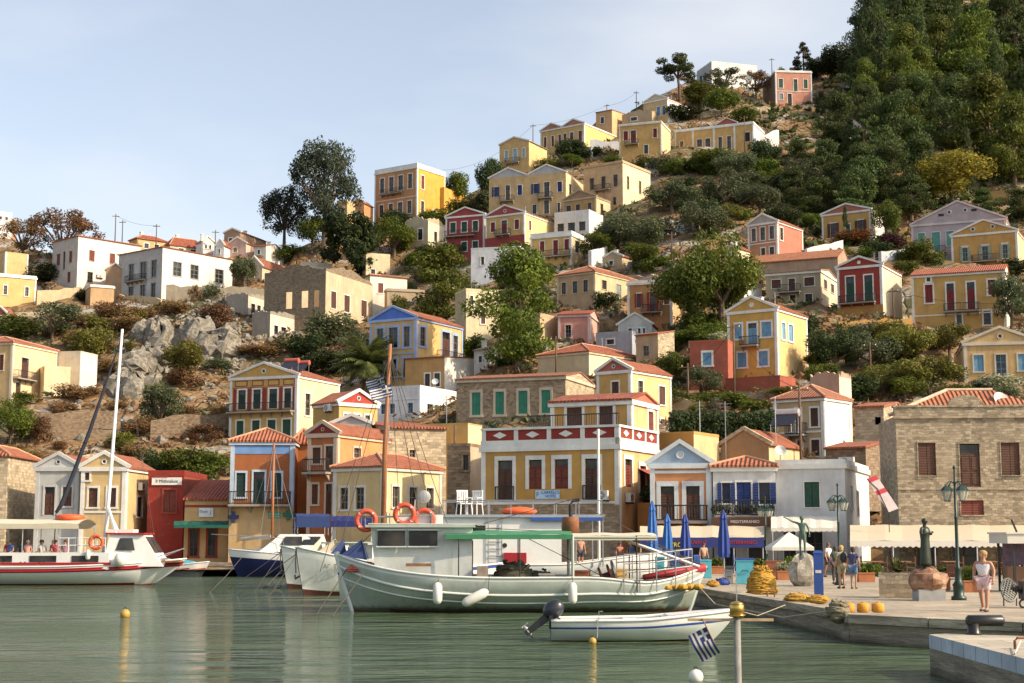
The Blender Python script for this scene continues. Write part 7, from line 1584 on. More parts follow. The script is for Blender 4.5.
om = MB(); Mo = Matrix.Translation((-.05, 0, .62)) @ Matrix.Rotation(R(52), 4, 'Y'); om.mats = [simple((.02, .022, .03), .3)]
om.ell((0, 0, .28), (.24, .20, .30), 14, 10, Mo.to_3x3().to_4x4()); 
for k in range(len(om.v)): om.v[k] = tuple(Vector(om.v[k]) - Vector((0, 0, .28)) + Mo @ Vector((-.06, 0, .20)))
o = om.build('outboard_motor', None, B, True)
q = MB(); q.add([tuple(Mo @ Vector(p)) for p in [(-.13, -.07, .0), (.10, -.07, .0), (.10, .07, 0), (-.13, .07, 0), (-.08, -.05, -.75), (.06, -.05, -.75), (.06, .05, -.75), (-.08, .05, -.75)]], [(0, 1, 5, 4), (1, 2, 6, 5), (2, 3, 7, 6), (3, 0, 4, 7), (4, 5, 6, 7)]); q.build('outboard_leg', simple((.025, .025, .03), .35), o)
q = MB()
q.ell(tuple(Mo @ Vector((-.02, 0, -.66))), (.20, .06, .06), 8, 6, Mo.to_3x3().to_4x4())
for k in range(3): a = k * 2.09; q.add([tuple(Mo @ Vector(p)) for p in [(-.2, 0, -.66), (-.22, .04 * math.cos(a) + .12 * math.sin(a), -.66 + .13 * math.cos(a)), (-.18, -.04 * math.cos(a) + .12 * math.sin(a), -.66 + .13 * math.cos(a))]], [(0, 1, 2)])
q.build('propeller', simple((.4, .4, .4), .4, .5), o); q = MB(); q.tube([tuple(Mo @ Vector(p)) for p in [(.1, 0, .15), (.35, 0, .2), (.62, 0, .18)]], [.03, .025, .03], 6); q.box(-.04, -.16, .3, .06, .16, .66); q.build('tiller', IRON, o)
post(B, [(4.75, 0, .78), (5.6, 1.5, .55), (6.8, 4.0, .72)], .012, ROPE, 'mooring_line', 4)
def float_buoy(x, y, r, label, mat):
    e = empty('mooring_buoy', (x, y, 0), 0, label, 'buoy'); q = MB(); q.ell((0, 0, r * .55), (r, r, r), 12, 9); q.build('float', mat, e, True); q = MB(); q.torus((0, 0, r * 1.6), r * .25, r * .08, 'y', 10, 5); q.build('ring', IRON, e)
YEL_ = simple((.42, .26, .05), .5); p = onz(590, 640, 0); float_buoy(p.x, 38.3, .10, 'small yellow buoy hanging beside the dinghy', YEL_); p = onz(125, 617, 0); float_buoy(p.x, p.y, .17, 'small yellow buoy floating alone on open water', YEL_); p = onz(704, 604, 0); float_buoy(p.x, p.y, .2, 'white float between the fishing boat and the quay', FEND)
p = onz(696, 681, 0); float_buoy(p.x, p.y, .14, 'white float in the water at the bottom edge near the brass lantern', FEND)
# lantern post in the foreground
YL = 13.0; p = at(737, 617, YL); root = empty('mooring_post', (p.x, YL, -.6), 0, 'grey mooring post with a brass lantern and wooden crossbar', 'post'); zt = p.z + .6; s_ = YL / F
q = MB(); q.lathe((0, 0, 0), [(.034, 0), (.029, zt)], 12); q.build('post_shaft', simple((.21, .20, .18), .7, var=.25, sc=8), root, True)
q = MB(); q.lathe((0, 0, zt), [(.055, 0), (.07, .012), (.075, .02)], 16); q.lathe((0, 0, zt + .02), [(.062, 0), (.062, .08), (.058, .085)], 18); q.lathe((0, 0, zt + .105), [(.062, 0), (.05, .015), (.015, .03)], 16)
q.build('lantern', simple((.55, .36, .10), .25, .8, var=.2, sc=20), root, True); q = MB(); q.tube([(0, 0, zt + .13), (0, 0, zt + .36)], .005, 5); q.build('aerial', METAL, root)
q = MB(); q.box(-.42, -.012, zt - .035, .31, .012, zt - .012); cbx = q.build('crossbar', simple((.38, .27, .15), .6, var=.25, sc=9), root)
q = MB(); q.tube([(-.30, -.02, zt - .01), (-.20, -.03, zt - .22)], .006, 5); q.build('flag_staff', WOOD, cbx)
greek_flag(Matrix.Translation((-.27, -.03, zt - .08)) @ Matrix.Rotation(R(62), 4, 'Y') @ Matrix.Rotation(R(12), 4, 'X'), .25, .175, cbx, wob=.02)
# ------------------------------------------------------------------ people
def skin_mesh(name, joints, edges, mat, sub=1):
    """joints: {id: (x,y,z,r)}"""
    ids = list(joints); ix = {k: i for i, k in enumerate(ids)}
    me = bpy.data.meshes.new(name); me.from_pydata([joints[k][:3] for k in ids], [(ix[a], ix[b]) for a, b in edges], [])
    o = bpy.data.objects.new(name, me); COL.objects.link(o)
    m = o.modifiers.new('s', 'SKIN'); m.use_smooth_shade = True; m.branch_smoothing = .4
    for i, k in enumerate(ids):
        r = joints[k][3]; sv = me.skin_vertices[0].data[i]; sv.radius = (r, r) if not isinstance(r, tuple) else r; sv.use_root = (i == 0)
    s = o.modifiers.new('u', 'SUBSURF'); s.levels = sub; s.render_levels = sub
    bpy.context.view_layer.update()
    m2 = bpy.data.meshes.new_from_object(o.evaluated_get(bpy.context.evaluated_depsgraph_get()))
    bpy.data.objects.remove(o); bpy.data.meshes.remove(me); m2.materials.clear(); m2.materials.append(mat); m2.name = name
    return m2
SKIN = simple((.42, .21, .13), .6, var=.08, name='skin'); BRONZE = simple((.045, .055, .042), .45, .6, var=.3, name='bronze', sc=4); BRONZEG = simple((.09, .15, .11), .55, .4, var=.3, name='bronze', sc=4)
def skel(pose='stand', armL=None, armR=None, lean=0.0, stride=.0):
    j = dict(pel=(0, 0, .93, .125), bel=(0, 0, 1.06, .118), che=(0, .005, 1.24, .14), nb=(0, .01, 1.42, .062), nk=(0, 0, 1.49, .052), hd=(0, -.02, 1.565, .085), ht=(0, -.015, 1.655, .07))
    for s, n in ((-1, 'l'), (1, 'r')):
        j['sh' + n] = (.165 * s, .005, 1.385, .058); j['el' + n] = (.235 * s, .03, 1.12, .042); j['wr' + n] = (.245 * s, -.07, .89, .028); j['ha' + n] = (.245 * s, -.10, .82, .034)
        j['hi' + n] = (.09 * s, 0, .88, .092); st = stride * s
        j['kn' + n] = (.098 * s, -.02 - st * .5, .50, .057); j['an' + n] = (.10 * s, .02 - st, .085, .036); j['to' + n] = (.112 * s, -.13 - st, .03, .032)
        if pose == 'sit':
            j['kn' + n] = (.12 * s, -.42, .92, .06); j['an' + n] = (.12 * s, -.40, .52, .037); j['to' + n] = (.12 * s, -.54, .47, .032); j['wr' + n] = (.20 * s, -.22, 1.0, .028); j['ha' + n] = (.18 * s, -.29, .98, .034)
        for a, v in (('l', armL), ('r', armR)):
            if v and a == n: (j['el' + n], j['wr' + n], j['ha' + n]) = [tuple(p) + (r,) for p, r in zip(v, (.042, .028, .034))]
    if lean:
        for k in ('bel', 'che', 'nb', 'nk', 'hd', 'ht', 'shl', 'shr'): x, y, z, r = j[k]; j[k] = (x, y - lean * (z - .93), z, r)
    return j
EDG = [('pel', 'bel'), ('bel', 'che'), ('che', 'nb'), ('nb', 'nk'), ('nk', 'hd'), ('hd', 'ht')] + [(a + s, b + s) for s in 'lr' for a, b in (('sh', 'el'), ('el', 'wr'), ('wr', 'ha'), ('hi', 'kn'), ('kn', 'an'), ('an', 'to'))] + [('che', 'shl'), ('che', 'shr'), ('pel', 'hil'), ('pel', 'hir')]
PPL = 0
_pc = {}
def person(loc, rz, h, label, shirt=(.6, .6, .6), legs=(.05, .06, .12), hair=(.05, .03, .02), pose='stand', skirt=False, shorts=True, sleeve=True, name='person', cat='person', mono=None, sub=1, hat=None, bag=None, group=None, **kw):
    root = empty(name, loc, rz, label, cat, group); k = h / 1.725; root.scale = (k, k, k)
    j = skel(pose, **kw); dz = 0
    if pose == 'sit': root.location.z -= .80 * k
    def add(nm, me, parent=root): o = bpy.data.objects.new(nm, me); COL.objects.link(o); o.parent = parent; return o
    key = (pose, mono, str(kw), sub)
    if key not in _pc:
        me = skin_mesh('body', j, EDG, mono or SKIN, sub)
        f = MB()      # face, ears and fingers, joined into the one body mesh
        hx, hy, hz, _ = j['hd']
        f.ell((hx, hy - .098, hz + .012), (.014, .022, .022), 6, 5); f.ell((hx, hy - .088, hz - .035), (.026, .010, .008), 6, 4)
        for s in (-1, 1): f.ell((hx + s * .088, hy + .01, hz + .01), (.012, .022, .032), 6, 5)
        for n in 'lr':
            w, a = Vector(j['wr' + n][:3]), Vector(j['ha' + n][:3]); d = (a - w).normalized(); sd = d.cross(Vector((0, 1, 0)) if abs(d.y) < .9 else Vector((1, 0, 0))).normalized(); up = d.cross(sd)
            for q_, (off, ln) in enumerate(((-.026, .068), (-.009, .078), (.009, .074), (.026, .058))):
                b = a + sd * off + d * .012; f.tube([b, b + d * ln * .5 + up * .006, b + d * ln + up * .022], [.0095, .0088, .007], 5)
            b = a - sd * .030 - d * .025; f.tube([b, b - sd * .02 + d * .025 + up * .01, b - sd * .018 + d * .055 + up * .022], [.011, .010, .008], 5)
        vs = [tuple(v.co) for v in me.vertices]; fs = [tuple(p.vertices) for p in me.polygons]; b = len(vs); vs += f.v; fs += [tuple(i + b for i in t) for t in f.f]
        m2 = bpy.data.meshes.new('body'); m2.from_pydata(vs, [], fs); m2.polygons.foreach_set('use_smooth', [True] * len(fs)); m2.materials.append(mono or SKIN); m2.update(); _pc[key] = m2
    body = add('body', _pc[key])
    if mono:
        if hair:
            q = MB(); x, y, z, _ = j['hd']; q.ell((x, y + .018, z + .045), (.102, .105, .10), 12, 8); q.build('hair', mono, root, True)
        return root
    def cloth(nm, keys, grow, col, edges):
        kk = (nm, pose, str(kw), tuple(keys), col)
        if kk not in _pc:
            J = {k_: (*j[k_][:3], (j[k_][3] + grow)) if k_ in j else keys_extra[k_] for k_ in keys}
            _pc[kk] = skin_mesh(nm, J, edges, simple(col, .85, var=.12, name='cloth'), sub)
        return add(nm, _pc[kk])
    keys_extra = {}
    def mid(a, b, t, nm, g):
        A, B_ = j[a], j[b]; keys_extra[nm] = tuple(A[i] + (B_[i] - A[i]) * t for i in range(3)) + (A[3] + (B_[3] - A[3]) * t + g,)
    for n in 'lr':
        mid('sh' + n, 'el' + n, .62, 'sl' + n, .020); mid('hi' + n, 'kn' + n, .85 if shorts else .99, 'lg' + n, .022); mid('kn' + n, 'an' + n, .9, 'cf' + n, .022)
    ks = ['che', 'bel', 'pel', 'nb', 'shl', 'shr'] + (['sll', 'slr'] if sleeve else []); ed = [('che', 'bel'), ('bel', 'pel'), ('che', 'nb'), ('che', 'shl'), ('che', 'shr')] + ([('shl', 'sll'), ('shr', 'slr')] if sleeve else [])
    cloth('shirt', ks, .022, shirt, ed)
    if skirt:
        q = MB(); q.lathe((0, 0, .50), [(.20, 0), (.19, .2), (.165, .42), (.145, .52)], 16); q.build('skirt', simple(legs, .85, var=.1, name='cloth'), root, True)
    else:
        ks = ['pel', 'hil', 'hir', 'lgl', 'lgr'] + ([] if shorts else ['knl', 'knr', 'cfl', 'cfr']); ed = [('pel', 'hil'), ('pel', 'hir'), ('hil', 'lgl'), ('hir', 'lgr')] + ([] if shorts else [('lgl', 'knl'), ('knl', 'cfl'), ('lgr', 'knr'), ('knr', 'cfr')])
        if not shorts: ks = [k_ for k_ in ks if k_ not in ('lgl', 'lgr')]; ed = [('pel', 'hil'), ('pel', 'hir'), ('hil', 'knl'), ('knl', 'cfl'), ('hir', 'knr'), ('knr', 'cfr')]
        cloth('shorts' if shorts else 'trousers', ks, .022, legs, ed)
    x, y, z, _ = j['hd']; hm_ = simple(hair, .8, var=.25, name='hair')
    q = MB(); q.ell((x, y + .028, z + .045), (.104, .100, .102), 12, 9); q.ell((x, y + .06, z - .02), (.085, .06, .09), 10, 7); q.build('hair', hm_, root, True)
    if hat: q = MB(); q.lathe((x, y, z + .09), [(.19, 0), (.11, .02), (.105, .10), (.03, .12)], 16); q.build('hat', simple(hat, .9), root, True)
    if bag:
        q = MB(); q.ell((0, .17, 1.22), (.15, .09, .22), 12, 8); b_ = q.build('backpack', simple(bag, .8), root, True)
    q = MB()
    for n in 'lr':
        a, t = j['an' + n], j['to' + n]; q2 = MB(); q2.ell(((a[0] + t[0]) / 2, (a[1] + t[1]) / 2, t[2] + .005), (.046, .125, .042), 10, 7); q2.build('shoe', simple((.05, .045, .04), .7), root, True)
    return root
def pq(px, py): return onz(px, py, QZ + .002)
p = pq(985, 611.5); wm = person(p, R(-38), 1.66, 'woman with short blonde hair, white top and pale pink shorts walking on the quay', (.68, .64, .66), (.66, .46, .46), (.36, .22, .10), stride=.15, sleeve=False, armL=((-.24, .05, 1.12), (-.22, -.05, .89), (-.21, -.08, .82))); wm.scale.x *= 1.22; wm.scale.y *= 1.2
p = pq(842, 588.5); person(p, R(200), 1.68, 'person with fair hair, dark backpack and olive shorts seen from behind', (.30, .30, .22), (.34, .30, .18), (.45, .30, .12), bag=(.02, .02, .025))
p = pq(854, 588.8); person(p, R(150), 1.62, 'person in dark blue top and denim shorts standing beside the backpacker', (.05, .06, .14), (.10, .18, .32), (.06, .035, .02), stride=.05)
p = pq(836, 584); person(p, R(180), 1.6, 'person in dark green clothes standing by the lamp post base', (.07, .09, .05), (.06, .06, .05), (.05, .04, .03), shorts=False)
p = pq(829, 577); person(p, R(40), 1.7, 'person in white shirt and dark shorts walking with bags near the white house', (.62, .62, .62), (.04, .05, .09), (.10, .06, .04), stride=.2)
for px, py, sh, lg, lab in ((704, 574, (.40, .26, .18), (.04, .04, .05), 'person in a tan shirt standing in front of the blue awning'), (631, 572, (.06, .12, .30), (.03, .03, .05), 'person in a blue shirt standing by the closed parasols'), (620, 572, (.40, .16, .10), (.05, .05, .05), 'person in a rust coloured shirt beside the one in blue')):
    person(pq(px, py), R(20), 1.68, lab, sh, lg, (.05, .03, .02), shorts=False)
# passengers on the excursion boat
cols = [((.05, .04, .04), 'black'), ((.50, .03, .03), 'bright red'), ((.05, .10, .30), 'blue'), ((.03, .08, .09), 'dark teal'), ((.58, .30, .28), 'pale pink'), ((.04, .05, .05), 'charcoal'), ((.50, .48, .44), 'white'), ((.40, .22, .14), 'tan'), ((.30, .04, .06), 'wine red'), ((.28, .16, .22), 'mauve')]
ZS = 1.42
for i, (px, (c, nm)) in enumerate(zip((3, 14, 21, 27, 38, 46, 52, 58, 65, 70), cols)):
    x = (px - 512) / 18.0; y = 82.35 if i % 2 == 0 else 83.2
    person((x, y, ZS + .14), R((i * 73) % 120 - 60), 1.68, f'seated passenger in a {nm} top under the cream boat awning', c, (.05, .05, .07), ((.05, .03, .02), (.40, .34, .28), (.08, .05, .03))[i % 3], pose='sit', shorts=False, sub=1)
q = MB()
for y in (82.45, 83.3): q.box((-10 - 512) / 18.0, y - .22, ZS + .02, (76 - 512) / 18.0, y + .22, ZS + .10)
tag(q.build('bench', WOOD), 'long wooden benches on the excursion boat', 'bench')
x = (579 - 512) / 19.1; person((x, 77.5, 1.02), R(15), 1.65, 'bare shouldered person standing on the deck of the trip boat', (.45, .24, .17), (.05, .05, .06), (.06, .03, .02)); x = (555 - 512) / 19.1; person((x, 77.4, 1.02), R(30), 1.65, 'person in a green top standing on the deck of the trip boat', (.12, .34, .22), (.05, .05, .06), (.06, .03, .02))
# statues
def rock(name, label, c, R3, mat, seed=1, cat='rock', amp=.10):
    r = random.Random(seed); q = MB(); q.ell((0, 0, R3[2] * .42), (R3[0], R3[1], R3[2] * .58), 12, 9)
    v2 = []
    for v in q.v:
        k = 1 + r.uniform(-amp, amp); v2.append((v[0] * k + c[0], v[1] * k + c[1], max(0, v[2] * k) + c[2]))
    q.v = v2; return tag(q.build(name, mat), label, cat)
LROCK = stone_mat((.46, .42, .34), (.60, .56, .48), rock=True); RROCK = stone_mat((.34, .16, .09), (.50, .33, .22), rock=True)
p = pq(803, 586); rock('boulder', 'pale limestone boulder carrying the green statue with raised arm', p, (.58, .55, 1.30), LROCK, 2)
person((p.x + .02, p.y, p.z + 1.22), R(-20), 1.62, 'green bronze statue of a boy with one arm stretched out, on the pale boulder', name='statue', cat='statue', mono=BRONZEG, hair=(1,), armL=((-.40, -.05, 1.46), (-.64, -.12, 1.60), (-.70, -.14, 1.63)), armR=((.26, .10, 1.14), (.30, .05, .92), (.31, .02, .86)))
p = pq(929, 600.5); q = MB(); q.box(p.x - .42, p.y - .4, QZ, p.x + .42, p.y + .4, QZ + .36); tag(q.build('plinth', simple((.30, .30, .29), .7)), 'low grey concrete plinth under the reddish rock', 'plinth')
rock('boulder', 'reddish brown rock on a grey plinth carrying the dark statue', (p.x, p.y, QZ + .28), (.64, .55, .74), RROCK, 5)
st = person((p.x - .06, p.y, QZ + .28 + .70), R(35), 1.62, 'dark bronze statue of a robed figure holding hands before the chest, on the reddish rock', name='statue', cat='statue', mono=BRONZE, hair=(1,), armL=((-.22, -.05, 1.16), (-.06, -.22, 1.2), (0, -.26, 1.22)), armR=((.22, -.05, 1.16), (.08, -.22, 1.16), (.02, -.26, 1.18)))
q = MB(); q.lathe((0, 0, .12), [(.19, 0), (.20, .1), (.17, .6), (.16, .85), (.19, 1.15), (.10, 1.3)], 18)
for k in range(len(q.v)): x, y, z = q.v[k]; a = math.atan2(y, x); f = 1 + .06 * math.sin(a * 9 + z * 3); q.v[k] = (x * f, y * f * .85, z)
q.build('robe', BRONZE, st, True)
# ------------------------------------------------------------------ quay furniture
LGREEN = simple((.010, .034, .025), .4, var=.15); LGLASS = simple((.34, .35, .30), .2)
def lamp_post(px, pb, h, label, arms=2):
    p = pq(px, pb); r = empty('street_lamp', p, 0, label, 'street lamp', 'green lamp posts along the quay'); H = h
    q = MB(); q.lathe((0, 0, 0), [(.24, 0), (.24, .10), (.17, .14), (.17, .42), (.20, .46), (.11, .60), (.09, .95), (.11, .98), (.06, 1.05), (.05, H * .6), (.065, H * .61), (.045, H * .62), (.04, H * .86)], 14); q.build('post', LGREEN, r, True)
    q = MB(); q.lathe((0, 0, H * .86), [(.07, 0), (.03, .12), (.03, H * .12 - .05), (.06, H * .12), (.01, H * .14)], 10)
    for k in range(4):
        a = k * math.pi / 2 + .3; d = Vector((math.cos(a), math.sin(a), 0)); z = H * .80
        q.tube([(0, 0, H * .86), tuple(d * .2 + Vector((0, 0, H * .88))), tuple(d * .34 + Vector((0, 0, H * .84)))], .018, 5)
    q.build('bracket', LGREEN, r)
    for k in range(4):
        a = k * math.pi / 2 + .3; c = Vector((math.cos(a) * .34, math.sin(a) * .34, H * .84 - .45))
        q = MB(); q.lathe(tuple(c), [(.06, 0), (.15, .30), (.15, .31)], 6); l = q.build('lantern', LGLASS, r)
        q = MB(); q.lathe(tuple(c + Vector((0, 0, .313))), [(.19, 0), (.11, .09), (.03, .16), (.02, .2)], 6); q.build('lantern_cap', LGREEN, l); q = MB(); q.lathe(tuple(c - Vector((0, 0, .04))), [(.03, 0), (.07, .037)], 6); q.build('lantern_base', LGREEN, l)
lamp_post(959, 600, 4.28, 'green four lantern lamp post beside the dark robed statue'); lamp_post(840, 585, 4.2, 'green lamp post standing beside the backpacker, against the white house'); lamp_post(766.5, 572, 4.2, 'green lamp post at the corner of the blue awning')
def parasol_closed(px, pb, top, label, mat):
    p = pq(px, pb); s = p.y / F; H = (pb - top) * s; r = empty('closed_parasol', p, 0, label, 'parasol', 'closed blue parasols of the quay restaurant')
    q = MB(); q.lathe((0, 0, 0), [(.26, 0), (.26, .08), (.03, .12), (.03, H)], 12); q.build('pole', METAL, r)
    z0 = H * .34; n = 16; q = MB(); prof = [(.20, z0), (.24, z0 + .2), (.21, z0 + (H - z0) * .45), (.13, H * .86), (.16, H * .88), (.03, H)]; q.lathe((0, 0, 0), prof, n)
    for k in range(len(q.v)): x, y, z = q.v[k]; f = 1.18 if k % 2 else .82; q.v[k] = (x * f, y * f, z)
    q.build('canopy', mat, r); return r
PB = simple((.035, .14, .42), .7, var=.15); PB2 = simple((.02, .05, .24), .7, var=.15)
parasol_closed(653, 578, 502, 'tallest closed light blue parasol by the hotel corner', PB); parasol_closed(668, 577, 515, 'short closed light blue parasol beside the tallest one', PB); parasol_closed(686, 578, 515, 'closed dark blue parasol before the peach house', PB2); parasol_closed(724.5, 582, 511, 'closed dark blue parasol before the white house with navy shutters', PB2)
def awning(name, label, x0, x1, yb, pyb, yf, pyf, top, val, vmat, vh=.45, scallop=True, posts=3, text=(), dw=None):
    """sloping canopy from a wall (yb, row pyb) to a front edge (yf, row pyf)"""
    a0, a1 = at(x0, pyb, yb), at(x1, pyb, yb); f0, f1 = at(x0, pyf, yf), at(x1, pyf, yf)
    r = empty(name, (f0.x, yf, QZ), 0, label, 'awning'); O = Vector((f0.x, yf, QZ)); W = f1.x - f0.x
    q = MB(); n = 12; th = Vector((0, 0, .03))
    B0, B1, F0, F1 = a0 - O, a1 - O, f0 - O, f1 - O
    for i in range(n):
        t0, t1 = i / n, (i + 1) / n
        for k in range(3):
            P = lambda t, s: F0.lerp(F1, t).lerp(B0.lerp(B1, t), s) - Vector((0, 0, .16 * math.sin(math.pi * s) + .03 * math.sin(t * 30)))
            q.quad(P(t0, k / 3), P(t1, k / 3), P(t1, (k + 1) / 3), P(t0, (k + 1) / 3))
    q.build('canopy', top, r)
    q = MB(); m = int(W / .3) if scallop else 1
    for i in range(m):
        p0, p1 = F0.lerp(F1, i / m), F0.lerp(F1, (i + 1) / m); pm = (p0 + p1) / 2
        if scallop: q.quad(p0, p0 - Vector((0, 0, vh * .75)), pm - Vector((0, 0, vh)), p1 - Vector((0, 0, vh * .75)), p1)
        else: q.box(p0.x, -.02, p0.z - vh, p1.x, .0, p0.z)
    v = q.build('valance', vmat, r)
    for i in range(posts):
        t = (i + .02) / max(1, posts - 1) if posts > 1 else 0; t = min(t, .99); p0 = F0.lerp(F1, t); q = MB(); q.tube([(p0.x, .05, 0), (p0.x, .05, p0.z)], .04, 6); q.build('post', METAL, r)
    for t, fx_, sz, mat in text: text_mesh(t, sz, mat, v, Matrix.Translation((W * fx_, -.035, F0.z - vh * .5)) @ Matrix.Rotation(R(90), 4, 'X'))
    return r
CRM_ = simple((.54, .46, .33), .85, var=.05, name='canvas'); WHC = simple((.60, .57, .50), .85, var=.05, name='canvas'); BV = simple((.012, .02, .13), .7, name='canvas')
awning('awning', 'long cream awning with dark blue lettered valance of the quay restaurant', 640, 764, 91.5, 526, 83, 537.5, CRM_, None, BV, .55, False, 5, [('RESTAURANT', .42, .26, RTXT), ('MEDITERRANEO', .80, .26, RTXT)])
awning('awning', 'white sloping awning on the white house with green shutter', 771, 838, 90.5, 516.5, 86, 528, WHC, None, WHC, .22, True, 2)
awning('awning', 'very long cream awning with scalloped edge along the big stone building', 850, 1060, 87.6, 525, 77, 541, CRM_, None, WHC, .34, True, 6)
awning('awning', 'dark green awning with a white stripe over the tan shop', 174, 229, 116, 521, 114, 525, simple((.01, .10, .07), .8, name='canvas'), None, simple((.01, .10, .07), .8, name='canvas'), .22, False, 0)
awning('awning', 'dark blue awning below the pale yellow house with hip roof', 331, 372, 104.9, 516, 102, 521, BV, None, BV, .4, False, 2)
i_ = HI['ochre and white hotel']; q = MB(); s0, s1 = i_['d'] * .45, i_['d'] * .85; zc = zat(466, 97) - QZ; q.add([(i_['w'] + .01, s0, zc), (i_['w'] + .01, s1, zc), (i_['w'] + .9, s1, zc - .45), (i_['w'] + .9, s0, zc - .45), (i_['w'] + .9, s1, zc - .65), (i_['w'] + .9, s0, zc - .65)], [(0, 3, 2, 1), (3, 5, 4, 2)]); q.build('door_awning', simple((.32, .06, .04), .8), i_['root'])
p = pq(790, 576); r = empty('market_parasol', p, 0, 'open white square parasol beside the green boy statue', 'parasol'); zt = HC + (535 - 532) * p.y / F - QZ; q = MB(); hw = .82 * 25 * p.y / F
q.add([(-hw, -hw, zt - .75), (hw, -hw, zt - .75), (hw, hw, zt - .75), (-hw, hw, zt - .75), (0, 0, zt), (-hw, -hw, zt - .92), (hw, -hw, zt - .92), (hw, hw, zt - .92), (-hw, hw, zt - .92)], [(0, 1, 4), (1, 2, 4), (2, 3, 4), (3, 0, 4), (5, 6, 1, 0), (6, 7, 2, 1), (7, 8, 3, 2), (8, 5, 0, 3)]); q.build('canopy', WHC, r); q = MB(); q.lathe((0, 0, 0), [(.3, 0), (.3, .07), (.035, .1), (.035, zt - .05)], 12); q.build('pole', IRON, r)
# black board sign on the awning
q = MB(); a = at(667, 549, 82.7); b = at(683, 541, 82.7); q.box(a.x, 82.6, a.z, b.x, 82.7, b.z); s = tag(q.build('sign', simple((.015, .015, .015), .5)), 'small black sign with yellow letters hanging from the blue valance', 'sign'); text_mesh('GYROS', .34, simple((.6, .5, .1), .5), s, Matrix.Translation(((a.x + b.x) / 2, 82.57, (a.z + b.z) / 2)) @ Matrix.Rotation(R(90), 4, 'X'))
# nets, crates, bollards
YNET = simple((.40, .225, .03), .9, var=.35, sc=7); p = pq(762, 594); heap('fishing_net', 'tall yellow heap of fishing net on the quay edge', (p.x, p.y, QZ), (.58, .5, .95), YNET, None, 11, 150, tr=(.012, .035))
for k, (px, py, rr_, hh, lab) in enumerate([(797, 603, .42, .26, 'flat yellow net bundle nearest the blue pillar'), (818, 604, .40, .22, 'second flat yellow net bundle along the coping'), (688, 586, .45, .28, 'yellow net bundle behind the bow of the fishing boat'), (713, 587, .3, .2, 'tangle of orange net beside the blue tarpaulin'), (668, 586, .4, .2, 'low ochre net pile by the gangway')]):
    p = pq(px, py); heap('fishing_net', lab, (p.x, p.y, QZ + .05), (rr_, rr_ * .8, hh), YNET, None, 20 + k, 26)
p = pq(868, 614.5); 
for i in range(3):
    e = empty('net_float', (p.x - .5 + i * .38, p.y, QZ + .05), R(20 * i), 'orange yellow float roll, ' + ('first', 'middle', 'last')[i] + ' of the row on the coping beside the pier', 'float', 'float rolls on the coping'); q = MB(); q.lathe((0, 0, 0), [(.10, 0), (.16, .03), (.16, .22), (.10, .25)], 14); q.lathe((0, 0, .251), [(.05, 0), (.05, .02)], 10); q.build('roll', simple((.55, .26, .03), .8, var=.25, sc=8), e, True)
def crate(px, pb, w, h, mat, label, d=.5, lid=None, name='crate', cat='crate'):
    p = pq(px, pb); s = p.y / F; W, H = w * s, h * s; e = empty(name, p, R(-8), label, cat); q = MB(); q.box(-W / 2, -d / 2, 0, W / 2, d / 2, H)
    q.box(-W / 2 - .02, -d / 2 - .02, H * .93, W / 2 + .02, d / 2 + .02, H * .985); q.box(-W / 2 - .015, -d / 2 - .015, .02, W / 2 + .015, d / 2 + .015, .07)
    q.build('box', mat, e)
    if lid: q = MB(); q.box(-W / 2 - .03, -d / 2 - .03, H * .988, W / 2 + .03, d / 2 + .03, H + .06); q.build('lid', lid, e)
    q = MB(); q.tube([(-W * .2, -d / 2 - .02, H * .5), (-W * .15, -d / 2 - .06, H * .55), (W * .15, -d / 2 - .06, H * .55), (W * .2, -d / 2 - .02, H * .5)], .015, 5); q.build('handle', IRON, e)
CY = simple((.10, .42, .50), .5, var=.12); crate(745, 584, 17, 24, CY, 'turquoise box with blue lid beside the tall yellow net heap', .6, BBLUE); crate(706, 578, 11, 18, CY, 'turquoise chest behind the bow of the fishing boat', .5); crate(660, 577, 9, 20, CY, 'pale turquoise chest behind the gangway', .5); crate(729, 584, 8, 14, simple((.22, .22, .22), .8, var=.3), 'grey utility box beside the dark blue parasol', .4); crate(774, 579, 15, 18, simple((.28, .09, .035), .7), 'red brown menu desk by the lamp post', .4)
p = pq(722, 585); tag(heap('tarpaulin', None, (p.x, p.y, QZ), (.4, .3, .28), PB2, None, 33, 8), 'folded dark blue tarpaulin on the quay edge', 'tarpaulin')
p = pq(819, 595); e = empty('service_pillar', p, R(-12), 'tall blue water and power pillar on the quay', 'service pillar'); H = 1.47; q = MB(); q.box(-.16, -.16, 0, .16, .16, H * .97); q.build('cabinet', BBLUE, e); q = MB(); q.add([(-.18, -.18, H * .972), (.18, -.18, H * .972), (.18, .18, H * .972), (-.18, .18, H * .972), (-.12, -.12, H * 1.03), (.12, -.12, H * 1.03), (.12, .12, H * 1.03), (-.12, .12, H * 1.03)], [(0, 1, 5, 4), (1, 2, 6, 5), (2, 3, 7, 6), (3, 0, 4, 7), (4, 5, 6, 7)]); q.build('cap', BBLUE, e); q = MB(); q.box(-.1, -.175, .75, .1, -.162, .85); q.build('socket_panel', FEND, e)
p = onz(983, 634.5, PZ); p.z = PZ; e = empty('bollard', p, R(0), 'black T shaped mooring bollard on the pier', 'bollard'); q = MB(); q.lathe((-.18, 0, 0), [(.17, 0), (.13, .04), (.12, .22)], 16); q.build('base', simple((.012, .012, .013), .35), e, True); q = MB(); q.tube([(-.32, 0, .27), (-.28, 0, .27), (.38, 0, .27), (.42, 0, .27)], [.07, .11, .11, .07], 14); q.build('arm', simple((.012, .012, .013), .35), e, True)
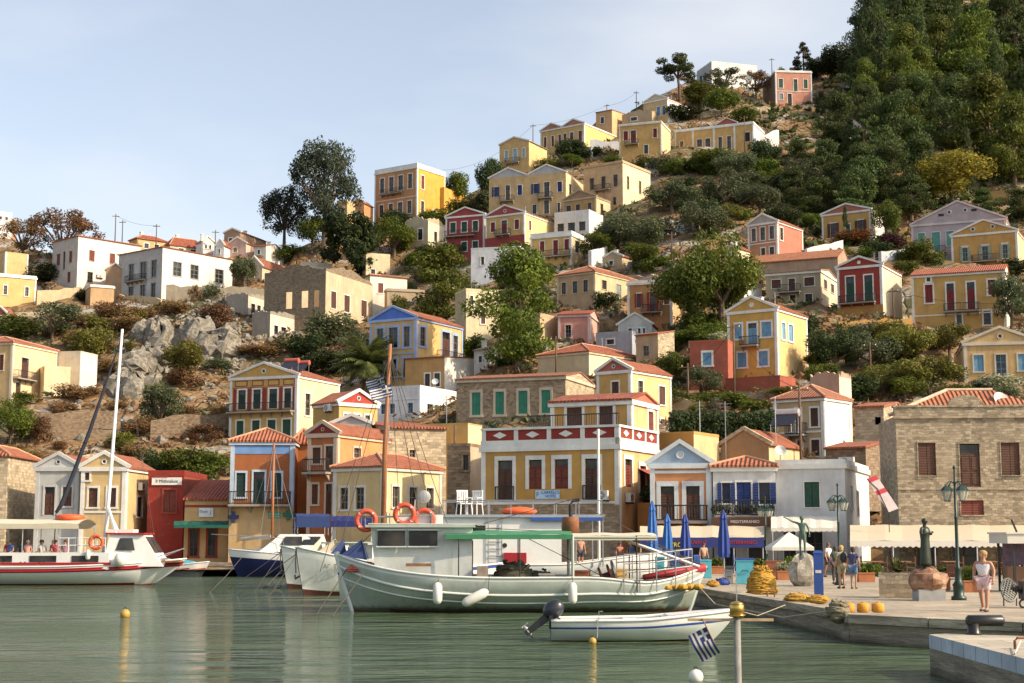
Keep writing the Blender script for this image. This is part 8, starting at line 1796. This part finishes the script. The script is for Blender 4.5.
def ring(p, label, rot): e = empty('mooring_ring', p, rot, label, 'ring'); q = MB(); q.tube([(-.13, 0, -.02), (-.13, 0, .14), (-.08, 0, .19), (.08, 0, .19), (.13, 0, .14), (.13, 0, -.02)], .025, 6); q.build('hoop', RUST, e)
p = onz(1022, 649, PZ); ring(p, 'rusty mooring hoop on the near pier', .2); p = pq(835, 609.5); p.z += .05; ring(p, 'rusty mooring hoop at the corner of the quay edge', .6); p = pq(771, 598); p.z += .05; ring(p, 'rusty mooring hoop before the tall yellow net heap', .3)
# planters and plants
p = pq(898, 597.5); e = empty('planter', p, R(-14), 'square rubble stone planter with a spiky agave', 'planter'); q = MB(); q.box(-.60, -.5, 0, .60, .5, .82); q.build('stone_box', stone_mat((.40, .31, .20), (.55, .45, .32), 3.2), e); q = MB(); q.box(-.5, -.4, .80, .5, .4, .835); q.build('soil', simple((.05, .035, .025), .95), e)
def agave(p, r, n, label, mat=None, name='agave'):
    V = []; rr = random.Random(int(p.x * 10)); e = empty(name, p, 0, label, 'plant')
    for i in range(n):
        a = i * 2.4; el = rr.uniform(.2, 1.35); d = Vector((math.cos(a) * math.cos(el), math.sin(a) * math.cos(el), math.sin(el))); sd = Vector((-math.sin(a), math.cos(a), 0)) * r * .075; L = r * rr.uniform(.8, 1.1); b = Vector((0, 0, 0)); m = d * L * .55 + Vector((0, 0, .03)); t = d * L - Vector((0, 0, L * .12))
        V += [b - sd, b + sd, m + sd * 1.1, m - sd * 1.1, m - sd * 1.1, m + sd * 1.1, t + sd * .1, t - sd * .1]
    o = bpy.data.objects.new('leaves', quads('leaves', np.array([tuple(v) for v in V]), mat or LM['palm'])); COL.objects.link(o); o.parent = e
p = pq(898, 597.5); agave(Vector((p.x + .02, p.y, QZ + .82)), .62, 46, 'dark spiky agave growing in the stone planter')
def potbox(px, pb, w, label, plant_, mk):
    p = pq(px, pb); s = p.y / F; W = w * s; e = empty('flower_box', p, 0, label, 'flower box'); q = MB(); q.box(-W / 2, -.2, 0, W / 2, .2, .42); q.box(-W / 2 - .02, -.22, .36, W / 2 + .02, .22, .421); q.build('trough', simple((.36, .13, .05), .8, var=.2), e)
    me = cloud_mesh('plants', [(W * t, 0, .6, .16, .16, .22) for t in (-.35, -.12, .12, .35)], 420, .05, int(px), LM[mk]); o = bpy.data.objects.new('plants', me); COL.objects.link(o); o.parent = e
for a in [(866, 582, 16, 'terracotta flower box behind the two tourists', '', 'broad'), (942, 590, 14, 'terracotta flower box beside the reddish rock', '', 'broad'), (972, 592, 18, 'terracotta flower box between the lamp post and the woman', '', 'broad'), (784, 580, 14, 'flower box beside the pale boulder', '', 'flower'), (756, 574, 20, 'terracotta flower box under the awning corner', '', 'broad'), (716, 574, 14, 'terracotta flower box before the navy shuttered house', '', 'broad')]: potbox(*a)
for k, (px, pb, hp, wp, lab) in enumerate([(936, 586, 26, 18, 'leafy potted bush beside the reddish rock'), (970, 588, 26, 16, 'leafy potted plant behind the lamp post'), (792, 577, 24, 26, 'leafy plant under the open white parasol'), (866, 577, 18, 12, 'green potted bush behind the tourists'), (878, 577, 16, 12, 'green potted bush beside the stone planter'), (640, 520, 16, 18, 'potted bush on the hotel side terrace')][:5]):
    p = pq(px, pb); plant('bush', 'broad', px, pb, hp, wp, lab, name='potted_plant', cat='plant', pos=p)
# plants on the balcony of the navy shuttered house
i_ = HI['white house with navy shutters']
for k, (px, lab) in enumerate(((722, 'trailing'), (745, 'pot'), (765, 'bushy'))):
    x = i_['fx'](px); me = cloud_mesh('balcony_plants', [(x + d, -.6, zat(511, i_['Y']) - QZ + .1, .22, .2, .28) for d in (-.4, 0, .4)], 420, .05, px, LM['olive']); o = bpy.data.objects.new('balcony_plants', me); COL.objects.link(o); o.parent = i_['root']
i_ = HI['ochre and white hotel']; me = cloud_mesh('side_bush', [(i_['w'] + .9, i_['d'] * .45 + d, zat(494, 97) - QZ, .5, .6, .6) for d in (-.5, .3)], 1200, .07, 5, LM['dark'])
o = bpy.data.objects.new('bush', me); COL.objects.link(o); e = empty('potted_bush', i_['O'], -i_['a'], 'dark potted bush on the wall beside the hotel', 'bush'); o.parent = e; q = MB(); q.box(i_['w'] + .35, i_['d'] * .45 - 1.1, -.6, i_['w'] + 1.5, i_['d'] * .45 + .9, zat(502, 97) - QZ); q.build('orange_pier', plaster((.50, .24, .06)), e)
# cafe tables and chairs under the stone building awning
def table(px, pb, label):
    p = pq(px, pb); e = empty('cafe_table', p, 0, label, 'table', 'cafe tables under the long cream awning'); q = MB(); q.box(-.4, -.4, .70, .4, .4, .74); q.build('tabletop', simple((.30, .16, .08), .6), e); q = MB(); q.lathe((0, 0, 0), [(.25, 0), (.22, .03), (.035, .06), (.035, .70)], 10); q.build('leg', IRON, e)
CB = simple((.16, .075, .03), .6)
for k, px in enumerate((874, 902, 950, 990, 1014)):
    nm = ('beside the white house corner', 'behind the agave planter', 'behind the lamp post', 'behind the woman', 'beside the kiosk')[k]
    table(px, 576, 'small dark cafe table under the cream awning, ' + nm); p = pq(px - 8, 575); chair(p.x, p.y, QZ, R(80), 'brown cafe chair under the cream awning, ' + nm, 1.0, CB); p = pq(px + 9, 576.5); chair(p.x, p.y, QZ, R(-100), 'brown cafe chair facing the other way, ' + nm, 1.0, CB)
for k, px in enumerate((676, 700, 738)):
    p = pq(px, 573); chair(p.x, p.y, QZ, R(40 * k), 'blue cafe chair under the blue valance, ' + ('by the black sign', 'before the peach house', 'before the navy shutters')[k], 1.0, BBLUE)
p = pq(948, 591); chair(p.x, p.y, QZ, R(-60), 'brown wooden armchair between the statue rock and the lamp post', 1.0, simple((.25, .09, .04), .6))
# kiosk, lattice rack, pushchair at the frame edge
p = pq(1014, 592); e = empty('kiosk', p, 0, 'small kiosk with flat white roof and dark posts', 'kiosk'); s = p.y / F; q = MB(); zt = HC + (535 - 534) * s - QZ; q.box(-.45, -.9, zt - .34, 2.2, 1.2, zt); q.box(-.5, -.95, zt + .002, 2.25, 1.25, zt + .06); q.build('roof', WHC, e)
for x in (-.18, 2.0):
    for y in (-.7, 1.0): q = MB(); q.box(x - .04, y - .04, 0, x + .04, y + .04, zt - .342); q.build('post', IRON, e)
q = MB(); q.tube([(.0, -.6, zt + .06), (-.18, -.6, zt + .52)], .04, 5); q.tube([(.62, -.6, zt + .06), (.46, -.6, zt + .52)], .04, 5); q.build('roof_strut', IRON, e); q = MB(); q.box(-.1, .3, .0, 2.0, .9, .9); q.build('counter', simple((.20, .10, .05), .6), e); q = MB(); q.box(-.05, .9, .95, 2.0, .95, 1.9); q.build('back_panel', simple((.14, .10, .16), .7, var=.4, sc=6), e)
p = pq(1007, 606); e = empty('wire_rack', p, R(10), 'leaning oval wire rack beside the walking woman', 'rack'); q = MB(); Mx = Matrix.Translation((.08, 0, .46)) @ Matrix.Rotation(R(35), 4, 'Y') @ Matrix.Rotation(R(60), 4, 'X')
ring_ = [tuple(Mx @ Vector((math.cos(t * .2618) * .28, math.sin(t * .2618) * .40, 0))) for t in range(25)]; q.tube(ring_, .03, 5)
for k in range(-4, 5):
    y = k * .085; w = .28 * math.sqrt(max(0, 1 - (y / .40) ** 2)); q.tube([tuple(Mx @ Vector((-w, y, 0))), tuple(Mx @ Vector((w, y, 0)))], .02, 4)
for k in range(-2, 3): x = k * .09; w = .40 * math.sqrt(max(0, 1 - (x / .28) ** 2)); q.tube([tuple(Mx @ Vector((x, -w, 0))), tuple(Mx @ Vector((x, w, 0)))], .014, 4)
q.build('lattice', simple((.10, .11, .10), .5), e)
for x in (-.1, .3): q = MB(); q.tube([(x, 0, 0), (x + .02, 0, .42)], .02, 5); q.build('stand', IRON, e)
p = pq(1022, 608); e = empty('pushchair', p, 0, 'black folded pushchair cut by the frame edge', 'pushchair'); q = MB(); q.tube([(-.2, 0, .55), (.15, 0, .35), (.35, 0, .1)], .06, 6); q.tube([(-.25, 0, .60), (-.12, 0, .52)], .09, 8); q.box(-.02, -.2, .25, .4, .2, .75); q.build('frame', simple((.012, .012, .014), .5), e)
for x in (0, .4): q = MB(); q.torus((x, -.15, .13), .11, .03, 'y', 16, 6); q.build('wheel', IRON, e)
# feather banner
p = at(889, 520, 84); e = empty('feather_banner', (p.x, 84, QZ), 0, 'red and white feather banner leaning before the stone building', 'banner'); q = MB(); z1, z2 = zat(513, 84) - QZ, zat(479, 84) - QZ; x2 = -(889 - 868) * 84 / F; q.tube([(0, 0, 0), (0, 0, z1), (x2 * .5, 0, (z1 + z2) / 2 + .4), (x2, 0, z2)], .025, 5); q.build('pole', IRON, e)
q = MB(); n = 8; PW = simple((.62, .52, .52), .7); PR = simple((.52, .05, .07), .7); q.mats = [PW, PR]
for i in range(n):
    t0, t1 = i / n, (i + 1) / n; C_ = lambda t: Vector((x2 * (1 - t) , .01, z2 + (z1 - z2) * t * .98)); w = .55
    q.cur = 1 if i in (0, 3) else 0; a, b = C_(t0), C_(t1); q.quad(a, a + Vector((w, 0, .22)), b + Vector((w, 0, .22)), b)
q.build('banner_cloth', None, e)
# poles, wires
POLEM = simple((.12, .07, .04), .9, var=.3)
def pole(px, pt, pb, label, Y=None, arm=True, r=.11, mat=None):
    if Y is None: p = gpos(px, pb); Y = p.y
    else: p = at(px, pb, Y); p.z = min(p.z, hq(p.x, Y))
    H = zat(pt, Y) - p.z; e = empty('utility_pole', p, rnd.uniform(-.4, .4), label, 'utility pole'); q = MB(); q.lathe((0, 0, -.3), [(r * 1.15, 0), (r * .75, H + .3)], 8); q.build('shaft', mat or POLEM, e, True)
    if arm:
        q = MB(); q.box(-.7, -.06, H - .5, .7, .06, H - .38); q.build('crossarm', POLEM, e); q = MB()
        for x in (-.6, 0, .6): q.lathe((x, 0, H - .38), [(.05, 0), (.06, .1), (.03, .16)], 8)
        q.build('insulator', FEND, e)
    return Vector((p.x, Y, zat(pt, Y) - .3))
tops = {}
for k, px, pt, pb, lab, kw in [('a', 688.5, 363, 416, 'brown wooden utility pole beside the rubble wall', {}), ('b', 801, 384, 458, 'tall dark utility pole before the cream house with white side wall', dict(Y=112)), ('c', 734.5, 323, 392, 'dark utility pole before the yellow house with sky blue shutters', dict(Y=150)), ('d', 556, 336, 380, 'wooden utility pole beside the tallest bright pine', {}), ('e', 454.5, 425, 500, 'wooden pole beside the rubble walled house', dict(Y=112, arm=False)), ('f', 894, 288, 326, 'utility pole in front of the crimson house with green doors', {}), ('g', 871, 342, 380, 'slender utility pole among the olive trees', {}), ('h', 115, 214, 240, 'taller skyline utility pole above the white cube house', {}), ('i', 122, 220, 244, 'shorter skyline utility pole next to the taller one', {}), ('j', 156, 224, 246, 'utility pole beside the far yellow cottage', {}), ('k', 533, 124, 146, 'utility pole beside the yellow house with grey blue shutters', {}), ('l', 636.5, 91, 116, 'utility pole beside the white cottage with blue doors', {}), ('m', 745, 116, 160, 'utility pole before the yellow row house', {}), ('n', 788.5, 166, 206, 'slender grey pole among the olives above the salmon house', {}), ('o', 672, 232, 262, 'utility pole with a meter box above the fig tree', {}), ('p', 215, 230, 252, 'skyline pole among the far cottages', {}), ('q', 772, 58, 74, 'short pole behind the salmon pink house', {}), ('r', 607, 104, 124, 'pole beside the ochre crest house', {})]:
    tops[k] = pole(px, pt, pb, lab, **kw)
def cable(a, b, sag, label):
    q = MB(); q.tube([a.lerp(b, t / 12) - Vector((0, 0, sag * 4 * (t / 12) * (1 - t / 12))) for t in range(13)], .022, 4, False); tag(q.build('power_cable', DARK), label, 'cable')
cable(tops['c'], tops['b'], 1.2, 'power cable sagging from the yellow house pole to the cream house pole'); cable(tops['a'], tops['c'], 1.0, 'power cable from the rubble wall pole to the yellow house pole'); cable(tops['f'], at(1040, 300, tops['f'].y), 1.0, 'power cable across the long yellow house'); cable(tops['o'], at(560, 300, tops['o'].y - 6), 1.6, 'power cable sloping down over the tan house'); cable(tops['h'], tops['j'], .6, 'power cable between the skyline poles'); cable(tops['k'], at(432, 170, tops['k'].y), 3, 'long cable hanging against the sky beside the crest house'); cable(tops['l'], tops['r'], .8, 'power cable between the crest poles'); cable(tops['o'], tops['n'], 1.5, 'power cable rising through the olives'); cable(tops['k'], tops['r'], 1.0, 'power cable from the crest house toward the ochre crest house')
def rope(pts, label, r=.02, m=None): q = MB(); q.tube(pts, r, 5); tag(q.build('mooring_rope', m or ROPE), label, 'rope')
for a, b, Ya, lab in [((242, 557), (206, 594), 98, 'mooring rope slanting from the navy yacht into the water'), ((282, 570), (255, 592), 92, 'shorter mooring rope beside the white working boats'), ((292, 574), (270, 592), 88, 'dark mooring rope closest to the anchor bow')]:
    p0 = at(*a, Ya); p1 = onz(*b, .0); rope([p0, p0.lerp(p1, .5) - Vector((0, 0, .15)), p1 - Vector((0, 0, .1))], lab, .022, DROPE)
p0 = onz(752, 617, .5); p0 = at(738, 617, 30); p1 = pq(836, 612); rope([at(700, 588, 52), at(715, 604, 47), p1.lerp(at(715, 604, 47), .4) - Vector((0, 0, .25)), p1 + Vector((0, 0, .05))], 'pale mooring rope sagging along the quay wall')
p0 = onz(1010, 655, PZ); rope([onz(1021, 648, PZ) + Vector((0, 0, .12)), onz(1013, 655, PZ) + Vector((0, -.1, .03)), onz(1008, 664, .3), onz(1004, 690, -.1)], 'thin white rope hanging over the pier edge', .012, FEND)
p = pq(838, 615); tag(heap('rope_coil', None, (p.x, p.y - .1, QZ - .1), (.35, .3, .5), simple((.20, .17, .11), .95, var=.4, sc=9), None, 51, 30), 'tangled rope on the quay corner', 'rope')
